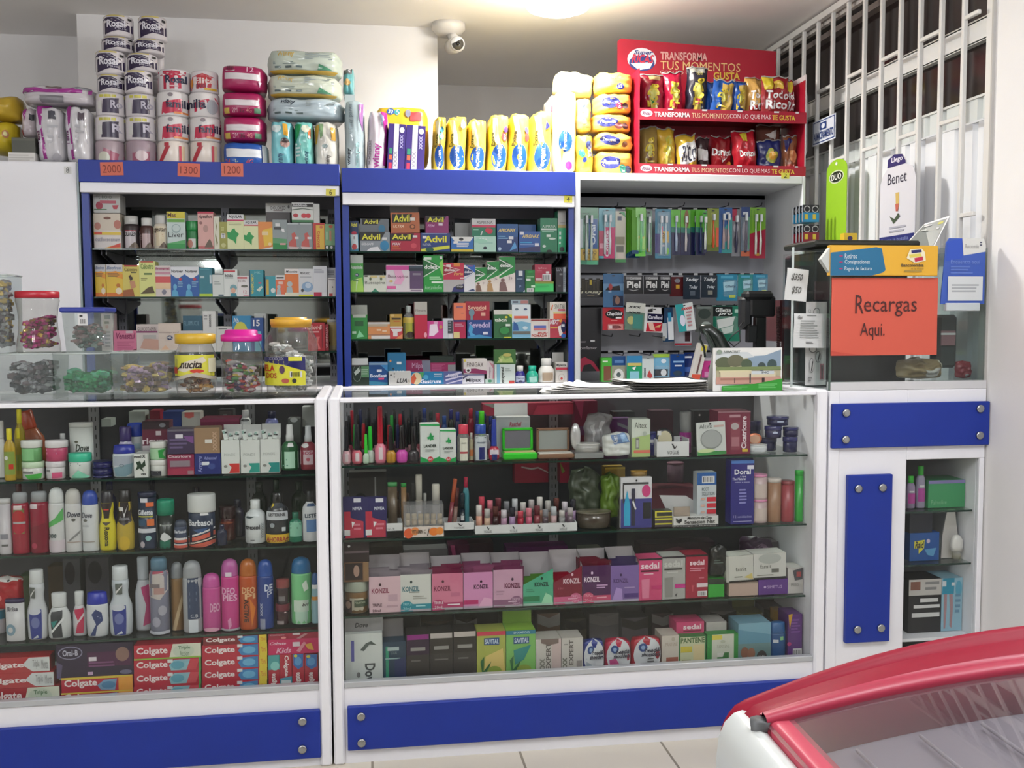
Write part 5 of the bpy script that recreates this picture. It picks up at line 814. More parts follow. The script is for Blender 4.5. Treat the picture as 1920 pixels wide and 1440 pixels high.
B(1087, 1127, 578, 716, '16141a', 'tall black carton with crimson arc', 'p b01c44 0 .8 .25 .77 .65 .85 .95 1 .8 1 .5 .88 .2 .9 .1 1 0 1|t .02 .6 .8 .65 confiamor c0b8bc|l .0 .52 .35 .55 2 9a9298|r .5 .5 .7 .53 ddd', n='carton', cat='box', dy=.04)
HG(1132, 1172, 574, 619, 'c02634', 'red lip balm card with black oval', 'e .55 .3 .42 .2 1c1418|i .2 .2 .95 .4 ChapStick f0f0f0|r .62 .42 .88 .5 e8e8e8|l .4 .56 .8 .64 1 e08080|r .25 .75 .95 .98 d88a84|e .58 .87 .3 .08 7a1a24|r .3 .8 .45 .94 e8d0d0', dy=-.01, blister=(.2, .72, .98, 1), n='lip_balm_card')
HG(1171, 1207, 569, 620, '6a8474', 'grey-green card with white folded top', 'r 0 0 1 .35 cfd0c8|i .1 .12 .8 .2 xxx 444|i .1 .32 .8 .4 xxx 444|e .3 .65 .2 .15 b8b87a|r .4 .42 .9 .95 4a8a80', ry=4)
HG(1205, 1243, 577, 624, 'dcdcdc', 'white plaster box card with navy band', 'r .15 .26 .95 .55 1a1c3c|T .2 .32 .92 .48 CareBand d8d8e4|p b8283a .15 .62 .95 .6 .9 .95 .1 .98|p e0b8a8 .2 .62 .45 .62 .6 .95 .3 .9|p d8b07a .5 .8 .9 .66 .8 .8|p 333 .15 .1 .4 .05 .4 .18 .15 .22', ry=3, d=.03)
HG(1240, 1264, 577, 641, '24405e', 'navy and white carton hanging askew', 'r .5 .3 1 .95 d8dce0|r .55 .15 .85 .42 3a90b8|r 0 .45 .4 .9 b8bcc0|e .1 .9 .15 .07 8a8a84', ry=-3); HG(1265, 1297, 582, 648, 'c4c4cc', 'grey card with red foot strip behind the razors', 'r 0 .93 1 .98 c02a3a|r .6 .6 .9 .88 4a3034|r .3 .05 .6 .5 6a3a6a', dy=.05)
HG(1273, 1306, 571, 623, 'd8dcdc', 'white and teal leaflet card slanting left', 'r 0 .0 .45 1 3aa0a4|i .3 .15 .95 .24 xxxxx c83a3a|e .3 .6 .15 .2 dde|l .55 .3 .9 .9 5 b8888c', ry=-9, dy=-.02)
HG(1304, 1337, 574, 622, '5e625e', 'grey-green card beside the razor card', 'e .5 .3 .35 .2 3a4440|r .1 .02 .9 .1 7a8480|e .6 .7 .25 .1 9aa49e'); HG(1339, 1392, 573, 640, '1f7a60', 'green razor card with white razors', 'r .0 .02 .7 .3 1c2422|T .1 .06 .65 .18 Gillette e8ece8|i .2 .2 .7 .28 pro e8ece8|p d8e0dc .15 .4 .8 .3 .7 .55 .2 .65|p c8d8d0 .3 .65 .75 .55 .7 .75 .4 .8|r .78 .1 .9 .2 b0d8c8', blister=(.1, .3, .85, .8), cat='razor pack', n='razor_pack')
row(4.18, 1.052, 'in the bottom row of the slatwall unit', 'pack', 'hanging_pack', .04)
B(1128, 1147, 671, 716, '4ab03a', 'green box with brown window', 'r .2 .35 .9 .95 7a4a34|r .1 .12 .6 .18 d8e8d0', n='carton', cat='box'); HG(1148, 1175, 668, 714, '9a9a84', 'beige floss card with navy top and white disc', 'r 0 0 1 .38 1e4a82|r .2 .16 .85 .28 5a84b8|e .5 .78 .38 .26 e0e0dc|e .5 .76 .16 .1 4a5a5a', blister=(.15, .5, .9, 1)); HG(1174, 1204, 667, 712, '2a9a6a', 'green and light blue floss card', 'r 0 0 1 .3 3a84b4|r .05 .3 .95 .42 c8b86a|r .2 .65 .8 .95 8ac0d0|p e8e8e8 .3 .5 .6 .45 .5 .6'); HG(1203, 1226, 667, 712, 'c8d0d0', 'white card with red scribble', 'p b84a4a .4 .85 .6 .6 .9 .85 .7 .95|K .15 .5 .3 .9 xxxx 3a3a44|r .0 0 1 .1 8a9090'); HG(1225, 1258, 664, 708, '7ab4d4', 'light blue card with black and silver tool', 'r 0 0 1 .15 a0c44a|e .65 .3 .15 .1 d8e4ec|r .1 .65 .9 .95 1c2430|e .65 .8 .17 .15 d8dce0', blister=(.1, .5, .95, 1)); HG(1255, 1284, 664, 706, '1f4484', 'royal blue card with white bars, left', 'r .2 .3 .95 .38 8ab0d8|r .3 .48 .8 .55 c8d4e4|e .5 .85 .3 .12 3a4a5a', dy=.01); HG(1282, 1301, 661, 706, '1a2c66', 'navy card with white bars, right', 'l .1 .15 .9 .3 1 c8d0e0|r .1 .6 .7 .8 3a5aa0', dy=.02)
B(1296, 1312, 645, 712, 'dcd8d0', 'narrow white pen carton leaning right', 'r .3 .03 .95 .2 d8c84a|r .4 .3 .6 .85 6a4a4a|p d8543a 0 .9 1 .85 1 1 0 1', n='carton', cat='box', ry=14, dy=-.04); HG(1316, 1340, 671, 708, 'd84a9a', 'pink pack behind the photo calendar', 'e .7 .5 .2 .15 3a2a3a|r 0 0 1 .15 c8c0c8|r .2 .7 .7 .95 e8a0cc')
# price tickets on the slat rails are part of the unit
tk = MB()
for py in (392, 514, 574, 659):
    for px in range(1140, 1430, 27):
        p = PY(px+((px*7+py) % 11), py, 4.39); tk.box(p.x-.009, p.x+.009, 4.392, 4.394, p.z-.005, p.z+.005, 'dcdcdc')
tk.build('price_ticket', u2)['kind'] = 'stuff'
for px in (1093, 1110, 1140, 1155, 1205): pass
row(4.3, 1.906-.07, 'on the slatwall unit top ledge', 'box', 'carton', .05)
# ================================================================== counter tops
row(3.03, 1.1005, 'on the left counter', 'jar', 'sweet_jar', .12)
JG = GLASS('f2f2f0', 1.45, .02, .06, 'd8d8d4')
def sweets(name, x0, x1, y0, y1, z0, z1, cols, lab, n=60, s=.012, cat='sweets', cyl=0):
    mb = MB(); n = int(n*2)
    for i in range(n):
        a = random.random(); rx = x0+1.45*s+(x1-x0-2.9*s)*random.random(); ry = y0+1.45*s+(y1-y0-2.9*s)*random.random()
        if cyl: q_ = (cyl-1.4*s)*math.sqrt(random.random()); t_ = random.random()*6.283; rx = (x0+x1)/2+q_*math.cos(t_); ry = (y0+y1)/2+q_*math.sin(t_)
        rz = z0+1.25*s+max(0, z1-z0-s)*random.random()*(.85+.15*math.sin(rx*40))
        m = M(random.choice(cols), .18, .35 if a < .6 else 0); R = Matrix.Rotation(random.random()*6, 3, 'Z') @ Matrix.Rotation(random.random()*6, 3, 'X')
        sx, sy, sz = s*(.8+.5*random.random()), s*.55, s*(.5+.3*random.random())
        vs = []
        for k in range(7):
            t = k/6*2-1; q = (1-abs(t)**2.2)*.8+.18+(.35 if abs(t) > .8 else 0)
            for j in range(6):
                an = j*math.pi/3; jj = 1+.3*(random.random()-.5)
                vs.append(Vector((rx, ry, rz))+R @ Vector((t*sx*1.4, math.cos(an)*sy*q*jj, math.sin(an)*sz*q*jj)))
        fs = [(k*6+j, k*6+(j+1) % 6, (k+1)*6+(j+1) % 6, (k+1)*6+j) for k in range(6) for j in range(6)]+[(5, 4, 3, 2, 1, 0), tuple(36+j for j in range(6))]
        mb.add(vs, fs, m)
    o = mb.build(name); return tag(o, lab, cat, None, 'stuff')
def JAR(x0, x1, yt, yb, lab, prof, lidc, lidprof, fill, cols, flab, band=None, dy=0, n=70, s=.011, glass=None):
    Y = K.Y+dy; X0_, X1_, Z0, Z1 = ext(x0, x1, yt, yb, Y, .05, 1); Y = K.lastY; R = (X1_-X0_)/2; H = Z1-Z0; cx = (X0_+X1_)/2; cy = Y+R
    r = empty('sweet_jar', (cx, cy, Z0)); gm = glass or JG
    b = MB().rev(0, 0, 0, H, R, prof, gm, 1, 32)
    if band:
        def surf(u, v, o):
            rr = R*max(q[0] for q in prof)*1.0+o; s_ = max(-.98, min(.98, (2*u-1))); return (rr*s_, -rr*math.sqrt(1-s_*s_), H*(1-v))
        decals(b, band, surf, 3, .3)
    b = b.build('jar_body'); b.parent = r
    l = MB().rev(0, 0, 0, H, R, lidprof, M(lidc, .35), 1, 32).build('lid'); l.parent = r
    tag(r, lab+' '+K.on, 'jar', 'sweet jars on the left counter')
    q = R*.66
    sweets('wrapped_sweets', cx-R, cx+R, cy-R, cy+R, Z0+.004, Z0+H*fill*1.1, cols, flab, n, s, 'sweets', R*.86)
    return r
WJ = [(.86, 0), (.92, .03), (.94, .3), (.98, .4), (1, .55), (.96, .66), (.8, .77), (.78, .82)]
JAR(320, 399, 626, None, 'square-shouldered jar with yellow lid and yellow label', [(.8, 0), (.9, .04), (.99, .2), (1, .6), (.93, .72), (.8, .82), (.78, .86)], 'd8b030', [(.8, .84), (.98, .85), (.98, .99), (.9, 1)], .34, ['b08050', '8a5a3a', 'c8c0b0', 'd8a85a', '6a4a3a'], 'gold and brown wrapped sweets in the yellow-labelled jar',
    'r .03 .33 .97 .66 dcd84a|p ddd4c0 .1 .56 .3 .44 .75 .36 .82 .42 .6 .52 .3 .6|p 4a4a3a .1 .56 .3 .44 .31 .45 .14 .56|i .2 .42 .72 .54 nucita 3a3028|r .02 .52 .12 .62 c8503a|e .6 .58 .16 .03 d04a3a|p c0b8a8 0 .7 .3 .64 .6 .6 1 .68 1 .72 .5 .66 0 .74|r .85 .38 .98 .6 e4e0c0', n=40)
JAR(407, 488, 618, None, 'round jar with bright magenta lid', [(.82, 0), (.93, .04), (.97, .3), (1, .6), (.97, .7), (.86, .8), (.84, .84)], 'e01c9c', [(.86, .82), (.97, .83), (.97, .92), (.8, .93), (.76, .99), (.6, 1)], .52, ['3a2458', 'a03a50', '9a9a9a', 'c8b04a', '4a8a4a', 'c84a40', '2a2a3a', 'd8c8d0'], 'mixed dark foil sweets in the magenta-lidded jar', n=150)
JAR(490, 593, 595, None, 'largest jar with amber lid and yellow-blue label', [(.88, 0), (.94, .03), (.96, .5), (1, .6), (.97, .72), (.78, .84), (.74, .88)], 'e8b23c', [(.74, .87), (.76, .91), (.78, .91), (.78, .98), (.6, .98), (.6, 1)], .6, ['b8c4c4', 'd8dcdc', '8a9494', 'e8ecec', 'a8a4a0'], 'silver foil sweets in the largest jar', 'r .0 .5 .78 .86 d8d43a|p 1e1e60 .0 .5 .78 .5 .78 .68 .4 .6 .0 .56|T .02 .6 .22 .68 ELA c83a2a|T .05 .7 .26 .77 DOS b8502a|b .5 .68 .72 .76|r .48 .5 .72 .55 e0dc4a|e .36 .66 .05 .05 5a3a5a|e .42 .8 .07 .03 b85a4a|e .58 .8 .04 .03 3a3a3a|t .12 .5 .4 .54 xxxxxx 9a9aaa', n=190, s=.013)
# square plastic bins with wrapped goods
BINM = GLASS('f0f4f2', 1.4, .12, .14, 'c4ccca')
def BIN(x0, x1, yt, yb, lab, flab, cols, fill=.6, lid=None, taper=.94, d=.16, n=60, s=.022, dy=0, haze=BINM, dec=None, nm='plastic_bin'):
    Y = K.Y+dy; X0_, X1_, Z0, Z1 = ext(x0, x1, yt, yb, Y, d); Y = K.lastY; W, H = X1_-X0_, Z1-Z0; cx = (X0_+X1_)/2
    r = empty(nm, (cx, Y+d/2, Z0)); mb = MB(); t = taper; a, b = W/2, d/2
    vs = [(-a*t, -b*t, 0), (a*t, -b*t, 0), (a*t, b*t, 0), (-a*t, b*t, 0), (-a, -b, H), (a, -b, H), (a, b, H), (-a, b, H)]
    mb.add(vs, [(0, 1, 2, 3), (0, 4, 5, 1), (1, 5, 6, 2), (2, 6, 7, 3), (3, 7, 4, 0)], haze)
    for p, q in (((-a, -b), (a, -b)), ((a, -b), (a, b)), ((a, b), (-a, b)), ((-a, b), (-a, -b))): mb.tube([(p[0], p[1], H), (q[0], q[1], H)], .003, GLASS('eef4f2', 1.4, .1, .4, 'd8dedc'), 6)
    if dec: decals(mb, dec, lambda u, v, o: ((u-.5)*W*.95, -b*(t+(1-t)*(1-v))-o, (1-v)*H), 0, .4)
    bb = mb.build('bin_body'); bb.parent = r
    if lid: l = MB().box(-a-.005, a+.005, -b-.005, b+.005, H-.012, H+.003, M(lid, .3), .004).build('lid'); l.parent = r
    tag(r, lab+' '+K.on, 'plastic bin', 'clear plastic bins on the left counter')
    sweets('wrapped_snacks', cx-a*t+.006, cx+a*t-.006, Y+.012, Y+d-.012, Z0+.004, Z0+H*min(.9, fill*1.25), cols, flab, int(n*2), s*.64)
    return r
BIN(-6, 99, 664, None, 'clear bin of dark metallic packets', 'grey and black metallic packets in the leftmost bin', ['4a4a50', '2e2c34', '8a868c', '6a5a60', 'b8b8bc'], .82, n=90, s=.026)
BIN(99, 208, 663, None, 'clear bin of green packets', 'green foil packets in the middle bin', ['1f8a50', '2aa868', '147040', '5ab890', '2a9a5a'], .5, n=70, s=.026)
BIN(208, 317, 661, None, 'clear bin of yellow, brown and mauve packets', 'yellow, brown and mauve packets in the right bin', ['c8a84a', '8a6a4a', 'a88aa8', 'd8c070', 'b89ab0', '6a5040'], .62, n=80, s=.024)
row(3.04, 0, 'on top of the clear bins', 'jar', 'sweet_jar', .12)
JAR(17, 100, 545, 664, 'waisted jar with red lid', [(.96, 0), (1, .04), (1, .12), (.9, .35), (.87, .55), (.93, .75), (1, .85), (.96, .9)], 'b81c30', [(.98, .89), (1, .9), (1, .99), (.95, 1)], .6, ['a01c6a', 'c82a8a', '8a6a2a', 'd8b04a', '6a3a3a', 'c03a7a'], 'magenta and gold wrapped sweets in the red-lidded jar', n=120, s=.014)
BIN(116, 195, 578, 665, 'cloudy bin with blue lid', 'dull green and pink bundle in the blue-lidded bin', ['7a8a84', '8a6a6a', '5a6a64', 'a08a8a'], .6, lid='2a3a9a', taper=.86, d=.13, n=40, s=.02, dec='r .38 .12 .62 .38 e0e0e0|b .42 .22 .6 .36|r .42 .15 .5 .19 333|e .7 .06 .03 .02 eef')
BIN(-40, 24, 515, 664, 'cut-off clear bin at the left edge', 'grey and yellow packets at the left edge', ['8a8a8c', 'c8a84a', '6a5a60', 'b0b0ae'], .75, d=.12, n=40, s=.024)
# papers, calendar, phone on the right counter
row(3.0, 1.1, 'on the right counter', 'paper', 'paper', .2)
pp = empty('paper_stack', (.95, 3.12, 1.101)); tag(pp, 'thick slumped stack of white papers on the right counter top', 'paper stack')
def sheet(pts, z, curl, col, nm='sheet', dec=None):
    mb = MB(); n = 8; a, b, c, d = [Vector((p[0], p[1], 0)) for p in pts]; vs = []
    for j in range(n+1):
        for i in range(n+1):
            u, v = i/n, j/n; p = a*(1-u)*(1-v)+b*u*(1-v)+c*u*v+d*(1-u)*v; vs.append((p.x, p.y, z+curl*(abs(u-.5)*2)**3*(1+.4*math.sin(9*v))))
    fs = [(j*(n+1)+i, j*(n+1)+i+1, (j+1)*(n+1)+i+1, (j+1)*(n+1)+i) for j in range(n) for i in range(n)]
    mb.add(vs, fs, M(col, .6)); b_ = [(p[0], p[1], p[2]-.0012) for p in vs]; mb.add(b_, fs, M('b8b6b0', .6))
    return mb.build(nm, pp)
pL, pR = PZ(1195, 738, 1.1), PZ(1345, 738, 1.1)
for k in range(14):
    o = .004*math.sin(k*2.1); e = .006*math.cos(k*1.7); z = 1.1015+.0022*k
    sheet([(pL.x+o, 2.985+e), (pR.x+o, 2.985+e*.5), (pR.x-.02+o, 3.2), (pL.x-.03+o, 3.2)], z, .003, 'e8e8e6' if k % 3 else 'd8d4cc')
for k in range(5):
    z = 1.102+.003*k; x = PZ(1010, 738, 1.1).x; sheet([(x+.02*k, 3.0+.012*k), (pL.x+.02, 2.985+.008*k), (pL.x+.06, 3.2), (x+.05+.03*k, 3.2)], z+.001, .004+.002*k, 'f0f0ee')
cal = empty('photo_calendar', (1.2, 2.96, 1.1)); tag(cal, 'landscape photo calendar card with green foot strip standing on the right counter', 'calendar')
a, b = PY(1337, 700, 2.985), PY(1466, 700, 2.985); zc = PY(1400, 652, 2.985).z; W, H = b.x-a.x, zc-1.101
mb = MB().box(a.x, b.x, 2.985, 2.987, 1.101, zc, 'e8e8e4')
decals(mb, 'r .04 .2 .98 .84 b8b090|p 8aa0b4 .5 .2 .75 .18 .98 .05 .98 .5 .5 .5|p cfd6d8 .04 .1 .5 .1 .6 .22 .04 .3|e .15 .35 .12 .14 5a6248|e .32 .3 .12 .14 6a6a52|e .48 .38 .08 .12 4a5a44|e .7 .44 .06 .1 3a4a4a|e .85 .4 .07 .13 3a5050|r .04 .44 .98 .52 7a8a58|r .08 .52 .55 .56 d8d0a8|r .1 .56 .9 .68 d8ccac|r .55 .54 .88 .62 ccd4d8|T .7 .55 .8 .6 INC 444|r .04 .68 .98 .84 c89888|l .1 .7 .9 .8 1 a87868|r .3 .7 .31 .82 4a3a3a|r .52 .6 .54 .82 4a4a4a|r .7 .7 .74 .8 3a2a2a|p 2f9a2c .12 1 .12 .88 .6 .84 .8 .78 1 .72 1 1|l .14 .9 .5 .98 2 6ac06a|l .65 .84 .98 .96 3 6ac06a|e .08 .09 .04 .05 8a9a8a|T .15 .06 .38 .11 URATEST 4a5a52', lambda u, v, o: (a.x+u*W, 2.985-o, zc-v*H))
mb.build('front_card', cal); MB().add([(a.x, 2.989, zc), (b.x, 2.989, zc), (b.x, 3.05, 1.102), (a.x, 3.05, 1.102)], [(0, 1, 2, 3)], M('c8c8c4', .6)).build('back_card', cal)
# desk phone handset arc and scanner on a stand
sc = empty('curved_stand', (1.15, 3.25, 1.1)); tag(sc, 'glossy black curved handset arm rising behind the photo calendar', 'handset')
Yp = 3.2; pts = [PY(x, y, Yp) for x, y in ((1364, 716), (1360, 690), (1352, 658), (1340, 632), (1326, 618), (1312, 614))]
MB().tube(pts, [.036, .036, .034, .03, .022, .01], M('1c2420', .2), 16).build('arm', sc)
pts = [PY(x, y, Yp-.036) for x, y in ((1352, 716), (1346, 690), (1338, 655), (1326, 630), (1318, 618))]; MB().tube(pts, [.006, .006, .006, .005, .003], M('2e3a34', .2), 10).build('rib', sc)
pts = [PY(x, y, Yp) for x, y in ((1314, 614), (1312, 635), (1320, 652), (1322, 670))]; MB().tube(pts, .004, M('222a28', .3), 8).build('hook_tip', sc)
ps = empty('card_terminal_stand', (1.32, 3.3, 1.1)); tag(ps, 'black boxy terminal on a post with loose cable behind the calendar', 'terminal')
Yt = 3.28
def pbox(px0, px1, py0, py1, Y, d, mat, c=.004):
    A, Bq = PY(px0, (py0+py1)/2, Y), PY(px1, (py0+py1)/2, Y); return (A.x, Bq.x, Y, Y+d, PY((px0+px1)/2, py1, Y).z, PY((px0+px1)/2, py0, Y).z, mat, c)
BK = M('17181a', .3)
MB().box(*pbox(1408, 1455, 555, 594, Yt, .05, BK, .006)).box(*pbox(1400, 1452, 545, 562, Yt-.01, .06, BK, .01)).build('head', ps)
MB().box(*pbox(1392, 1412, 556, 618, Yt+.01, .05, M('202226', .4), .01)).build('side_cover', ps)
MB().box(*pbox(1417, 1437, 594, 716, Yt+.01, .03, M('121314', .25), .003)).build('post', ps)
MB().box(*pbox(1403, 1420, 610, 642, Yt, .03, M('1a1b1e', .3), .003)).build('reader', ps)
MB().tube([PY(x, y, Yt-.02) for x, y in ((1408, 606), (1388, 618), (1372, 630), (1366, 640))]+[PY(x, y, Yt-.02) for x, y in ((1376, 650), (1388, 640), (1386, 612), (1394, 604))], .0022, BK, 6).build('cable', ps)
cd = MB(); pts = []
A, Bq = PY(1459, 575, 3.25), PY(1460, 660, 3.25)
for k in range(170): t = k/170; pts.append((A.x+(Bq.x-A.x)*t+.0065*math.cos(k*1.1), 3.25+.0065*math.sin(k*1.1), A.z+(Bq.z-A.z)*t))
tag(cd.tube(pts, .0018, M('3a1c20', .35), 5).build('coiled_cord'), 'dark coiled telephone cord hanging beside the black terminal', 'cord')
# sheets taped to the wing glass
def hung(px0, px1, py0, py1, Y, col, dec, lab, name='note', cat='note', rz=0, ry=0, wav=.004, rough=.6):
    a, b = PY(px0, (py0+py1)/2, Y), PY(px1, (py0+py1)/2, Y); z1, z0 = PY((px0+px1)/2, py0, Y).z, PY((px0+px1)/2, py1, Y).z; W, H = b.x-a.x, z1-z0
    f = lambda u, v, o: ((u-.5)*W, -o*2-wav*(1+math.sin(u*5+v*3)*.5+math.sin(v*8)*.4), (.5-v)*H)
    mb = MB(); n = 8; vs = [f(i/n, j/n, 0) for j in range(n+1) for i in range(n+1)]
    fs = [(j*(n+1)+i, j*(n+1)+i+1, (j+1)*(n+1)+i+1, (j+1)*(n+1)+i) for j in range(n) for i in range(n)]
    mb.add(vs, fs, M(col, rough), True); mb.add([(x, y+.0006, z) for x, y, z in vs], fs, M(col, rough), True)
    decals(mb, dec, f, 2, rough); o = mb.build(name); o.location = ((a.x+b.x)/2, Y, (z0+z1)/2); o.rotation_euler = (0, math.radians(ry), math.radians(rz)); return tag(o, lab, cat)
hung(1472, 1513, 504, 564, 3.03, 'e4e6e4', 'i .2 .15 .75 .4 $350 6a6a66|i .3 .55 .75 .8 $50 6a6a66', 'crumpled white price note with handwritten numbers taped to the glass', ry=6)
hung(1487, 1545, 588, 652, 3.0, 'dcdedd', 'l .2 .2 .85 .75 8 a0a4a2|l .4 .04 .8 .1 1 8a8e8c|l .4 .82 .65 .9 2 777|i .1 .06 .25 .16 Gas 777', 'white printed notice with curled edges taped low on the glass', 'notice', 'notice', ry=1)
hung(1510, 1549, 566, 722, 3.045, 'd4d4d2', 't .1 .09 .22 .13 12 444|e .5 .12 .16 .05 666|e .5 .12 .13 .04 d4d4d2|e .35 .56 .2 .05 777|e .35 .56 .16 .04 d4d4d2|e .6 .66 .14 .07 777|e .6 .66 .11 .06 d4d4d2|e .28 .76 .12 .09 777|e .28 .76 .1 .08 d4d4d2|p 222 .55 .7 .65 .6 .68 .63 .6 .72|p 222 .25 .82 .3 .7 .34 .72 .3 .84|r .68 .74 .85 .93 b06a74|p 3a2024 .72 .76 .82 .76 .8 .93 .74 .93|l .1 .9 .3 .97 2 888', 'tall white instruction sheet with circled pictures beside the case', 'instruction_sheet', 'sheet', wav=.001)
hung(1464, 1513, 566, 722, 3.4, '7a4648', 'r 0 0 .5 .35 3a1c1c|e .7 .2 .25 .12 c8b0b0|r .3 .35 .7 .55 b82a3a|e .5 .4 .2 .06 d88a8a|r .1 .58 .8 .95 7a9a5a|p 2a3a1a .3 .6 .42 .6 .38 .85 .3 .8|r .65 .65 .8 .78 c8402a|r .6 .84 .8 .92 c8402a|r .6 0 1 .2 8aa0b0', 'dark red and green picture poster behind the wing glass', 'poster', 'poster', wav=.003)
B(1462, 1475, 563, 640, '5a3034', 'dark brown bottle shaped carton behind the coiled cord', '', cat='box', n='carton', dy=.35)
# ================================================================== inside and above the glass case
row(3.1, 1.128, 'inside the glass case', 'machine', 'machine', .14)
bk = empty('card_machine', (1.6, 3.12, 1.106)); tag(bk, 'large black office machine filling the left of the glass case', 'machine')
MB().box(*pbox(1529, 1727, 450, 462, 3.02, .25, M('23261f', .35), .006)).build('top_cover', bk)
MB().box(1.46, PY(1727, 600, 3.0).x, 3.08, 3.32, 1.108, 1.548, M('141012', .35), .008).build('housing', bk)
MB().box(1.47, 1.6, 3.072, 3.08, 1.33, 1.345, M('1c6a34', .4)).box(1.46, 1.54, 3.07, 3.08, 1.39, 1.45, M('4a2a30', .5)).build('front_detail', bk)
MB().box(*pbox(1760, 1796, 590, 690, 3.0, .06, M('2c3432', .4), .01)).box(*pbox(1765, 1792, 620, 648, 2.993, .005, M('8a6468', .4), .002)).box(*pbox(1765, 1792, 624, 628, 2.99, .003, 'c8c8c8', 0)).build('side_device', bk)
P(1692, 1778, 672, None, 'a08a64', 'crumpled brown and white packet inside the glass case', 'p d8d4cc .5 .5 .9 .45 .85 .85 .55 .9|l .6 .6 .8 .8 2 8a8a8a|p e0d8c0 .85 .1 1 .0 .95 .5', n='crumpled_packet', cat='packet', dy=-.12, d=.08, wr=.02, p=2, q=2)
P(1795, 1826, 678, None, '8a2a34', 'small crimson pouch with rings inside the glass case', 'e .6 .8 .12 .1 c8c8c8', n='pouch', cat='pouch', dy=-.1, d=.03, p=2, q=2, wr=.01)
for o in list(COL.objects):
    if o.get('label', '').endswith('inside the glass case inside the glass case'): o['label'] = o['label'][:-len(' inside the glass case')]
K.on = ''
# yellow bank banner box, arrow left
bn = empty('banner_box', (1.7, 2.91, 1.44)); tag(bn, 'yellow and blue banner box with arrow point fixed across the case front', 'banner')
q = pbox(1557, 1759, 460, 517, 2.905, .024, M('e8b02e', .4), .002); mb = MB().box(*q); W, H = q[1]-q[0], q[5]-q[4]
decals(mb, 'p 0f6a94 0 .25 .42 .06 .47 .1 .51 .82 .48 .9 .38 1 0 1|t .13 .28 .24 .44 Retiros dde8ec|t .13 .48 .36 .64 Consignaciones dde8ec|t .13 .7 .38 .86 Pagos_de_factura dde8ec|r .08 .34 .11 .38 b02a6a|r .08 .54 .11 .58 b02a6a|r .08 .75 .11 .79 b02a6a|p f0e8c8 .73 .13 .84 .1 .87 .22 .88 .5 .78 .58 .7 .42|p 26286a .74 .16 .835 .13 .84 .22 .745 .26|p e0d05a .72 .3 .83 .26 .84 .36 .73 .41|p c8284a .77 .42 .85 .36 .855 .48 .78 .55|T .65 .6 .86 .7 Bancolombia 4a4030|t .74 .73 .86 .79 A_la_Mano 8a7030|l .68 .82 .85 .92 1 a88a3a', lambda u, v, o: (q[0]+u*W, 2.905-o, q[5]-v*H))
mb.build('front_panel', bn)
t0, t1 = PY(1535, 487, 2.925), PY(1557, 465, 2.925); MB().prism([(t0.x, t0.z), (q[0], q[4]+.01), (q[0], q[5]-.008)], 2.91, 2.93, M('c8ccc8', .4)).build('arrow_point', bn)
hung(1558, 1757, 521, 666, 2.925, 'd95c48', 'p dd6450 0 0 .01 0 .01 .01|t .22 .22 .3 .46 R 4a1c1c|t .3 .3 .8 .5 ecargas 4a1c1c|t .27 .58 .5 .8 Aqui. 4a1c1c|p c84c3c 0 1 .0 .94 .3 1', 'large orange handwritten notice hanging below the yellow banner', 'notice', 'notice', wav=.0015)
sb = empty('leaflet_holder', (1.9, 2.93, 1.4)); tag(sb, 'blue leaflet holder card standing at the right of the case', 'leaflet holder')
a0 = PY(1772, 447, 2.925); a1 = PY(1846, 447, 2.925); z0 = PY(1808, 570, 2.925).z
mb = MB().prism([(a0.x-.015, z0), (a1.x, z0), (a1.x, a0.z-.02), (a1.x-.015, a0.z), (a0.x+.01, a0.z), (a0.x, a0.z-.015)], 2.918, 2.922, M('3a5cb8', .35)); W, H = a1.x-a0.x, a0.z-z0
decals(mb, 'p 2a52c0 .03 .05 .4 0 .42 .3 0 .35|p dcdcd8 .4 0 .95 0 1 .1 1 .2 .44 .26|t .48 .09 .82 .15 Bancolombia 777|r .85 .05 .9 .07 3a3a5a|r .85 .09 .9 .11 3a3a5a|t .12 .33 .85 .4 Encuentra_aqui 7a94d8|l .12 .42 .8 .56 3 5a78c8|r .06 .58 .94 .95 d8dcde|l .15 .7 .85 .84 3 a8acb0', lambda u, v, o: (a0.x+u*W, 2.918-o, a0.z-v*H)); mb.build('card', sb)
qq = pbox(1775, 1838, 568, 583, 2.908, .02, M('c8d0d4', .3), .002); MB().box(*qq).build('pocket', sb)
# leaflets on the grille
ds = empty('blister_stand', (1.9, 3.4, 1.6)); tag(ds, 'lime green hanging display card with black oval and pill packs', 'display card')
def gplane(px0, px1, py0, py1, X): # point on the plane x = X of the grille
    return PX(px0, py0, X), PX(px1, py0, X), PX(px0, py1, X), PX(px1, py1, X)
def gcard(root, nm, px0, px1, zt, zb, X, col, dec, outline=None, t=.002):
    ya_, yb2 = PX(px0, 380, X).y, PX(px1, 380, X).y; W = ya_-yb2; H = zt-zb
    pl = outline or [(0, 0), (1, 0), (1, 1), (0, 1)]; mb = MB(); n = len(pl)
    f = lambda u, v, o: (X-o, ya_-u*W, zt-v*H)
    vs = [f(u, v, 0) for u, v in pl]+[f(u, v, -t) for u, v in pl]
    mb.add(vs, [tuple(range(n)), tuple(range(2*n-1, n-1, -1))]+[(i, n+i, n+(i+1) % n, (i+1) % n) for i in range(n)], M(col, .4))
    decals(mb, dec, f, 0, .4); return mb.build(nm, root)
def arch(k=10, top=.12): return [(0, 1)]+[(.5-.5*math.cos(math.pi*i/k), top-top*math.sin(math.pi*i/k)) for i in range(k+1)]+[(1, 1)]
XG = 1.93
zt = PX(1568, 299, XG).z; zb = PX(1568, 462, XG).z
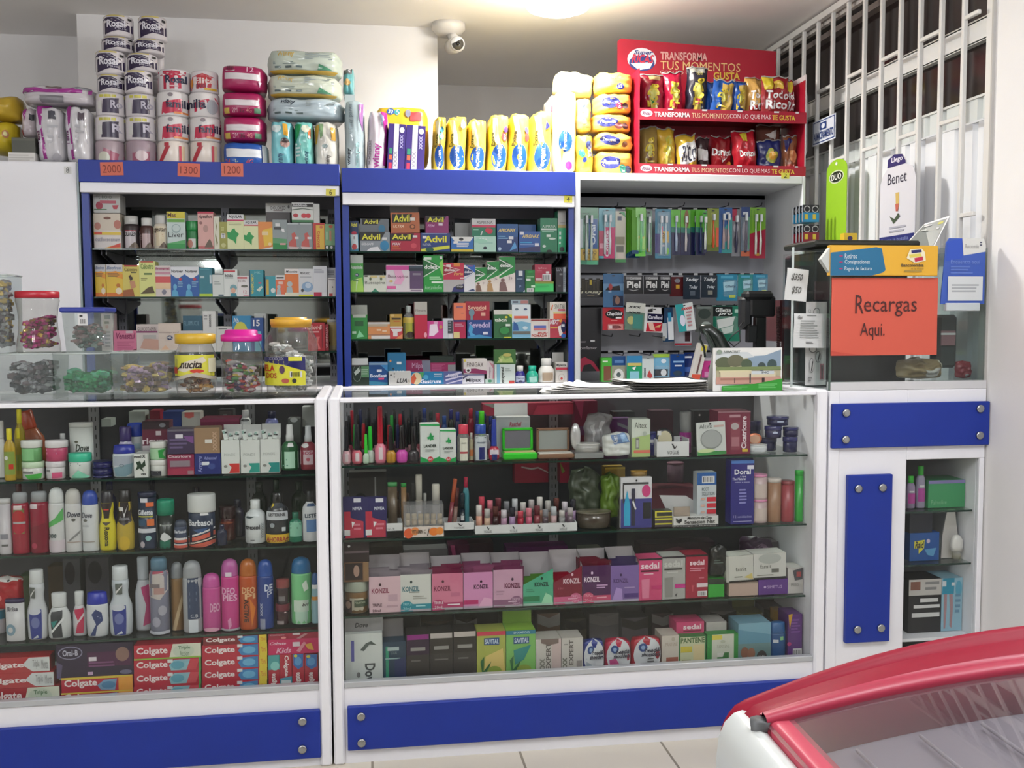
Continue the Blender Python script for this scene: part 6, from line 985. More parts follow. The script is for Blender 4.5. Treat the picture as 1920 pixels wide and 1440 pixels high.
gcard(ds, 'card', 1549, 1587, zt, zb, XG, '9ccc2c', 'e .5 .2 .36 .075 dce8c0|e .5 .2 .32 .062 1c2a1a|T .26 .165 .74 .235 DUO f0f0e8|e .5 .05 .05 .02 f0f0f0', arch(10, .12))
for py, c in ((400, '2a90c0'), (437, '8a2030')):
    for k in range(4):
        z1 = PX(1540, py-15, XG-.06).z; x = XG-.055; y = PX(1540, py, x).y+.03*k-.02
        mb = MB().box(x-.09, x-.02, y, y+.012, z1-.07, z1, M('8a9098', .3), .002)
        f = lambda u, v, o: (x-.09+.07*u, y-o, z1-.07*v)
        decals(mb, 'r 0 0 1 .45 1c1c20|r 0 .45 1 1 '+c+'|e .25 .25 .2 .2 c8c8c8|e .25 .25 .16 .15 1c1c20|e .75 .25 .2 .2 c8c8c8|e .75 .25 .16 .15 1c1c20|r .1 .55 .3 .85 d8c040|r .6 .55 .8 .85 d8c040', f, 0, .3); mb.build('pill_pack', ds)
bt = empty('hanging_poster', (1.9, 3.2, 1.7)); tag(bt, 'white bottle-shaped poster with purple cap hanging on the grille', 'poster')
XB = 1.925; zt = PX(1682, 288, XB).z; zb = PX(1682, 462, XB).z
gcard(bt, 'poster_card', 1650, 1716, zt, zb, XB, 'e0dfe6', 'p 2a2468 .2 .13 .22 .04 .4 0 .62 .02 .72 .1 .72 .13|T .32 .03 .64 .1 Llego e8e4f0|t .22 .2 .76 .32 Benet 3a3848|p d8b86a .46 .42 .56 .42 .56 .58 .48 .58|p c86a5a .46 .54 .56 .54 .54 .62 .48 .62|p 4a5a44 .3 .66 .45 .7 .55 .64 .6 .68 .42 .75|l .3 .78 .8 .86 2 b8b8c4|r .02 .88 1 1 2a3078|t .08 .9 .85 .94 llevate_la_botella 8a94c8|T .2 .95 .8 .99 por_tan_solo_$4.600 c8d0f0', [(.0, 1), (0, .3), (.08, .2), (.2, .14), (.2, .04), (.4, 0), (.62, .02), (.74, .1), (.74, .14), (.92, .18), (1, .3), (1, 1)])
gl = empty('leaflet', (1.9, 3.05, 1.6)); tag(gl, 'grey curled leaflet card leaning between the white poster and the case', 'leaflet')
a, b, c, d = PY(1733, 420, 3.1), PY(1781, 404, 3.02), PY(1748, 470, 3.02), PY(1694, 462, 3.1)
mb = MB(); mb.add([a, b, c, d], [(0, 1, 2, 3)], M('e8e8e8', .4)); mb.add([a+Vector((0, .002, 0)), b+Vector((0, .002, 0)), c+Vector((0, .002, 0)), d+Vector((0, .002, 0))], [(0, 1, 2, 3)], M('8a8c88', .5))
def bil(u, v, o): p = a*(1-u)*(1-v)+b*u*(1-v)+c*u*v+d*(1-u)*v; return (p.x, p.y-o, p.z)
decals(mb, 'r .04 .06 .94 1 8c908c|r .1 .12 .4 .18 d8d8d8|r .66 .12 .85 .2 c8c45a|l .12 .3 .4 .4 1 c8ccc8|r .7 .3 .8 .36 d8d8d8', bil, 0, .4); mb.build('leaflet_card', gl)
sg = empty('door_sign', (1.9, 4.0, 1.95)); tag(sg, 'small white and blue storage sign fixed on the grille', 'sign')
zt = PX(1543, 222, XG).z; zb = PX(1543, 268, XG).z
gcard(sg, 'sign_plate', 1522, 1564, zt, zb, XG, 'dfe4ee', 'r .03 .05 .97 .09 26407e|r .03 .9 .97 .94 26407e|r .03 .05 .05 .94 26407e|r .95 .05 .97 .94 26407e|r .35 .15 .62 .45 26407e|e .48 .3 .08 .1 dfe4ee|T .08 .5 .92 .82 ALMACENAMIENTO 26407e')
row(3.3, 1.56, 'on the black machine', 'box', 'small_box', .03)
yl = B(1583, 1607, 437, 453, 'e0bc2e', 'small yellow carton standing behind the black machine top', 'e .45 .6 .2 .25 3a2a5a', d=.03)
yl['label'] = 'small yellow carton on the black machine beside the lime card'
# ================================================================== inside the narrow cabinet
Zc1, Zc2 = PY(1780, 952, 3.0).z, PY(1780, 1050, 3.0).z
row(3.0, Zc1+.001, 'on the narrow cabinet top shelf', 'bottle', 'spray_bottle', .05)
V(1703, 1719, 893, None, 'slim', '9a8aa8', '3ac83a', 'mauve spray bottle with bright green nozzle, left', 'r .1 .4 .9 .8 c04aa0|r .2 .3 .7 .36 ddd', n='spray_bottle'); V(1722, 1738, 874, None, 'slim', 'a09ab0', '3ac83a', 'mauve spray bottle with bright green nozzle, right', 'r .1 .4 .9 .8 b04a9a|r .2 .3 .7 .36 ddd', n='spray_bottle')
B(1741, 1833, 900, None, '3f9a62', 'wide green soap carton with lilac top', 'r 0 0 1 .12 8a80b8|t .08 .72 .5 .88 Palmolive 8ac09a', n='carton', cat='box', d=.1)
row(3.0, Zc2+.001, 'on the narrow cabinet middle shelf', 'box', 'carton', .06)
B(1706, 1761, 999, None, '1c549e', 'blue insecticide carton, lower half', 'p e0d83a .15 .3 .5 .25 .48 .55 .3 .75 .3 .55 .15 .55|i .17 .3 .48 .55 Raid 1a1a3a|e .62 .3 .06 .08 d0c0d8|p 5a9ac8 .5 .6 .9 .55 .8 .85 .6 .8'); B(1706, 1748, 955, 999, '1c1e2c', 'black upper flap carton above the blue insecticide', '', dy=.0)
K.on = ''
af = empty('air_freshener', (1.85, 3.05, Zc2)); tag(af, 'clear blister with white plug-in freshener on the narrow cabinet middle shelf', 'air freshener')
p0, p1 = PY(1772, 1000, 3.0), PY(1809, 1000, 3.0); zt = PY(1800, 956, 3.0).z; w_ = p1.x-p0.x
MB().prism([(p0.x, Zc2+.002), (p1.x, Zc2+.002), (p1.x-.01, Zc2+.06), (p1.x-.025, zt), (p0.x+.02, zt), (p0.x+.004, Zc2+.08)], 3.02, 3.024, M('c8c4c0', .4)).build('card', af)
mb = MB(); mb.rev(p0.x+w_*.6, 3.0, Zc2+.03, .055, .022, [(.9, 0), (1, .3), (.9, .7), (.5, .95), (.1, 1)], M('e4e2de', .3), .7); mb.build('plug', af)
MB().rev(p0.x+w_*.6, 3.0, Zc2+.004, .03, .014, [(1, 0), (1, 1)], GLASS('e0dcc0', 1.4, .05, .2), 1).build('refill', af)
row(3.0, .281, 'at the bottom of the narrow cabinet', 'box', 'carton', .1)
B(1704, 1765, 1086, None, '1c1c20', 'black carton with white printed top', 'r 0 0 1 .3 c8c4c0|r .05 .04 .35 .2 8a5a4a|l .5 .05 .95 .25 2 8a8a8a|r .35 .36 .9 .43 ddd|r .15 .48 .95 .54 ddd|r .1 .63 .95 .71 ddd'); B(1766, 1841, 1083, None, '9ac4d8', 'light blue hosiery carton with legs picture', 'p 2a94b4 .05 0 .6 0 .58 .3 .02 .3|p b08a90 .1 .3 .25 .3 .25 .55 .2 .95 .12 .95|p b08a90 .35 .3 .52 .3 .55 .55 .5 .95 .4 .9 .42 .6|r .02 .05 .2 .15 dfe4e8|r .45 .08 .6 .14 dfe4e8|e .8 .2 .15 .15 5aa8c4|l .65 .3 .95 .7 4 6a94b0', n='hosiery_carton')
# ================================================================== left counter
row(3.0, .873, 'on the left counter top shelf', 'bottle', 'bottle', .06)
V(24, 44, 768, None, 'bottle', 'b8a42a', 'd8cc20', 'tall yellow-capped oil bottle at the back left', 'r .1 .4 .9 .8 a8a03a', dy=.07, ds=.6)
V(4, 26, 804, None, 'bottle', 'b89a2a', 'dccf22', 'yellow-capped oil bottle, front left', 'r .1 .3 .95 .85 8aa04a|r .5 .6 .85 .72 c83a2a|e .3 .45 .15 .05 ddd', dy=-.01, ds=.6); V(25, 40, 803, None, 'bottle', 'a8922a', 'd8cb1e', 'yellow-capped oil bottle, half hidden', 'r .1 .4 .9 .8 8a9a3a', dy=.03, ds=.6)
V(-14, 8, 790, None, 'lotion', 'd8d8d4', 'dcdcdc', 'white bottle cut by the left edge', '', dy=.05)
V(45, 92, 774, None, 'lotion', 'a0522c', 'b84a2a', 'leaning brown-orange lotion bottle', 'e .6 .45 .2 .1 2a4a7a', dy=.14, ry=-14)
RO = dict(cat='deodorant jar', n='roll_on_jar')
def rollon(x0, x1, yt, yb, base, top, lab, dec, **k): V(x0, x1, yt, yb, 'jar', base, top, lab, dec, cat='cream jar', n='cream_jar', **k)
rollon(36, 79, 867, None, 'dcded8', 'c8e0c0', 'white and green cream jar, lower of the green pair', 'r .1 .3 .6 .5 8a8a8a|p 4ab04a .2 .6 .95 .5 .9 1 .4 1'); rollon(34, 75, 827, 868, '6aa86a', 'dcded8', 'white-lidded cream jar with green base, upper of the green pair', 'r .1 .1 .7 .9 8ac88a')
rollon(82, 119, 866, None, 'dcd8da', 'd8d4d8', 'white cream jar with pink square, lower of the pink pair', 'r .4 .45 .9 1 d85a84|r .1 .2 .3 .4 8a8a8a'); rollon(80, 123, 827, 867, 'c0486e', 'e0dcde', 'white-lidded cream jar with pink base, upper of the pink pair', 'l .1 .1 .8 .6 2 d88aa8')
rollon(118, 168, 851, None, 'd4dcd6', '3ac09a', 'round jar with turquoise lid', 'l .1 .1 .7 .3 2 5a6a64|p 8ad8b8 .1 1 .5 .5 .95 .9 .9 1')
V(127, 172, 793, None, 'canister', 'd6dad6', 'dcdedc', 'tall white lotion bottle with dark script', 'i .3 .35 .85 .5 Dove 4a5048|l .4 .54 .85 .62 2 8a9088|e .35 .3 .08 .02 6a6a5a', dy=.05, ds=.5)
V(108, 124, 813, None, 'slim', 'b8bcb8', 'c8c8c8', 'small silver-capped bottle behind the pink jars', '', dy=.06)
for i, y in enumerate((906, 893, 880)): V(167+i, 209-i, y-14, y if i else None, 'canister', '1a1a5a', '14144a', 'dark navy cream tin, '+('bottom', 'middle', 'top')[i]+' of the small stack', 'r .1 .4 .8 .6 8a8ac8' if i == 0 else '', cat='tin', n='cream_tin', ds=1, rough=.15)
V(214, 250, 801, None, 'lotion', 'c0b8d8', '3a2a6a', 'pale lilac bottle with violet and silver cap', 'r .5 .0 .75 .1 b0b0b8', dy=.04); V(233, 270, 794, None, 'flip', 'd4dadc', '2a4ac0', 'white bottle with bright blue flip cap', 'r .2 .2 .8 .35 a8c0c8', dy=.06)
V(206, 252, 835, None, 'flip', 'd0d8dc', '22309a', 'stout white lotion with navy lid and grey label', 'r .12 .1 .88 .5 a8b0bc|p 7a98a4 .1 .6 .9 .4 .85 .85 .6 .97 .15 .95|e .45 .5 .1 .06 5a6a7a|e .45 .5 .07 .04 a8b4bc')
B(250, 277, 851, None, 'dcdfda', 'white carton with black leaves', 'T .02 .05 .55 .18 med 2a2a2a|T .6 .03 .85 .18 X 222|p 1c3a20 .1 .7 .25 .5 .15 .35 .45 .3 .55 .45 .8 .25 .85 .5 .6 .6 .7 .75 .4 .62|i .5 .8 .85 .9 vin 333', dy=-.01, n='carton', cat='box')
rollon(277, 312, 863, None, 'd4d6d0', 'dcdcd8', 'white jar with dark label, lower of the right pair', 'r .05 .5 .7 .95 3a3a42|l .1 .58 .6 .9 2 9a9aa0'); rollon(277, 311, 829, 864, 'a8c8a8', 'd8dad4', 'white-lidded jar with green star, upper of the right pair', 'r .0 .1 .6 .95 a8d0a8|p 2a9a44 .55 .2 .95 .1 .8 .5 .95 .9 .6 .8')
B(263, 318, 790, 872, '6a1234', 'maroon carton with white lettering behind the white jars', 'r 0 0 1 .18 2e0a1c|e .75 .09 .12 .05 8a8a94|T .0 .38 .95 .52 ricure e8d8dc|r .5 .22 .7 .32 d8c8cc|r 0 .55 1 1 c8c0c4', dy=.06, n='carton', cat='box')
row(3.0, .876, 'on the left counter top shelf', 'box', 'carton', .06)
B(314, 364, 852, None, '8a1e48', 'maroon carton with silver bar, lower of the cream boxes', 'T .03 .03 .9 .16 Cicatricure d8c8cc|r .1 .3 .85 .6 8a7a84|p a02a4a 0 .7 1 .65 1 1 0 1|r .75 .8 .98 .98 9a7a80'); B(314, 364, 804, 851, '3c2c4c', 'dark violet carton with price label, upper of the cream boxes', 'r .3 .22 .58 .38 d8d4dc|p 7a4a8a .6 .3 .98 .3 .98 .6 .75 .5|l .08 .4 .8 .85 3 6a5a84|r .02 .02 1 .1 6a6470', side='6a6470')
B(365, 414, 850, None, '1d2a72', 'dark blue carton with price label', 'i .35 .15 .85 .3 Advanced 8a90c8|V .12 .15 .28 .9 Arrurru 8a90c8|r .28 .4 .56 .56 d8dce4|e .65 .62 .14 .14 3a4a8a'); B(363, 412, 802, 850, '9a7c5e', 'tan carton with price label lying on the blue one', 'r .42 .45 .7 .6 dcd8d0|V .72 .15 .88 .9 xxxxx c0a084')
for a, b, c, t, l in ((415, 449, 'c8302c', 825, 'red-cornered'), (451, 487, '2a9a8a', 825, 'first teal-cornered'), (488, 524, '1a8a84', 823, 'second teal-cornered')):
    B(a, b, t, None, 'd6dad6', 'white open carton of sachets, '+l, 't .15 .4 .75 .48 PONDS a0a4a0|r .42 .7 .98 .98 '+c+'|p d6dad6 .4 .72 .55 .82 .4 .98|e .22 .78 .1 .04 8a8a84', flap='dcdedc')
    for k in range(3): HG(a+5+k*9, a+13+k*9, 806+(k*5) % 7, 826, 'd4dcd8', 'pale sachet, '+ORD[k]+' in the '+l+' open carton', 'r .1 .1 .6 .4 9ab8b0', dy=.02, n='sachet', cat='sachet', ry=(k-1)*12)
row(3.0, .88, 'on the left counter top shelf', 'bottle', 'bottle', .06)
V(526, 558, 797, None, 'pump', '1a5a30', 'd8dada', 'green bottle with white pump and mint label', 'r .0 .35 1 .92 b4dcc4|l .3 .6 .9 .7 1 6a9a84|l .1 .8 .5 .88 1 6a9a84|r .4 .05 .75 .18 e0e0e0', glass=False); V(562, 596, 799, None, 'pump', '8a2a3a', 'c8ccd0', 'red-tinted bottle with clear cap and pale label', 'r .0 .3 1 .8 d0b8c0|T .1 .33 .95 .45 ROSA a83a54|e .5 .62 .12 .06 b85a6a|e .3 .12 .25 .08 ddd')
K.on = 'at the back of the left counter top shelf'
B(306, 340, 772, 800, '26408a', 'blue flat carton', '', dy=.2, n='carton', cat='box'); B(341, 376, 773, 802, 'cfcdc4', 'white carton with pink tape', 'p e8706a .15 .0 .65 0 .65 .3 .4 .4 .15 .3', dy=.2, n='carton', cat='box'); B(376, 449, 785, 822, '6e1238', 'long crimson carton', 'r 0 0 1 .15 8a2a50', dy=.16, n='carton', cat='box', d=.1)
V(446, 470, 770, 830, 'slim', 'd4d6d4', 'dcdcdc', 'upturned white tube', 'e .5 .1 .4 .05 222', dy=.16); V(497, 521, 772, 830, 'slim', '7a80b8', '2a2a4a', 'lilac tube with dark end', '', dy=.16); B(409, 437, 768, 790, '4a4a48', 'small framed dark carton', 'r .1 .1 .9 .9 6a6a68|r .35 .4 .6 .6 c8c8c8', dy=.25, n='carton', cat='box'); B(540, 563, 785, 830, '6a6c68', 'grey carton with crumpled white tissue', 'e .5 .05 .3 .1 d8dad8', dy=.25, n='carton', cat='box'); B(567, 594, 763, 800, 'c8ccc8', 'white narrow carton near the post', '', dy=.3, n='carton', cat='box')
B(190, 208, 786, 800, 'c8d0c8', 'small white carton', '', dy=.3, n='carton', cat='box'); B(242, 272, 772, 800, 'c4ccc4', 'white carton beside the red one', '', dy=.28, n='carton', cat='box'); B(281, 300, 770, 800, 'a82a44', 'small red carton', '', dy=.28, n='carton', cat='box')
# shelf 2
row(3.0, .657, 'on the left counter second shelf', 'spray can', 'spray_can', .06)
def S(x0, x1, yt, kind, col, cap, lab, dec, **k): V(x0, x1, yt, None, kind, col, cap, lab, dec, cat='spray can', n='spray_can', **k)
S(-6, 17, 936, 'canister', 'c8c4c8', 'ccc', 'white deodorant at the left edge', 'r .2 .6 .8 .7 8a8a94|r .3 .8 .8 .84 666'); S(16, 50, 925, 'can', '9a1634', 'a0a4a8', 'red can with green and red apple picture', 'r .2 .1 .8 .6 7a7a44|e .5 .28 .35 .15 b02a30|e .5 .48 .35 .12 b0243a|r .2 .36 .85 .4 a8a8a8|r .25 .04 .7 .12 d8c8c8', crough=.2); S(51, 87, 923, 'can', '8c1232', '9a9ea2', 'deep red can with price label', 'r .1 .03 .5 .12 d8ccd0|p 7a0c2a .1 .5 .9 .4 .9 .9 .1 1|e .3 .85 .15 .06 b03a54', crough=.2)
S(82, 117, 916, 'dome', 'd0d2d2', 'd6dada', 'white can with green sweep', 'p 5ab060 .95 .1 .95 .35 .05 .5 .05 .4 .5 .3|i .0 .62 .55 .7 one 4a5a5a|r 0 .75 1 1 d0c4cc'); S(115, 149, 918, 'dome', 'd2d2d2', 'c4c2bc', 'white can with pale cap and dark script', 'i .2 .16 .95 .28 Dove 4a4e58|e .6 .33 .12 .03 6a6a64|p 8a8a8a .3 .75 .95 .55 .9 .62 .35 .78|r .2 .78 .95 .8 b0a098'); S(147, 181, 921, 'dome', 'd0d4d6', '2a4aa8', 'white can with blue cap', 'i .05 .16 .7 .28 Dove 5a5e68|e .3 .33 .12 .03 6a6a64|t .1 .42 .5 .47 invisible 8a8a94|r .05 .78 .8 .8 a8a098')
S(178, 214, 922, 'hourglass', 'd4c82a', '26242c', 'yellow and black waisted can with upright lettering', 'p 2a1c1a .0 0 .95 0 .8 .15 .7 .32 .3 .32 .2 .15|p 3a2c1a .2 .4 .8 .4 .5 .47|K .4 .5 .68 .9 Rexona 3a3414|r .3 .12 .7 .15 c83a2a'); S(214, 248, 920, 'hourglass', 'b8a038', '1a1416', 'dull yellow and black waisted can with silver tick', 'p 1e1014 0 0 1 0 .95 .4 .5 .48 .05 .4|p d0d0d4 .35 .15 .5 .25 .8 .05 .5 .33|T .15 .3 .85 .38 Rexona 8a8a90|r .1 .1 .45 .18 ddd|e .5 .85 .3 .15 c8a82a')
S(256, 290, 924, 'canister', '1a2a44', '141c40', 'navy shaving can with orange square', 'r .2 .02 .6 .1 d0d0d8|r .5 .1 .9 .18 d86a3a|T .05 .24 .85 .34 Gillette d8dce4|r .1 .36 .85 .38 c8c83a|r .55 .42 .9 .55 d8703a|r .1 .42 .5 .55 1c4a6a|r .05 .6 .95 .68 c8ccd4|e .6 .78 .15 .05 8ab8b8|e .3 .9 .12 .06 b0a8b0'); S(290, 324, 938, 'tall', '14201e', '0e8a6a', 'black shaving can with green cap', 'r 0 .75 1 1 0e6a54|T .25 .25 .9 .34 Foamy b8c0bc|p d0d4d4 .25 .7 .35 .55 .5 .5 .75 .6 .85 .7 .5 .78|r .02 0 .08 .8 b0b4b4', ds=1)
S(323, 349, 976, 'dome', '3a4660', '3a4456', 'small striped shaving can', 'T .05 .15 .95 .3 Barbasol d8dce4|r 0 .52 1 .62 d8d8d8|r 0 .62 1 .74 c85a4a|r 0 .8 1 .86 d8d8d8|r 0 .86 1 1 c85a4a'); V(348, 401, 929, None, 'jar', '26344e', 'cfd2d0', 'large striped shaving can with white skirted cap', 'r .5 .02 .8 .1 d8d8d8|T .05 .22 .92 .4 Barbasol e0e4ea|p 3a5a8a .2 .5 .8 .45 .5 .62|p d8d8d8 0 .7 1 .45 1 .5 0 .75|p d0604e 0 .77 1 .55 1 .68 0 .88|p d8d0c0 0 .9 1 .72 1 .76 0 .94|p d0604e 0 .95 1 .8 1 .9 .6 1 0 1', cat='spray can', n='spray_can')
row(3.0, .662, 'on the left counter second shelf', 'bottle', 'bottle', .06)
V(408, 440, 952, None, 'jar', '4a1418', '2a1014', 'dark red glass bottle', 'e .5 .2 .4 .06 7a3a2a', dy=.05, ds=1, rough=.1, crough=.1); V(430, 458, 938, None, 'bottle', '1c1a34', '14122a', 'dark indigo bottle behind the white one', '', dy=.09, rough=.1, crough=.1); V(405, 425, 985, None, 'bottle', '1c2440', '16183a', 'small dark blue bottle', '', dy=-.01, rough=.1, crough=.1)
V(457, 496, 940, None, 'bottle', 'd0d6d8', 'd4d8d8', 'white bottle with black lettering and ribbon mark', 'p 3a4a50 .1 .2 .55 .2 .3 .26 .1 .25|T .05 .45 .75 .58 trexol 2a2e34|K .8 .4 .92 .85 xxxxxx 9aa2a6|r .3 .88 .5 .9 666', ds=1); V(497, 540, 926, None, 'bottle', '23282e', '0e1012', 'black mouthwash with white label and yellow tag', 'r .05 .0 .95 .12 3a4048|p d8c040 .1 .0 .3 .05 .2 .12|r .05 .2 .95 .42 c4c8cc|T .15 .24 .85 .32 LISTERINE 3a3a40|e .3 .55 .1 .06 8a9298|r .7 .6 .85 .7 c8ccd0|r .02 .78 1 1 dcb430|T .05 .84 .95 .96 AHORRA+ a83a2a', rough=.15, crough=.15)
V(540, 566, 962, None, 'bottle', '127a5c', '0c6a50', 'small green mouthwash', 'r .1 .15 .95 .75 8ac8ac|l .15 .2 .9 .5 2 3a6a5a', rough=.15, dy=.0); V(563, 600, 922, None, 'bottle', 'd4d8dc', '16181c', 'white mouthwash with blue panel beside the post', 'r .3 .05 .95 .12 3a5a84|T .2 .3 .95 .4 LISTE 3a4a5a|r .3 .45 1 .75 5a84b8', rough=.25)
K.on = 'at the back of the left counter second shelf'
for i, (a, b, t, c) in enumerate(((270, 296, 900, '1c1c34'), (352, 380, 915, '241c2c'), (470, 500, 905, '14261c'), (505, 530, 900, '1c3a28'), (545, 575, 905, '18301e'), (60, 84, 905, '3a1418'), (20, 44, 908, '4a1a1e'), (190, 216, 905, '16164a'))): V(a, b, t, None, 'bottle', c, c, ('dark navy', 'dark plum', 'dark green', 'mid green', 'bottle green', 'dark red', 'wine red', 'deep blue')[i]+' bottle in the shade', '', dy=.2, rough=.12, crough=.12)  # back bottles coloured dim, the shade behind the row put into them
# shelf 3
row(3.0, .4, 'on the left counter third shelf', 'bottle', 'bottle', .06)
P(-20, 38, 1086, 1146, 'a81a26', 'red plastic pouch with white hang tab', 'r .0 -.05 1 .1 c8c4c0|e .6 .05 .05 .03 222|e .3 .6 .1 .1 e08080', dy=.02, cat='pouch', n='pouch', p=2.4)
V(8, 44, 1124, None, 'canister', 'c8c8ca', '2a2050', 'white bottle with violet lid and grey swirl', 'i .1 .1 .7 .22 Brisa 5a5a64|e .3 .7 .25 .15 7a98a8|e .3 .7 .12 .07 c8c8ca'); V(-22, 6, 1130, None, 'canister', 'c8c0c8', '2a2050', 'white bottle with violet lid cut by the edge', 'r .5 .2 1 .5 3a8aa8', dy=.01)
YD = 'p 2a3a8a .18 .45 .8 .45 .78 .98 .25 .98|e .45 .48 .32 .06 c8ccd4|e .5 .68 .2 .1 6a74a8|p c8d0d8 .35 .97 .6 .9 .65 .95'
V(44, 83, 1071, None, 'hourglass', 'c8ccd0', 'ccd0d0', 'tall white hair lotion with navy oval label, left', YD+'|r .15 .05 .5 .25 5a605c|p ddd .15 .2 .5 .08 .5 .1 .18 .24'); V(199, 243, 1064, None, 'hourglass', 'c4ccd2', 'ccd2d4', 'tall white hair lotion with navy oval label, right', YD+'|r .3 .05 .7 .25 5a625e|p ddd .3 .2 .7 .08 .7 .1 .33 .24')
V(85, 129, 1114, None, 'lotion', 'ccd0d0', 'd0d4d4', 'squat white bottle with black and teal label', 'p 30343a .15 .15 .75 .1 .65 .5 .7 .95 .25 .95 .2 .6|p 2a8a84 .2 .45 .5 .4 .3 .65|p e0e4e4 .2 .75 .75 .3 .78 .36 .25 .8', ds=.6); V(129, 160, 1110, None, 'lotion', 'd0d0d4', 'd0d4d4', 'white bottle with raspberry label', 'p c02a54 .1 .15 .9 .1 .85 .5 .8 .9 .25 .9 .45 .5|p d8ccd0 .2 .65 .85 .25 .9 .32 .25 .7', ds=.6, dy=.02)
V(158, 200, 1112, None, 'flip', 'd0d4d8', '1c2ea8', 'white bottle with tilted royal blue cap', 'p 24386e .3 .3 .5 .15 .75 .25 .8 .5 .55 .65 .45 .95 .2 .95 .5 .6|l .25 .35 .75 .45 2 c0c8e0', ds=.6)
V(241, 282, 1046, None, 'lotion', 'c0c4cc', 'b0b8c0', 'large pale bottle with magenta label, half hidden', 'p b83a74 .4 .15 .95 .1 .9 .5 .95 .85 .5 .9 .7 .5', ds=.6, dy=.04); V(268, 313, 1048, None, 'can', '7a7c90', '5a8098', 'lilac-grey can with blue-grey cap and pale label', 'r 0 0 1 .05 a83a54|p c0b8b4 0 .05 1 .02 .98 .3 .6 .45 0 .4|r .1 .2 .6 .26 7a7074|r .3 .26 .8 .36 b08a84|e .7 .62 .2 .08 a8a8b4|e .4 .8 .2 .08 a0a0b0|r 0 .95 1 1 c8ccd8', cat='spray can', n='spray_can')
V(313, 342, 1056, None, 'dome', '8a6a44', '8a8e94', 'gold-brown bottle with grey dome cap', 'p c0a884 .1 1 .9 .3 .95 .45 .4 1', dy=.03); V(339, 376, 1054, None, 'dome', 'a8acb0', '9a9ea2', 'grey bottle with dark blue label and white box', 'r .3 .0 1 .75 2c3e5e|l .4 .25 .9 .6 3 5a6a84|r .35 .76 .8 1 ccd4dc|t .45 .66 .8 .72 C.B c8d0d8')
S3 = dict(cat='spray can', n='spray_can')
V(375, 412, 1078, None, 'dome', 'c04a90', 'c0509a', 'shorter pink body spray', 'T .45 .35 .95 .55 DEO e0a8c8|e .5 .95 .4 .05 d8a0b8', **S3); V(409, 446, 1051, None, 'dome', 'c43a86', 'b85aa0', 'taller pink body spray with price label', 'T .1 .2 .8 .33 DEO e8b0d0|T .15 .33 .9 .45 PIES e8b0d0|p d890b8 .4 .8 .55 .75 .6 .9 .45 .98|r .3 -.08 .65 0 e0d0dc|r 0 .96 1 1 b8b8c0', **S3); V(445, 480, 1051, None, 'dome', 'b8501e', 'b06018', 'orange body spray', 'T .2 .2 .9 .32 DEO e0b080|T .35 .32 .9 .42 PI e0b080|K .3 .42 .55 .85 ACTIVE 2a1a10|p d87820 .6 .4 .9 .6 .7 .95', **S3); V(474, 511, 1052, None, 'dome', '1c3c84', '1c4a9a', 'dark blue body spray with grey tag', 'T .5 .15 .95 .28 DE d0d8e8|t .65 .28 .9 .4 P d0d8e8|r .2 .8 .5 1 8a90a8|K .22 .5 .35 .75 xxxx a8b0c8', **S3)
row(3.0, .41, 'on the left counter third shelf', 'bottle', 'bottle', .06)
V(516, 543, 1134, None, 'jar', '3a1c24', '6a2030', 'small dark perfume with red cap, lower', 'r .1 .7 .6 .95 8a8084|e .7 .1 .08 .04 f0c8c8', dy=.0, rough=.12); V(517, 542, 1088, 1134, 'jar', '3a2a30', '8a4040', 'small dark perfume with red cap, upper', 'r .2 .5 .7 .8 6a6468', rough=.12); V(544, 583, 1048, None, 'dome', '7ac88a', '1c6aa0', 'green spray with blue cap and white label', 'r 0 .62 1 1 b4d8c4|r .15 .52 1 .75 c8dccc|i .55 .58 .85 .64 bri 444|p dff0e0 .55 .2 .75 .12 .85 .3 .65 .35', **S3); V(580, 602, 1075, None, 'dome', '8ab0bc', '24508a', 'blue-grey spray beside the post', 'r 0 .3 1 .4 c8883a|r .1 .0 .8 .1 ddd', **S3)
K.on = 'at the back of the left counter third shelf'
for i, (a, b, t, c) in enumerate(((118, 150, 1048, '6a6a70'), (160, 204, 1046, '5c5a62'), (90, 120, 1062, '5a4a34'), (300, 340, 1045, '4a4c54'), (36, 60, 1080, '4a5a3a'))): B(a, b, t, None, c, ('pale grey', 'dusky mauve', 'olive brown', 'slate grey', 'moss green')[i]+' carton in the shade', 'e .4 .25 .3 .2 2a262c' if i < 2 else '', dy=.2, n='carton', cat='box')  # filler cartons darkened in colour to stand for shade at the back
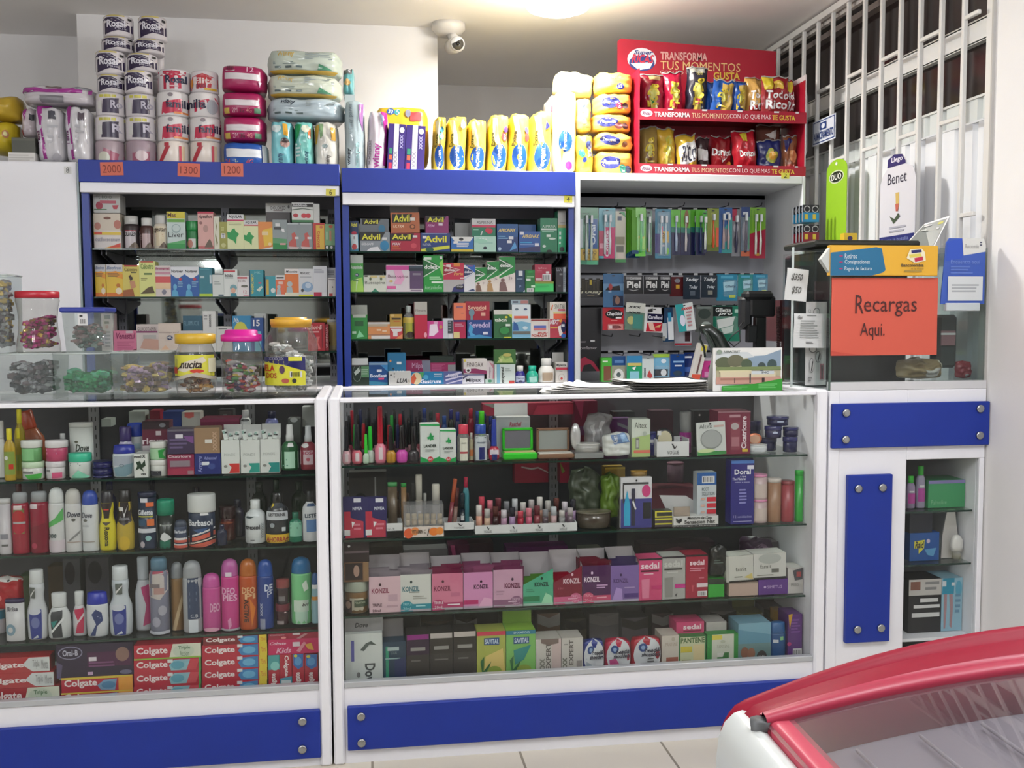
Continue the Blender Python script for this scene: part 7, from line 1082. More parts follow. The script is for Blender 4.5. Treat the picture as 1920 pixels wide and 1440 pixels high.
# bottom shelf: toothpaste cartons
row(2.985, .212, 'on the left counter bottom', 'toothpaste box', 'toothpaste_box', .05, 'stacked toothpaste cartons in the left counter')
CG1 = 'T .04 .15 .5 .75 Colgate f0e0e0|'
def TP(x0, x1, yt, yb, lab, kind, col='b8203a', **k):
    if kind == 'w': dc = 'p d0d4d4 .7 .05 1 .05 1 .95 .75 .95 .6 .5|T .25 .3 .62 .75 lgate f0e0e0|t .75 .2 .85 .8 Triple 8a8a8a|t .88 .2 .98 .8 Menta 9a9a9a'
    elif kind == 'b': dc = CG1+'p 3a80b8 .6 .9 .55 .5 .62 .1 .86 .05 .86 .95|e .72 .5 .1 .3 6ab0d8|r .88 0 1 1 e0c83a|t .9 .3 .98 .7 75ml c85a2a|r .54 .0 .62 .25 ddd'
    elif kind == 'g': dc = CG1+'p 8ab8c4 .55 .9 .52 .5 .6 .1 .84 .1 .8 .9|p c83a4a .84 .1 .98 .1 .92 .9 .78 .9|r .97 0 1 1 3a9a4a|e .65 .5 .1 .3 5aa0b4|r .5 .05 .58 .3 ddd'
    elif kind == 't': dc = CG1+'p d8dcc8 .58 .0 1 0 1 1 .52 1|e .74 .5 .16 .45 c8d4c0|T .66 .15 .84 .45 Triple 5a7a5a|t .68 .5 .82 .85 Accion 5a7a5a|r 0 .9 1 1 8ab83a'
    elif kind == 'y': dc = CG1+'r 0 0 1 .15 d8c040|p 7aa0c0 .55 .9 .5 .6 .6 .25 .78 .2 .75 .95|r .8 .1 1 1 e09a3a|e .66 .6 .1 .25 4a80a8'
    return B(x0, x1, yt, yb, col, lab, dc, rough=.25, **k)
TP(-30, 112, 1290, None, 'wide red carton with green end, lowest at the left', 't', 'a82030', g=None); TP(-35, 101, 1262, 1290, 'red and silver carton, middle at the left', 'w', 'b03038'); TP(-35, 93, 1233, 1262, 'red and silver carton, upper at the left', 'w', 'b03038')
TP(115, 250, 1296, None, 'red carton with yellow band, lower under the violet kit', 'y'); TP(115, 249, 1268, 1296, 'red carton with yellow band, upper under the violet kit', 'y')
B(106, 250, 1207, 1268, '2a1c38', 'violet whitening kit carton with small portrait', 'e .18 .25 .16 .2 8a88a0|e .18 .25 .145 .17 2a1c38|T .08 .15 .28 .34 Oral-B b8b8c8|r .4 .25 .98 .7 4c1a44|e .86 .35 .09 .22 8a6a60|r .42 .4 .52 .52 d8d0d8|r .4 .85 .47 .95 c0a0c0|e .9 .9 .08 .07 6a6884|l .42 .55 .8 .75 2 7a4a74|p 5a5070 0 .5 .08 .6 .05 1 0 1', d=.05, n='whitening_kit_box', cat='box')
for yt, yb, kd, l in ((1285, None, 'g', 'bottom'), (1260, 1285, 'g', 'third'), (1235, 1260, 'g', 'second'), (1208, 1235, 't', 'top')): TP(251, 377, yt, yb, 'red carton with teal end, '+l+' of the middle stack', kd)
for yt, yb, l in ((1277, None, 'bottom'), (1254, 1277, 'third'), (1231, 1254, 'second'), (1208, 1231, 'top')): TP(379, 501, yt, yb, 'red carton with blue bubble and yellow end, '+l+' of its stack', 'b')
TP(381, 500, 1192, 1208, 'dark red carton lying on the blue-bubble stack', 'b', '7a1424')
B(503, 600, 1198, 1226, 'c41e5c', 'magenta carton with shoe picture, lower', 'i .03 .15 .35 .4 Colgate e8c0d0|i .15 .55 .45 .9 Kids e8b0c8|r .48 .2 .62 .5 d8c8d0|p d88a9a .55 .8 .7 .2 .75 .3 .62 .9|p d8a040 .72 .4 .85 .3 .9 .8 .78 .7'); B(503, 600, 1177, 1198, '9a1a3a', 'crimson carton with shoe picture, upper', 'i .03 .1 .32 .35 Colgate d8b0b8|r .48 .0 .62 .3 d0c8c8|e .3 .7 .05 .2 d88|p b8888c .55 .9 .72 .1 .78 .2 .62 1')
for i, (a, b) in enumerate(((503, 524), (525, 547), (548, 570), (571, 596))): B(a, b, 1226+(i % 2), None, 'b0203a', 'upright red toothpaste carton, '+('first', 'second', 'third', 'last')+'' if 0 else 'upright red toothpaste carton, '+('first from the left', 'second from the left', 'third from the left', 'last by the post')[i], ('r 0 0 1 .4 4aa0a0|e .6 .3 .4 .12 8ad0c8|V .2 .5 .75 .98 Colgate f0e0e0', 'K .3 .03 .75 .6 Colgate f0e0e0|p 4a9ab0 0 .65 1 .6 1 .95 0 .95|r .1 .7 .9 .85 c8d4d8', 'p 2a6ab0 .1 0 .95 0 .9 .35 .5 .42 .1 .3|e .5 .2 .3 .12 5a9ad0|e .3 .05 .15 .04 d8d040|V .2 .5 .75 .98 Colgate f0e0e0', 'p 2a6ab0 .1 0 .95 0 .9 .35 .5 .42 .1 .3|e .5 .2 .3 .12 5a9ad0|e .3 .05 .15 .04 d8d040|V .2 .5 .75 .98 Colgate f0e0e0')[i], rough=.25)
# ================================================================== right counter, top shelf
row(3.0, .895, 'on the right counter top shelf', 'nail polish', 'nail_polish', .03, 'nail polishes on the right counter top shelf')
for i, (a, b, t, c, cp, l) in enumerate(((641, 657, 800, 'd8a8b0', '14141c', 'pale pink polish with black cap, first'), (659, 679, 797, 'd86a7a', '15151d', 'coral polish with black cap, second'), (680, 692, 814, 'b8d0b8', '3ac83a', 'clear polish with green cap, third'), (686, 702, 800, 'c8d4c8', '2acc38', 'clear polish with bright green cap, fourth'), (702, 723, 762, 'd87a90', 'b0142c', 'rose polish with very tall red cap, fifth'), (724, 742, 800, 'b8862a', '1c1418', 'gold polish with dark cap, sixth'), (743, 764, 798, 'c84aa8', '1c1418', 'magenta polish with dark cap, seventh'), (765, 786, 800, '3a3438', '181416', 'smoky polish with dark cap, eighth'))):
    V(a, b, t, None, 'nail', c, cp, l, 'r .35 .2 .7 .8 e0d0d4' if i in (0, 1, 4) else '', cat='nail polish', n='nail_polish', rough=.1, crough=.12)
caps = (('14141c', 'black'), ('14141c', 'black'), ('2aa040', 'green'), ('14141c', 'black'), ('b0142c', 'red'), ('14141c', 'black'), ('1a1618', 'dark brown'), ('1a1618', 'dark brown'), ('14141c', 'black'), ('16202a', 'dark slate'), ('a81c30', 'red'), ('16202a', 'dark slate'), ('1c2450', 'navy'))
for r_ in range(3):
    for i in range(9):
        c, w_ = caps[(i*2+r_*5) % 13]; x = 642+i*16+r_*5; wd = ('left', 'middle', 'right')[i//3]
        V(x, x+15, 790-r_*13+(i*7+r_*3) % 9, None, 'nail', ('d8a8b0', 'b0405a', '4a3438', '9a6a7a')[(i+r_) % 4], c, 'nail polish with %s cap, rank %s, place %s' % (w_, ('two', 'three', 'four')[r_], ('one', 'two', 'three', 'four', 'five', 'six', 'seven', 'eight', 'nine')[i]), dy=.045+.04*r_, cat='nail polish', n='nail_polish', rough=.1, crough=.12, ds=1)
row(3.0, .895, 'on the right counter top shelf', 'bottle', 'bottle', .05)
LA = 'p 1aa050 0 .93 0 .85 .35 .92 .65 .92 1 .85 1 1 0 1|p 1aa050 0 0 1 0 1 .06 0 .04|e .52 .92 .15 .07 c8283a|t .42 .89 .62 .95 60 f0f0f0|T .18 .53 .84 .61 LANDER 2a3a30|l .25 .66 .8 .74 2 a8b0ac|p 1a9a50 .5 .25 .56 .22 .6 .3 .72 .3 .66 .36 .7 .42 .6 .4 .52 .44 .5 .38 .4 .4 .34 .34 .46 .33'
B(788, 824, 795, None, 'd4dad6', 'larger white and green carton with leaf', LA, n='carton', cat='box'); B(825, 855, 806, None, 'd4dad6', 'smaller white and green carton with leaf', LA, n='carton', cat='box')
V(858, 881, 797, None, 'pill', 'b8c4b0', 'd83a54', 'clear bottle with coral cap and cream label', 'r .2 .15 .8 .98 d8d8c8|r .2 .65 .8 .72 a83a44|i .3 .3 .7 .36 Aceite 6a6a60', glass=True); V(880, 888, 812, None, 'slim', 'c0b898', 'c8c8c0', 'slim gold bottle between the clear ones', 'r .1 .5 .9 .8 c87a4a', dy=.02); V(887, 915, 797, None, 'pill', 'b4c0c0', '1c4aa8', 'clear bottle with blue cap and grey label', 'r .1 .1 .9 .98 c0c8cc|r .35 .5 .75 .95 1c2a6a|i .2 .3 .8 .36 PROFES 5a6a7a', glass=True); V(908, 920, 815, None, 'slim', 'b0b8c0', 'c8ccd0', 'narrow silver bottle with dark oval', 'e .5 .6 .4 .15 3a3a54', dy=.02); V(917, 937, 787, None, 'nail', 'b02a44', '1a3aa0', 'red bottle with tall blue cap', 'r .1 .25 .9 .6 d8d0d8|r .25 .55 .75 1 1c2a6a', rough=.15)
K.on = 'in the top shelf back rank'
for i in range(11):
    x = 790+i*12.5; V(x, x+12, 765+(i*5) % 17, 850, 'slim', ('1c2c5a', '16283a', '8a1c30', '1a3a7a', '14302a')[i % 5], ('1c3a8a', '142a2a', 'b01c34', '1a4a9a', '1c2a6a')[i % 5], 'slim bottle with %s cap, place %s' % (('royal blue', 'dark teal', 'red', 'mid blue', 'navy')[i % 5], ('one', 'two', 'three', 'four', 'five', 'six', 'seven', 'eight', 'nine', 'ten', 'eleven')[i]), dy=.12, rough=.12, crough=.12, cat='bottle', n='slim_bottle')
V(898, 909, 771, 850, 'tubelip', '4ad01c', '4ad81c', 'bright lime green tube', '', dy=.09, n='tube', cat='tube')
K.on = 'on the right counter top shelf'
B(931, 994, 782, None, 'b8c0c4', 'white carton with pink script behind the green compact', 'i .38 .12 .74 .24 Raschel b84a64', dy=.07, n='carton', cat='box', flap='d4d6d4')
def compact(px0, px1, pyt, pym, pyb, col, lab, mirror_, tray, rough=.3):
    Y = 3.0; A, Bq = PY(px0, pyb, Y), PY(px1, pyb, Y); zb = K.z+.001; zm = PY(px0, pym, Y).z; zt = PY(px0, pyt, Y+.05).z; w2 = Bq.x-A.x
    r = empty('compact', ((A.x+Bq.x)/2, Y, zb)); tag(r, lab+' '+K.on, 'makeup compact', 'open makeup compacts')
    MB().box(A.x, Bq.x, Y, Y+.055, zb, zm, M(col, rough), .004).build('case_base', r)
    mb = MB().box(A.x+.004, Bq.x-.006, Y+.056, Y+.064, zm, zt, M(col, rough), .006)
    for a, b, c, d in ((A.x+.004, Bq.x-.006, zt-.008, zt), (A.x+.004, Bq.x-.006, zm, zm+.008), (A.x+.004, A.x+.012, zm, zt), (Bq.x-.014, Bq.x-.006, zm, zt)): mb.box(a, b, Y+.05, Y+.057, c, d, M(col, rough), .002)
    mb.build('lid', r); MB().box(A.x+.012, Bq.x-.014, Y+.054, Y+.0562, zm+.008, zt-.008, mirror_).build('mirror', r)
    MB().box(A.x+.006, Bq.x-.006, Y+.006, Y+.045, zm-.001, zm+.002, M(tray, .4)).build('powder_tray', r)
compact(944, 1008, 803, 850, 863, '2ec82e', 'bright green open compact with mirror', M('74767e', .3), 'c8b880'); compact(1009, 1078, 803, 852, 866, '8a6a54', 'brown open compact with pale powder', M('9aa09c', .3), 'f0ece4', .2)  # compact mirrors plain grey, with their reflection put into the colour
def disc(px, py, rx, ry_, Y, col, lab, nm='round_compact', cat='makeup compact', t=.012, rough=.15, dec=None, lean=0):
    c = PY(px, py, Y); R = abs(PY(px+rx, py, Y).x-c.x); H = abs(PY(px, py-ry_, Y).z-c.z); mb = MB(); n = 28
    prof = [(0, -t/2), (.9, -t/2), (1, -t*.25), (1, t*.25), (.9, t/2), (0, t/2)]; vs = []
    for (q, yy) in prof:
        for k in range(n): a = 2*math.pi*k/n; vs.append((R*q*math.cos(a), yy, H*q*math.sin(a)))
    mb.add(vs, [(i*n+k, i*n+(k+1) % n, (i+1)*n+(k+1) % n, (i+1)*n+k) for i in range(5) for k in range(n)], M(col, rough, .3), True)
    if dec: decals(mb, dec, lambda u, v, o: ((u-.5)*2*R, -t/2-o-.0004, (.5-v)*2*H), 0, rough)
    o = mb.build(nm); o.location = c; o.rotation_euler = (math.radians(lean), 0, 0); return tag(o, lab, cat)
disc(1079, 818, 9, 25, 3.03, 'c8c8c8', 'thin silver hand mirror seen almost edge-on beside the brown compact', 'hand_mirror', 'mirror', .02)
B(1078, 1132, 849, None, '8a8e8c', 'flat grey carton under the silver compact', '', n='carton', cat='box', d=.07)
V(1082, 1128, 833, 849, 'canister', 'a8a8a4', 'd4d4d0', 'flat round silver compact on the grey carton', '', n='round_compact', cat='makeup compact', ds=.8, dy=.0, rough=.15)
P(1116, 1186, 812, None, 'd0d4d0', 'white wipes pouch with blue picture', 'p 5a7aa8 .25 .08 .8 .02 .92 .42 .35 .46|p 8ab0d8 .6 .1 .78 .08 .88 .38 .65 .4|V .32 .1 .5 .42 Kleen d8e0ec|r 0 .9 1 .93 b8bcb8|e .5 .7 .05 .02 f8f8f8', n='wipes_pouch', cat='pouch', d=.04, p=3, q=4, dy=-.01, ry=-3)
P(1100, 1150, 775, 845, '9a9a9c', 'crumpled clear bag behind the wipes pouch', 'p c8c8c8 .2 .3 .3 .9 .35 .3|p c4c4c4 .5 .2 .6 .8 .65 .2', dy=.08, n='clear_bag', cat='bag', rough=.1, wr=.02)
B(1130, 1185, 785, None, '5c2468', 'purple patterned carton behind the wipes pouch', 'p 8a8a94 .5 .1 1 .3 1 .4 .5 .2|p 8a8a94 .5 .4 1 .6 1 .7 .5 .5', dy=.14, n='carton', cat='box')
B(1176, 1219, 786, None, 'ccd4c8', 'white and green carton with thin lettering', 't .15 .08 .8 .24 Altex 4a4a44|p a8c07a 0 1 0 .5 1 .4 1 1|r .2 .5 .4 .78 7a7a74|r .24 .55 .36 .75 b8bcb4|r .1 .82 1 .9 d8705a|e .7 .38 .1 .06 b0b8ac', n='carton', cat='box', d=.05); V(1212, 1232, 810, None, 'canister', '1c2264', '26286a', 'navy jar behind the white tray', 'r .2 .25 .6 .4 d0d0d8', dy=.02, n='cream_jar', cat='cream jar')
disc(1245, 823, 18, 20, 3.035, '2a2a2e', 'black-rimmed powder disc tilted in the white tray', 'powder_disc', 'makeup compact', .02, .2, 'e .5 .5 .36 .4 d0c8a8|r .1 .1 .3 .3 ddd')
tr = empty('display_tray', (0, 0, 0)); a, b = PY(1230, 840, 3.0), PY(1290, 840, 3.0); tag(tr, 'white open tray with black tick logo on the top shelf', 'tray'); w2 = b.x-a.x
def tray(root, X0, X1, Y0, Y1, z0, z1, dec, col='d4d6d6', back=0):
    m = MB().box(X0, X1, Y0, Y0+.002, z0, z1, M(col, .35)).box(X0, X0+.002, Y0+.002, Y1, z0, z1+back, M(col, .35)).box(X1-.002, X1, Y0+.002, Y1, z0, z1+back, M(col, .35)).box(X0, X1, Y0+.002, Y1, z0, z0+.003, M(col, .35)).box(X0, X1, Y1, Y1+.002, z0, z1+back, M(col, .35))
    decals(m, dec, lambda u, v, o: (X0+u*(X1-X0), Y0-o, z1-v*(z1-z0)), 0, .35); return m.build('tray_body', root)
VG = 'p 2a2a2a .45 .15 .5 .15 .56 .4 .6 .28 .62 .3 .57 .5 .53 .5|t .32 .6 .68 .85 VOGUE 5a5a5a'
tray(tr, a.x, b.x, 2.99, 3.06, K.z, PY(1260, 828, 2.99).z, VG, back=.008)
V(1277, 1299, 772, None, 'tubelip', '8a1c74', '9a9c9c', 'magenta tube with grey crimped top', 'r .3 .25 .8 .5 c07ab0|V .0 .1 .15 .9 xxxxx b89ab0', dy=.05, n='tube', cat='tube'); B(1220, 1262, 770, 870, '4a1c30', 'dark plum carton at the back beside the tube', '', dy=.2, n='carton', cat='box')
hb2 = B(1308, 1362, 793, 866, 'ccd0cc', 'leaning blister card with grey round compact', 't .1 .05 .55 .18 Altex 5a5e5a|r .6 .1 .95 .16 c8a8a0|e .48 .05 .04 .03 222|e .5 .52 .38 .3 8a8e8c|e .5 .51 .34 .27 a4a8a6|p 3a8a44 0 .86 1 .9 1 1 0 1|e .3 .86 .3 .06 c8d8a0', dy=-.012, d=.006, ry=-3, n='blister_card', cat='blister card')
B(1346, 1407, 771, None, '7a1638', 'tall maroon carton with white upright lettering', 'V .72 .12 .88 .88 Cicatricure e8dce0|r .4 .25 .68 .9 8a3a4a|e .52 .35 .12 .08 b0a8a8|r .42 .6 .66 .82 a86a74|r .35 .08 .68 .14 b88a94|r .75 .88 .92 .95 d8b83a|r 0 0 1 .03 a87a84', side='6a1030', n='carton', cat='box', dy=.01, d=.08)
disc(1414, 823, 14, 11, 3.05, 'd8794e', 'orange oval sticker jar lid on edge beside the maroon carton', 'jar_lid', 'lid', .01, .3, 'e .5 .5 .36 .36 d8a88a'); V(1405, 1443, 835, 850, 'canister', 'd4d8d8', 'dcdfe0', 'small flat white jar beside the maroon carton', 'r .2 .3 .8 .8 c8ccd0', n='cream_jar', cat='cream jar', ds=.9)
B(1405, 1443, 850, None, '8a9492', 'low grey display block under the flat white jar', '', n='carton', cat='box', dy=.0, d=.05)
for i, (a, b, t, y, d_) in enumerate(((1428, 1462, 822, None, 0), (1462, 1500, 820, None, .01), (1440, 1476, 800, 822, .02), (1474, 1502, 802, 820, .02), (1446, 1486, 782, 802, .03), (1404, 1432, 790, None, .09))): V(a, b, t, y, 'jar', '15164a', '1a1c5c', 'glossy navy cream jar, '+('lower left', 'lower right', 'middle left', 'middle right', 'topmost', 'far left behind')[i]+' of the heap', 'r .3 .2 .6 .4 c0c8e0' if i in (2, 4) else '', dy=d_, n='cream_jar', cat='cream jar', rough=.1, crough=.1, ds=.9)
K.on = 'at the back of the right counter top shelf'
B(905, 1075, 756, 778, 'a02c44', 'long coral-red folded carton', 'p 8a8c84 0 0 .4 0 .2 .6|p c83a58 .6 .2 1 .1 1 1 .55 1', dy=.3, n='carton', cat='box'); B(1075, 1120, 752, 850, '7a2040', 'maroon and pink carton beside the upright', 'p b83a64 0 0 .4 0 .3 .4|r 0 .55 1 .75 6a3a64', dy=.28, n='carton', cat='box')
B(1150, 1190, 772, 850, '34383a', 'dark green-grey carton', 'e .5 .3 .4 .2 1c2422', dy=.28, n='carton', cat='box'); B(1300, 1345, 770, 850, '1a1c20', 'black carton with small white dot', 'e .25 .12 .04 .03 ddd', dy=.22, n='carton', cat='box')
# second shelf
row(3.0, .669, 'on the right counter second shelf', 'card', 'blister_card', .006)
for a, b, l in ((643, 683, 'left'), (683, 725, 'right')): B(a, b, 932, None, '24205a', 'navy lip balm card with red stick, '+l+' of two', 'T .45 .24 .9 .32 NIVEA d8dce8|r .5 .03 .85 .13 d8d8e0|p b8304a .1 .95 .35 .5 .6 .55 .95 .6 .95 1 .1 1|r .05 .35 .35 .82 b82440|r .05 .8 .32 .94 d8d8d8|p e8e8e8 .4 .6 .55 .62 .42 .75|l .5 .65 .9 .85 2 d8788a', d=.012)
K.name = 'carton'; K.cat = 'box'; K.d = .05
def trayrow(px0, px1, pyt, pyb, lab, dec, dz=0, Y0=2.99):
    r = empty('display_tray', (0, 0, 0)); a, b = PY(px0, pyb, Y0), PY(px1, pyb, Y0); z0 = K.z+dz; tag(r, lab, 'tray', 'white cosmetic trays on the second shelf'); tray(r, a.x, b.x, Y0, Y0+.08, z0, z0+abs(PY(px0, pyt, Y0).z-PY(px0, pyb, Y0).z), dec); return r
trayrow(725, 755, 979, 993, 'short white tray half hidden behind the lip balm cards', 't .05 .6 .5 .85 GUE 6a6a6a', .02); trayrow(833, 889, 977, 991, 'white cosmetic tray with tick logo beside the vitamin display', VG, .016)
V4 = '|'.join('p 2a2a2a %.3f .15 %.3f .15 %.3f .4 %.3f .28 %.3f .5 %.3f .5|t %.3f .58 %.3f .88 VOGUE 6a6a6a' % (x-.01, x, x+.012, x+.02, x+.014, x+.006, x-.035, x+.04) for x in (.12, .37, .62, .86))
trayrow(891, 1082, 984, 1000, 'long white cosmetic tray with four tick logos holding lipsticks', V4, 0)
vc = empty('vitamin_display', (0, 0, 0)); tag(vc, 'clear display of small cream tubes with orange fruit strip on the second shelf', 'display')
a, b = PY(757, 990, 2.98), PY(832, 990, 2.98); z0 = K.z; zA = PY(790, 988, 2.98).z; zB = PY(790, 970, 2.98).z; zC = PY(790, 947, 2.98).z
mb = MB().box(a.x, b.x, 2.98, 2.985, z0, zA, 'd8ccc4'); decals(mb, 'e .12 .6 .12 .5 d85a2a|e .28 .4 .1 .4 e08a4a|e .75 .5 .12 .4 e07a2a|e .9 .45 .09 .38 e08a3a|T .2 .25 .55 .65 VITAMIN_C 5a4a3a|p 222 .58 .9 .62 .2 .64 .2 .6 .9', lambda u, v, o: (a.x+u*(b.x-a.x), 2.98-o, zA-v*(zA-z0))); mb.build('front_strip', vc)
MB().box(a.x, b.x, 2.985, 3.05, zA, zC, GLASS('e0e0e4', 1.45, .05, .12)).build('clear_box', vc)
row(3.0, zA+.001, 'inside the clear vitamin display', 'tube', 'small_tube', .02)
for k in range(6): x = 760+k*12; V(x, x+10, 964, None, 'tubelip', 'c8b088', 'd0bc94', 'small cream tube, '+('first', 'second', 'third', 'fourth', 'fifth', 'sixth')[k]+' from the left', '', n='small_tube', cat='tube', ds=1)
row(3.0, .686, 'behind the white cosmetic tray', 'cosmetic stick', 'cosmetic_stick', .02, 'sticks and bottles of the second shelf')
for k, (a, b, t, c, cp, kd, ry) in enumerate(((727, 745, 905, '6a5a48', '4a9a5a', 'canister', 0), (738, 751, 922, '4a2a14', '5a3418', 'slim', 0), (752, 762, 906, '8a6a48', '3a9a4a', 'canister', 0), (758, 769, 925, '3a2010', '4a2a18', 'slim', 0), (770, 779, 905, '2a2420', '1a1a1a', 'tubelip', 0), (779, 792, 890, 'b8b0a0', 'c8c4b8', 'tubelip', 0), (794, 800, 925, '8a8a84', 'a0a09a', 'tubelip', 0), (810, 825, 908, 'c0b8a8', 'd0ccc0', 'tubelip', 0), (838, 846, 898, '8a3a44', 'b85a3a', 'tubelip', 8), (848, 856, 915, '8a6a60', '5a2a2a', 'tubelip', 5), (862, 872, 925, '16202e', '1c2a34', 'tubelip', 0), (868, 880, 895, '4a8a94', 'b82a4a', 'slim', 0))):
    V(a, b, t, None, kd, c, cp, 'cosmetic stick, %s body and %s top, place %s' % (('tan', 'brown', 'beige', 'dark brown', 'black', 'silver', 'thin grey', 'pale silver', 'maroon', 'mauve', 'navy', 'teal')[k], ('green', 'amber', 'green', 'brown', 'black', 'silver', 'grey', 'silver', 'orange', 'dark red', 'navy', 'red')[k], ('one', 'two', 'three', 'four', 'five', 'six', 'seven', 'eight', 'nine', 'ten', 'eleven', 'twelve')[k]), 'r .2 .4 .8 .7 c8c8c8' if k in (5, 7, 10) else '', dy=.05, n='cosmetic_stick', cat='cosmetic stick', ry=ry, rough=.2, crough=.2)
LC = (('d8a088', 'd8d4d0', 'peach'), ('c8a890', 'c0bcb8', 'beige'), ('3a1c1c', '5a2a24', 'dark brown'), ('b890a8', 'd8d0d8', 'lilac'), ('a88ab0', '2a2a34', 'violet'), ('b0243c', 'c8485a', 'crimson'), ('c8607a', 'd87a8a', 'rose'), ('8a3a44', '6a2a34', 'wine'), ('5a4a50', '8a8a90', 'smoke'), ('c0a0a0', 'c8ccd0', 'pale pink'), ('9a9a98', 'd0ccc8', 'grey'), ('7a6a74', 'b8b0b0', 'taupe'))
for r_ in range(2):
    for k in range(12):
        c, cp, nm = LC[(k+r_*5) % 12]; x = 893+k*15.6+r_*5
        V(x, x+11.5, 948-r_*16+(k*7) % 12, None, 'tubelip', c, cp, '%s lip colour, %s row, place %s from the left' % (nm, ('front', 'rear')[r_], ('one', 'two', 'three', 'four', 'five', 'six', 'seven', 'eight', 'nine', 'ten', 'eleven', 'twelve')[k]), dy=.015+.03*r_, n='lip_colour', cat='lipstick', rough=.15, crough=.15, ds=1)
for o in COL.objects:
    if o.get('category') == 'lipstick': o['label'] = o['label'].replace(' behind the white cosmetic tray', ' in the long tray'); o['group'] = 'lip colours in the long tray'
row(3.0, .669, 'on the right counter second shelf', 'box', 'carton', .05)
V(1085, 1150, 962, None, 'canister', '4a4034', '6a6252', 'wide dark shallow dish', '', n='dish', cat='dish', ds=.7, rough=.15, dy=.01); P(1070, 1128, 880, 962, '4a5240', 'dark olive plastic bag', '', dy=.1, n='bag', cat='bag', wr=.02, d=.06); P(1115, 1165, 890, 975, '6a8a2a', 'olive green plastic bag', '', dy=.08, n='bag', cat='bag', wr=.02, d=.06); B(1135, 1172, 876, 905, 'b8943a', 'mustard carton above the green bag', 'r 0 0 1 .12 d8b83a', dy=.14)
B(1164, 1222, 895, None, 'd0d0d4', 'white and violet mascara card', 'r 0 .42 1 1 3a3a84|r .06 .1 .9 .14 3a3a3a|r .06 .1 .1 .5 3a3a3a|e .82 .27 .14 .12 c8387a|r .72 .5 .98 .82 1c1c24|p 2aa0c8 .1 .55 .2 .25 .3 .55 .3 .95 .1 .95|r .34 .22 .46 .95 2a2a40|e .5 .06 .03 .02 222|p ddd .4 .45 .5 .62 .46 .64 .36 .48', d=.015, n='mascara_card', cat='card')
V(1186, 1216, 884, 897, 'canister', '8a6a2a', 'c8983a', 'row of gold rings lying on the mascara card', '', dy=.01, n='gold_ring', cat='ring')
B(1228, 1262, 970, None, '4a4048', 'small carton with yellow stripes, lower', 'r 0 .1 1 .3 c8c43a|r 0 .6 1 .75 c8c43a', d=.04); B(1228, 1260, 958, 970, '3a3a34', 'small carton with yellow frame, upper', 'r 0 0 1 .2 d0c83a|r 0 .8 1 1 d0c83a|r 0 0 .1 1 d0c83a', d=.04)
sd_ = empty('countertop_display', (0, 0, 0)); a, b = PY(1263, 975, 2.985), PY(1347, 975, 2.985); za, zb_, zc_ = K.z, PY(1300, 968, 2.985).z, PY(1250, 928, 3.05).z
tag(sd_, 'white sloping display box with black script and clear window on the second shelf', 'display')
mb = MB().box(a.x, b.x, 2.985, 3.05, za, zb_, 'd0d0ce'); decals(mb, 'r 0 .8 1 1 2a2a2e|t .02 .84 .95 .98 Protege_e_Ilumina c8c8c8|i .3 .02 .85 .28 Manicure_de_Casa 4a4a48|T .24 .34 .92 .7 Sensacion_Nat 3a3a38|p 1c1c1c .05 .1 .1 .3 .18 .15 .18 .45 .12 .65 .06 .5', lambda u, v, o: (a.x+u*(b.x-a.x), 2.985-o, zb_-v*(zb_-za))); mb.build('front', sd_)
MB().prism([(a.x-.028, zc_), (a.x+.06, zc_-.004), (b.x-.03, zb_+.02), (b.x, zb_), (a.x, zb_)], 3.045, 3.05, M('c4c4c4', .4)).build('back_card', sd_); MB().box(a.x+.004, a.x+.055, 2.99, 3.0, zb_, zb_+.03, GLASS('e0d8d0', 1.4, .05, .3, 'c8b8a8')).build('window', sd_)
B(1307, 1343, 886, 968, 'c4ccd0', 'tall pale carton with blue cap and red squares', 'r 0 0 1 .28 1c5aa0|b .25 .08 .9 .24|t .25 .34 .6 .42 ROOT 4a5a5a|t .25 .44 .9 .52 SOLUTION 4a5a5a|r .5 .56 .98 .66 c8283a|r .5 .7 .98 .8 c8283a|r .5 .84 .98 .94 c8283a|e .3 .6 .12 .03 d8b0a0|e .3 .75 .12 .03 d8b0a0|e .3 .9 .12 .03 d8b0a0', dy=.01, d=.04)
B(1371, 1414, 863, None, '231f78', 'tall dark blue carton with white lettering', 'p 4a7ac0 0 0 1 0 1 .05 0 .05|r .7 .08 .98 .14 d8d8e4|T .14 .14 .85 .22 Doral e8e8f0|T .4 .24 .65 .27 Lips d8d8e8|i .05 .27 .65 .31 The_Natural c8c8e0|i .15 .33 .8 .35 sabor_a_mora b8b8d8|l .35 .45 .7 .7 5 8a8ac8|t .1 .86 .9 .9 12_unidades a8a8d0|r .1 .95 .9 .96 b0b0d8')
for i, (t, y) in enumerate(((938, None), (891, 938))): V(1414, 1443, t, y, 'canister', 'c0a8a8', 'd88ab0', 'translucent pink-lidded tub, '+('lower', 'upper')[i]+' of two', 'r .1 .3 .9 .9 c8b8b0', n='tub', cat='tub', ds=1)
V(1442, 1469, 898, None, 'canister', '9a7458', 'c8c0b8', 'tan ribbed tube of bands', '', n='tube', cat='tube', ds=1); V(1469, 1494, 903, None, 'canister', '9a3c44', '8a3a40', 'dull red stack of bands', '', n='band_stack', cat='band stack', ds=1); V(1493, 1509, 883, None, 'canister', '2aa83a', '2ab03a', 'bright green tube by the counter end', '', n='tube', cat='tube', ds=1)
K.on = 'at the back of the right counter second shelf'
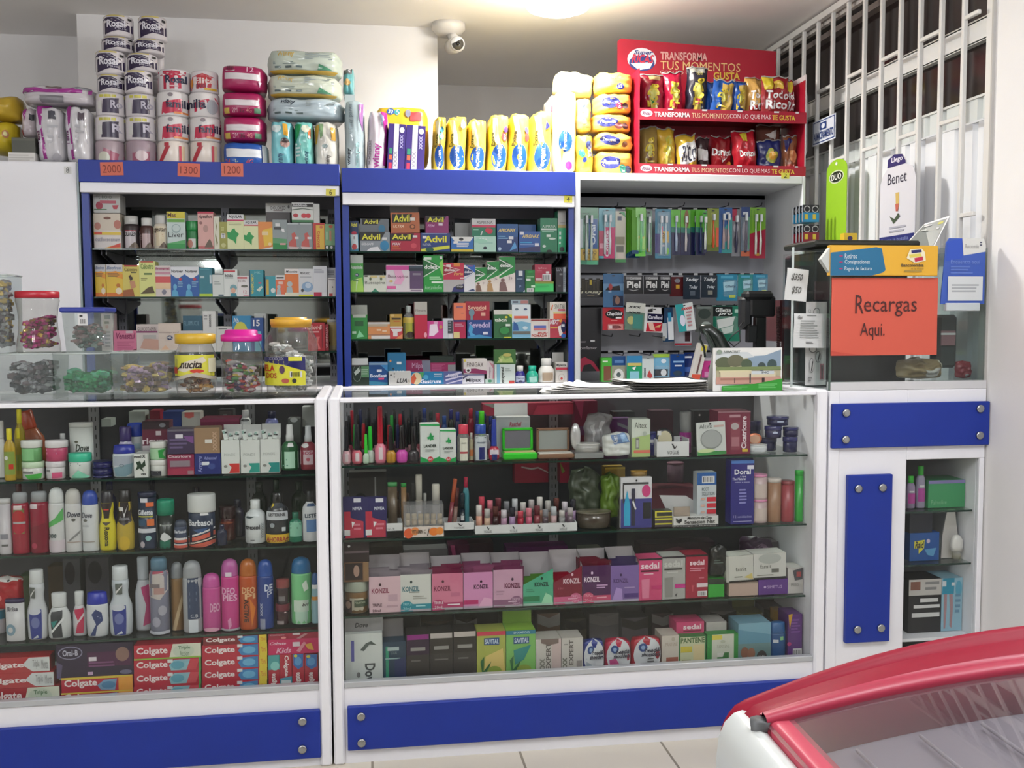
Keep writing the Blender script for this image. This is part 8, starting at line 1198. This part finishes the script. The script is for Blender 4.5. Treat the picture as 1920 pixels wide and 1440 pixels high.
B(965, 1028, 866, 905, 'a0243c', 'red printed carton with white curve', 'p c8b8b4 .2 .2 .5 .3 .7 .25 1 .5 1 .56 .7 .32 .5 .38 .2 .27', dy=.3); B(1050, 1068, 862, 905, 'a82040', 'red carton with green leaf', 'p 8aa040 .0 .1 .5 .5 .2 .6', dy=.3); V(1255, 1285, 868, 905, 'canister', '8a6a7a', 'a87a8a', 'mauve translucent tub', '', dy=.25, n='tub', cat='tub'); B(1222, 1310, 915, 990, '6a2c38', 'long dusky red carton', '', dy=.15, d=.1)
B(655, 725, 885, 985, '5a5654', 'grey clear-fronted box behind the lip balm cards', 'e .3 .6 .2 .2 2a2a2a|r .68 .1 .72 .5 ccc', dy=.2)
# third shelf: sachet cartons
row(3.0, .434, 'on the right counter third shelf', 'open carton', 'open_carton', .09, 'open sachet cartons on the right counter third shelf')
def OC(x0, x1, yt, yb, col, lab, dec, back=None, slant=None, sach='8a8088', sl='sachet', fan=6, bh=22):
    Y = K.Y; d = .085; X0_, X1_, Z0, Z1 = ext(x0, x1, yt, yb, Y, d); Y = K.lastY; W, H = X1_-X0_, Z1-Z0; cx = (X0_+X1_)/2; r = empty('open_carton', (cx, Y, Z0))
    mb = MB(); zl, zr = (H, H) if not slant else (H*slant[0], H*slant[1]); mc = M(col, .4); bk_ = M(back or 'c8c0c4', .5)
    mb.add([(-W/2, 0, 0), (W/2, 0, 0), (W/2, 0, zr), (-W/2, 0, zl)], [(0, 1, 2, 3)], mc)
    hb_ = max(zl, zr)+bh*.0016
    for x, z_ in ((-W/2, zl), (W/2, zr)): mb.add([(x, 0, 0), (x, d, 0), (x, d, hb_), (x, 0, z_)], [(0, 1, 2, 3)], bk_)
    mb.add([(-W/2, d, 0), (W/2, d, 0), (W/2, d, hb_), (-W/2, d, hb_)], [(0, 1, 2, 3)], bk_); mb.add([(-W/2, 0, .001), (W/2, 0, .001), (W/2, d, .001), (-W/2, d, .001)], [(0, 1, 2, 3)], bk_)
    decals(mb, dec, lambda u, v, o: ((u-.5)*W, -o, (1-v)*H)); b = mb.build('carton_body'); b.parent = r; tag(r, lab+' '+K.on, 'open carton', K.g)
    for k in range(fan):
        m = MB(); y = .01+d*.8*k/fan; h = min(zl, zr)+.006+.016*((k*37+x0) % 5)/5; ww = W*.4; ox = (-.2 if k % 2 else .2)*W
        m.add([(ox-ww/1.2, y, .01), (ox+ww/1.2, y, .01), (ox+ww/1.1, y+.004, h), (ox-ww/1.1, y+.004, h)], [(0, 1, 2, 3)], M(sach, .2)); m.add([(ox-ww/1.2, y+.004, .01), (ox+ww/1.2, y+.004, .01), (ox+ww/1.1, y+.0045, h), (ox-ww/1.1, y+.0045, h)], [(3, 2, 1, 0)], M('8a868c', .2, .5))
        s = m.build('sachet'); s.location = (cx, Y, Z0); tag(s, '%s, %s of those standing in the %s' % (sl, ORD[k], lab), 'sachet', 'sachets in the '+lab)
    return r
def KZ(c1, c2, x=.12, y=.32, w=.55, low=None, lc='e8c8d8'):
    return 'p %s %.2f .2 %.2f .17 %.2f .24 %.2f .25|T %.2f %.2f %.2f %.2f KONZIL %s|' % (c1, x+w*.5-.03, x+w*.5+.03, x+w*.5+.02, x+w*.5, x, y, x+w, y+.12, c1)+(low or '')
def low(c, side='l', tx='f0e8ee'):
    a = .2 if side == 'l' else .78; b = .06 if side == 'l' else .62
    return 'r 0 .8 1 .94 %s|r 0 .94 1 1 a8a0a8|e %.2f .84 .2 .13 %s|r 0 .97 .4 1 %s|t %.2f .76 %.2f .83 TRIPLE %s|t %.2f .88 %.2f .95 20ml %s|l .5 .84 .95 .9 1 %s' % (c, a, c, c, b, b+.3, tx, b+.02, b+.26, tx, tx)
OC(692, 751, 1081, None, 'd4b4bc', 'pale rose carton', 'T .08 .32 .64 .46 KONZIL 8a3a54|e .35 .22 .04 .04 3a1a24|r .6 .5 .9 .68 c0a0ac|T .1 .74 .4 .82 TRIPLE 6a4a54|T .1 .9 .36 .97 20ml 6a4a54|l .55 .8 .95 .9 1 b898a4', bh=30)
OC(751, 808, 1077, None, 'd0d2cc', 'white and teal carton', 'e .35 .2 .04 .04 2a3a3a|T .06 .32 .62 .46 KONZIL 4a7a84|r .28 .47 .62 .49 6a6a64|l .4 .58 .95 .7 2 a8a8a0|'+low('1f8a9a', 'l', 'a8dce4'), bh=30)
OC(810, 868, 1075, None, 'd07894', 'rose pink carton', 'e .35 .22 .04 .04 4a1a2a|T .06 .34 .62 .48 KONZIL 7a1a44|r .6 .53 .9 .64 c06a8a|'+low('b02a64'), sach='7a2a48', sl='dark pink sachet')
OC(869, 924, 1073, None, 'd08cb8', 'lilac pink carton', 'e .6 .26 .04 .04 3a1a34|T .35 .34 .86 .46 KONZIL 4a1a44|r 0 .76 .5 .88 b82a6a|r 0 .93 1 1 b0a0b0|p e0a8c8 .5 .95 .7 .7 .95 .75 .98 .95', sach='8a4a6a', bh=26)
OC(925, 980, 1068, None, 'c89cb4', 'dusty pink carton', 'e .65 .26 .04 .04 3a1a34|T .38 .36 .93 .5 KONZIL 6a1a44|l .1 .56 .4 .7 2 b088a0|'+low('8a5a7a', 'r', 'd8b8cc'), sach='7a3a5a')
OC(981, 1037, 1067, None, '4aa884', 'green carton with slanted top', 'e .62 .26 .04 .04 143a2a|T .38 .36 .86 .48 KONZIL 1c3a34|r 0 .74 .55 .88 1c7a4c|r 0 .93 1 1 a0c0b0|p 9ad8b0 .6 .95 .75 .65 .95 .75 .98 .95|l .1 .54 .4 .64 2 3a8a6a', slant=(.58, 1), sach='5a8a3a', sl='green sachet')
OC(1038, 1091, 1062, None, '7c1430', 'maroon carton with slanted top', 'e .66 .22 .04 .04 d8b8c0|T .34 .32 .94 .46 KONZIL e8d0d8|t .15 .55 .36 .6 2_EN_1 c87a8a|'+low('c85a84', 'r', 'e8a8c0'), slant=(.58, 1), sach='a01c34', sl='red sachet')
OC(1092, 1145, 1060, None, '4a1c50', 'purple and pink carton', 'e .34 .2 .04 .04 e0c8e0|T .06 .3 .62 .44 KONZIL e8d8e8|l .5 .52 .95 .64 2 c8a0c8|'+low('c0446a', 'l', 'e8a8b8'), sach='6a2030', sl='dark red sachet')
OC(1145, 1198, 1060, None, '7a60a0', 'violet carton', 'e .36 .26 .04 .04 3a1a54|T .1 .36 .62 .48 KONZIL 4a2a6a|r .48 .78 .98 .9 4a2a7a|r 0 .94 1 1 a8a0b8|p a88ac8 .05 .95 .2 .6 .4 .65 .42 .95|l .48 .6 .9 .66 1 a890c0', sach='3a2a5a', sl='indigo sachet', bh=26)
K.name = 'carton'; K.cat = 'box'; K.d = .07
SD = 'T .08 .1 .88 .25 sedal {0}|r .08 .28 .86 .32 {1}|l .2 .36 .82 .4 1 {0}|r 0 0 1 .04 1c1420|p {3} .1 .5 .46 .48 .44 .95 .14 .95|r .54 .65 1 .74 {2}'
B(1198, 1241, 1047, None, 'cc4474', 'pink shampoo carton with tube picture', SD.format('f0d8e0', '4a1424', 'c0246a', 'd87a9a')); B(1242, 1285, 1043, None, 'a8a8a4', 'grey shampoo carton with tube picture', SD.format('c8c8c4', '2a2a28', 'c02a84', '8a8a86')+'|p 444 .55 .9 .65 .85 .6 .95'); B(1286, 1327, 1040, None, 'a01838', 'crimson shampoo carton with bar code', 'r 0 0 1 .04 1a0a10|T .18 .12 .84 .24 sedal f0d8e0|l .18 .3 .85 .4 2 d88a9c|r .5 .66 1 .75 e0d0d4|b .54 .84 .96 .96|l .6 .52 .9 .58 1 c86a7c|p c04a5a .25 .7 .4 .7 .34 .75 .34 .85 .3 .85')
B(1328, 1358, 1085, None, '2aa030', 'green open tray under the black pouch', 'r .0 .0 .25 .25 c8c8c4|r 0 0 1 .3 1c2a1c'); P(1329, 1362, 1024, 1086, '121414', 'black stand-up pouch with slanted top', 'l .2 .45 .8 .6 2 5a6a64|e .3 .15 .08 .04 8a8a8a|p 2a2c2c 0 0 .3 .0 .1 .3', n='pouch', cat='pouch', d=.03, ry=4)
B(1367, 1421, 1092, None, 'b8a094', 'pale peach base carton under the white packs', 'r 0 0 1 .08 8a7a70'); B(1422, 1477, 1086, None, '5c3084', 'purple base carton under the white packs', 't .3 .4 .8 .6 SIMETUS c8b0d8|e .22 .5 .04 .08 c8b0d8')
B(1360, 1413, 1043, 1091, 'c8c8c0', 'crumpled white carton with thin lettering, left', 't .35 .45 .75 .6 famit 5a5a50|p c8b870 .65 .85 .95 .7 .98 .95|l .3 .8 .7 .88 1 7a7a70|r 0 .96 1 1 2a2a28|r 0 0 .1 1 b0b0a8', ry=-2); B(1411, 1474, 1038, 1087, 'ccccc6', 'crumpled white carton with thin lettering, right', 't .2 .42 .55 .58 famit 5a5a50|r .55 .6 .78 .75 6a6a64|e .5 .2 .35 .2 b0b4ae|r 0 .92 1 1 1c1a1e|l .1 .82 .7 .88 1 7a7a70', ry=-1)
B(1475, 1506, 1065, None, 'c0bcb8', 'white carton with grey and red photo at the end', 'p 4a4a50 .3 .1 .95 0 .95 .45 .45 .5|r .55 .15 .85 .35 a84a4a|t .2 .6 .7 .72 PRISO 7a7a74', )
V(645, 693, 1091, None, 'jar', '7a5a34', 'a8b0a0', 'glass jar of brown mask with pale lid', 'r 0 .3 1 1 c0b8a4|r .02 .4 .3 .95 3a2420|r .4 .38 .95 .7 3a4a34|t .42 .42 .85 .54 Nutrive b8c0a8|e .16 .6 .1 .18 a88a7a', n='mask_jar', cat='jar', ds=.9); B(645, 692, 1054, 1091, '6a4a30', 'brown hair product carton with portrait on the jar', 'r .05 .05 .75 .9 2a1a18|e .5 .45 .12 .3 a88878|r .78 0 1 1 8a6a48', d=.04); B(645, 692, 1016, 1054, '241418', 'dark wrapped carton, topmost at the left end', 'r .0 .45 1 .55 6a5a60|e .2 .2 .05 .06 ddd', d=.04)
K.on = 'at the back of the right counter third shelf'
B(694, 755, 1025, 1085, '2e2018', 'dark brown carton with portrait', 'e .75 .55 .12 .3 9a7a6a|r .2 .6 .5 .8 6a5048', dy=.12); B(757, 840, 1030, 1085, '8a8488', 'grey-white folded carton', 'p 1a1418 0 .2 .9 .5 .9 .55 0 .5', dy=.14); B(950, 1064, 1025, 1090, '6c2a64', 'big mauve carton with dark lettering', 'e .5 .2 .03 .06 2a0a24|T .3 .45 .85 .7 KONZIL 3a1034', dy=.14); B(1090, 1130, 1030, 1090, 'a8a898', 'pale grey torn carton', 'p 6a3a4a .6 0 1 .2 1 .4', dy=.14); B(830, 880, 1022, 1080, '5a1c3c', 'plum folded carton', 'p b84a7a .1 0 .3 0 .5 1 .4 1', dy=.13); B(868, 925, 1018, 1072, '4a3438', 'dark taupe carton', '', dy=.15)
B(1200, 1340, 1018, 1080, '3a2430', 'long dark carton', 'p 6a3a4a .1 .3 .5 .1 .9 .4', dy=.18); P(1395, 1455, 1012, 1060, '4a2a4a', 'dark violet bag heap', 'e .5 .4 .3 .2 8a6a84', dy=.12, n='bag', cat='bag', wr=.02); B(1440, 1500, 1015, 1070, '7a7074', 'dull grey carton', '', dy=.2)
# bottom shelf
row(2.99, .205, 'on the right counter bottom', 'box', 'carton', .08, 'cartons on the right counter bottom')
B(647, 717, 1188, None, 'ccd2ce', 'large white soap carton with grey script', 'K .52 .55 .8 .98 Dove 4a5050|r .16 .12 .24 .5 5a5aa0|p 5a6460 .4 .3 .55 .18 .7 .14 .85 .22 .65 .2 .5 .32|e .35 .75 .05 .05 7a7a7a'); B(647, 718, 1158, 1188, '8a888a', 'grey carton with dark script on the white one', 'i .25 .35 .6 .7 Dove 2a2a2a', dy=.02)
B(718, 761, 1203, None, '1e3a50', 'navy-teal carton with green stripe', 'r .12 .1 .25 .95 1f8a6a|r .2 .12 .7 .2 a8b8b8|t .35 .22 .6 .28 LOUS 8aa0a0|r .1 .36 .75 .39 8aa8a8|p 24305a .5 .4 1 .35 1 1 .5 1|l .1 .88 .6 .98 2 8ab0a8', ); B(718, 756, 1160, 1204, '7a7678', 'grey torn carton behind the navy-teal one', '', dy=.05)
for a, b, c, t, l in ((762, 805, '8a1a7a', 1190, 'magenta'), (806, 849, 'b8b0ac', 1187, 'first cream'), (850, 893, 'bcb4ae', 1184, 'second cream')): B(a, b, t, None, '34302e', 'black hair dye carton with '+l+' band', 'r .03 .0 .97 .1 %s|r .18 .23 .82 .3 8a8884|r 0 .1 1 .4 %s|r .18 .25 .82 .32 908e8a|l .2 .5 .8 .56 1 6a6864' % (c, '2a1030' if l == 'magenta' else '28241f')+('|b .15 .85 .6 1' if 'second' in l else ''))
SV = '|r .25 .13 .78 .27 1c4a84|T .28 .15 .76 .25 SAVITAL c8d8e8|p 2a6a3a .2 .9 .12 .6 .25 .5 .22 .8 .5 .6 .35 .85 .7 .75 .4 .93|e .6 .8 .25 .1 8aa040'
B(894, 948, 1184, None, 'a8b050', 'yellow-green carton with aloe and pink top band', 'r 0 0 1 .08 c83a54|p d8c070 .2 1 .3 .5 .9 .35 1 1'+SV+'|r .6 .93 1 1 b83a44'); B(949, 1004, 1182, None, '7ab860', 'green carton with aloe and blue top band', 'r 0 0 1 .08 2a7a94|T .25 .015 .8 .065 SHAMPOO a8c8d0|p 2a8a84 .25 .4 .85 .3 .6 .6 .3 .7'+SV+'|e .85 .95 .18 .06 1c5a9a', flap='8ab83a')
for i, (a, b) in enumerate(((1005, 1052), (1053, 1093))): B(a, b, 1198-i*2, None, 'c8c4bc', 'cream treatment carton with upright lettering, '+('left', 'right')[i]+' of two', 'V .4 .1 .58 .8 EXPERT 6a6460|V .15 .5 .35 .98 xxxx 8a8a80|r .62 0 1 1 c8b4b0|p 7a6a64 .2 0 .9 0 .9 .12 .5 .16 .2 .1' if i == 0 else 'V .35 .05 .55 .7 EXPERT 6a6460|V .05 .5 .25 .98 xxxx 7a7a70|r .7 .6 .95 .9 9a9490|l .1 .15 .4 .2 1 8a8a84')
HS = '|e .36 .28 .15 .12 2a4a8a|e .36 .28 .07 .06 8aa8d0|i .4 .3 .95 .42 head&  3a3a4a|i .3 .42 .95 .54 shoulders 3a3a4a'.replace('head& ', 'head&')
for i, (a, b, t, c, e) in enumerate(((1093, 1134, 1200, '2a3a8a', 'p a8b4c0 .15 .6 .4 .7 .5 .98 .2 .98'), (1135, 1184, 1199, 'b82a4a', 'p c04a84 .15 .6 .4 .55 .55 .75 .5 .98 .2 .98'), (1185, 1241, 1195, 'b0283c', 'l .5 .6 .8 .75 2 6a6a6a'))): P(a, b, t, None, c, ('blue-edged', 'pink flowered', 'red-edged')[i]+' white oval shampoo sachet pack', 'e .52 .5 .46 .52 d0d4d8|'+e+HS, n='sachet_pack', cat='sachet pack', d=.04, p=4, q=8, wr=.003)
B(1238, 1273, 1192, None, 'ccc4b8', 'white carton with brown window', 't .2 .2 .9 .3 PANTENE a89a8a|r .25 .62 .95 .9 a05a4a|p d8a070 0 1 .2 .7 .3 1|e .65 .1 .1 .06 b8b0a0'); B(1272, 1324, 1193, None, '2a7a3c', 'green carton with yellow twin panel', 'r .05 .02 .95 .92 c8cca8|T .06 .04 .94 .2 PANTENE 4a6a3a|r .06 .3 .48 .48 d0c040|r .52 .25 .92 .85 d8c89a|l .1 .7 .5 .85 2 8a8a60')
B(1268, 1320, 1166, 1196, 'cc4474', 'pink arched carton behind the green one', 'T .25 .2 .9 .65 sedal f0d8e0|r .25 .75 .9 .85 8a2a48', dy=.03); B(1324, 1362, 1166, 1200, 'b8b4b0', 'plain white carton behind the green-sided one', '', dy=.04); B(1326, 1384, 1189, None, '2c8a3c', 'green-sided white carton with square picture', 'r .15 0 .86 1 ccd0c0|r .15 .02 .48 .16 d8cc50|t .32 .32 .72 .42 PANTENE a0a090|r .32 .55 .7 .85 3a7a3c|p d8d8d0 .32 .55 .55 .55 .5 .68 .32 .68|e .5 .22 .08 .05 b8bca8')
B(1384, 1445, 1168, 1206, '7aa8bc', 'pale blue carton lying on the photo carton', 'p 5a90a8 0 .3 1 .6 1 1 0 1', d=.09); B(1384, 1445, 1206, None, '6a8a8c', 'carton with face pictures and round black seal', 'e .2 .4 .12 .25 8a5a44|e .4 .45 .12 .25 94644c|r .0 .7 .5 1 7a4a38|e .72 .65 .16 .32 3a3434|T .62 .55 .82 .75 YACA d0d0cc'); V(1446, 1477, 1168, None, 'flip', '1c4f86', '1c5a94', 'dark blue flat bottle with price label', 'r .15 .2 .45 .3 c8ccd4|r .55 .1 .75 .22 8ac88a', n='bottle', cat='bottle', ds=.6); B(1478, 1504, 1152, None, '5a2a78', 'purple carton with bar code at the counter end', 'l .2 .1 .9 .4 5 7a4a98|b .35 .7 1 .88|e .08 .6 .15 .04 b83a74|p c89a2a 0 0 .3 -.02 .1 .3'); B(1462, 1476, 1150, 1172, 'c8982a', 'small amber carton on the blue bottle', '', dy=.02)
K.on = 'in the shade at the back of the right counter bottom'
for i, (a, b, t, c, l) in enumerate(((790, 850, 1165, '4a3a34', 'brown torn carton'), (855, 895, 1160, '3a3028', 'dark olive-brown carton'), (940, 1000, 1158, '4a5038', 'olive carton'), (1008, 1050, 1150, '6a5444', 'tan brown carton'), (1060, 1100, 1160, '4a4438', 'umber carton'), (1105, 1160, 1150, '7a7678', 'light grey carton with torn flap'), (1165, 1215, 1158, '5a565a', 'mid grey carton'), (1222, 1262, 1150, '4a3c3e', 'dusky carton'), (1330, 1380, 1146, '6a666a', 'ash grey carton'), (1385, 1430, 1150, '6a6a2a', 'olive yellow carton'), (1432, 1470, 1140, '5a4a50', 'mauve brown carton'))): B(a, b, t, 1240, c, l, 'p %s 0 0 .5 .1 1 0 1 .25 .5 .3 0 .2' % ('8a8684' if i % 2 else '2a2624'), dy=.12+.02*(i % 3), flap=c)  # rear cartons get dim colours that stand in for the shade there
# ================================================================== red chest freezer, lower right
fz = empty('chest_freezer', (.82, .45, 0)); tag(fz, 'red-rimmed chest freezer with arched glass lid in the lower right corner', 'freezer')
RED = M('8e0428', .5, 0, .2); XA, XM, XZ = .386, .82, 1.254; YF, YN = 1.035, -.2
def fpt(x, y, z): return (x+.044*(y-YF), y, z)
def arc(x, top, k): return top-k*(x-XM)**2
def rowsurf(fn, ts, mat, nm, parent=fz, flip=False):
    mb = MB(); rows = [[fpt(*q) for q in fn(t)] for t in ts]; k = len(rows[0]); vs = [p for r_ in rows for p in r_]
    mb.add(vs, [(i*k+j, i*k+j+1, (i+1)*k+j+1, (i+1)*k+j) for i in range(len(ts)-1) for j in range(k-1)], mat, True); return mb.build(nm, parent)
ts = [XA, XA+.002, XA+.006, XA+.012, XA+.02, XA+.032]; ts = ts+[XA+.032+(XZ-XA-.064)*i/40 for i in range(1, 40)]+[XZ-(t-XA) for t in reversed(ts)]
def hood(x):
    e = min(x-XA, XZ-x); r_ = .03; drop = 0 if e >= r_ else (r_-math.sqrt(max(0, r_*r_-(r_-e)**2)))*1.0
    zt = arc(x, .972, .427)-drop; zl = min(arc(x, .957, .32), zt-.004) if e < .03 else arc(x, .957, .32); f = min(1, e/.02)
    return [(x, YF+.012*f, .6), (x, YF+.014*f, zt-.03), (x, YF+.012*f, zt-.012), (x, YF+.006*f, zt-.003), (x, YF-.002, zt), (x, YF-.010, zt-.003), (x, YF-.015, zt-.009), (x, YF-.022, (zt+zl*1.5)/2.5), (x, YF-.046, zl)]
rowsurf(hood, ts, RED, 'end_hood')
t2 = [XA+.03+(XZ-XA-.06)*i/40 for i in range(41)]
def bar(x):
    a, b = arc(x, .957, .32), arc(x, .948, .27)
    return [(x, .989, a), (x, .984, min(a, b+.004)), (x, .980, b+.006), (x, .970, b+.004), (x, .966, b), (x, .966, b-.01)]
rowsurf(bar, t2, M('a82c46', .38, 0, .4), 'lid_frame')
rowsurf(lambda x: [(x, .968-j*.14, arc(x, .944, .27)) for j in range(9)], t2, GLASS('e4e4e6', 1.5, .02, .1, 'a8a0a6'), 'glass_lid')
rowsurf(lambda x: [(x, .966, arc(x, .94, .27)), (x, .952, arc(x, .925, .27)), (x, .95, arc(x, .906, .27))], t2, M('7c102a', .5), 'inner_collar')
rowsurf(lambda x: [(x, .95-j*.14, arc(x, .906, .27)) for j in range(9)], t2, M('98949c', .35), 'inner_cover')
for k in range(9):  # thin tubes stand in for bars reflected in the glass lid
    x = .5+k*.07; MB().tube([fpt(x, .93, arc(x, .912, .27)), fpt(x, YN+.05, arc(x, .912, .27))], .002, M('c4c2c8', .3), 6).build('bar_reflection', fz)
for side in (0, 1):
    g = (lambda x: x) if not side else (lambda x: 2*XM-x)
    pr = [(.382, .72), (.378, .78), (.378, .84), (.381, .868), (.388, .884), (.398, .893), (.408, .896), (.416, .893), (.420, .885)]
    rowsurf(lambda y: [(g(a), y, z) for a, z in pr], [1.022, 1.0, .8, .5, .2, YN], M('d0d4d2', .25), 'side_rail')
    pr2 = [(.418, .886), (.421, .903), (.426, .905), (.446, .905), (.450, .899)]
    rowsurf(lambda y: [(g(a), y, z) for a, z in pr2], [.985, .9, .6, .3, YN], M('c0485c', .4, 0, .4), 'inner_trim')
mb = MB(); mb.tube([fpt(.40, 1.012, .87), fpt(.412, .975, .885), fpt(.412, .975, .904)], .012, M('5a5c5e', .5), 8); mb.build('corner_piece', fz)
mb = MB()
for (x0, x1, y0, y1, z0, z1) in ((.384, 1.256, YN, 1.03, .09, .74),):
    vs = [fpt(x, y, z) for z in (z0, z1) for y in (y0, y1) for x in (x0, x1)]; mb.add(vs, [(0, 1, 5, 4), (1, 3, 7, 5), (3, 2, 6, 7), (2, 0, 4, 6), (4, 5, 7, 6), (0, 2, 3, 1)], M('1c2238', .4))
mb.build('body', fz)
rowsurf(lambda x: [(x, YN, .3), (x, YN, arc(x, .95, .27)), (x, YN+.03, arc(x, .95, .27))], t2, M('a0082f', .3), 'near_panel')
for x in (.43, 1.2):
    for y in (.95, -.1): MB().tube([fpt(x, y, 0), fpt(x, y, .09)], .022, M('222', .5), 10).build('foot', fz)
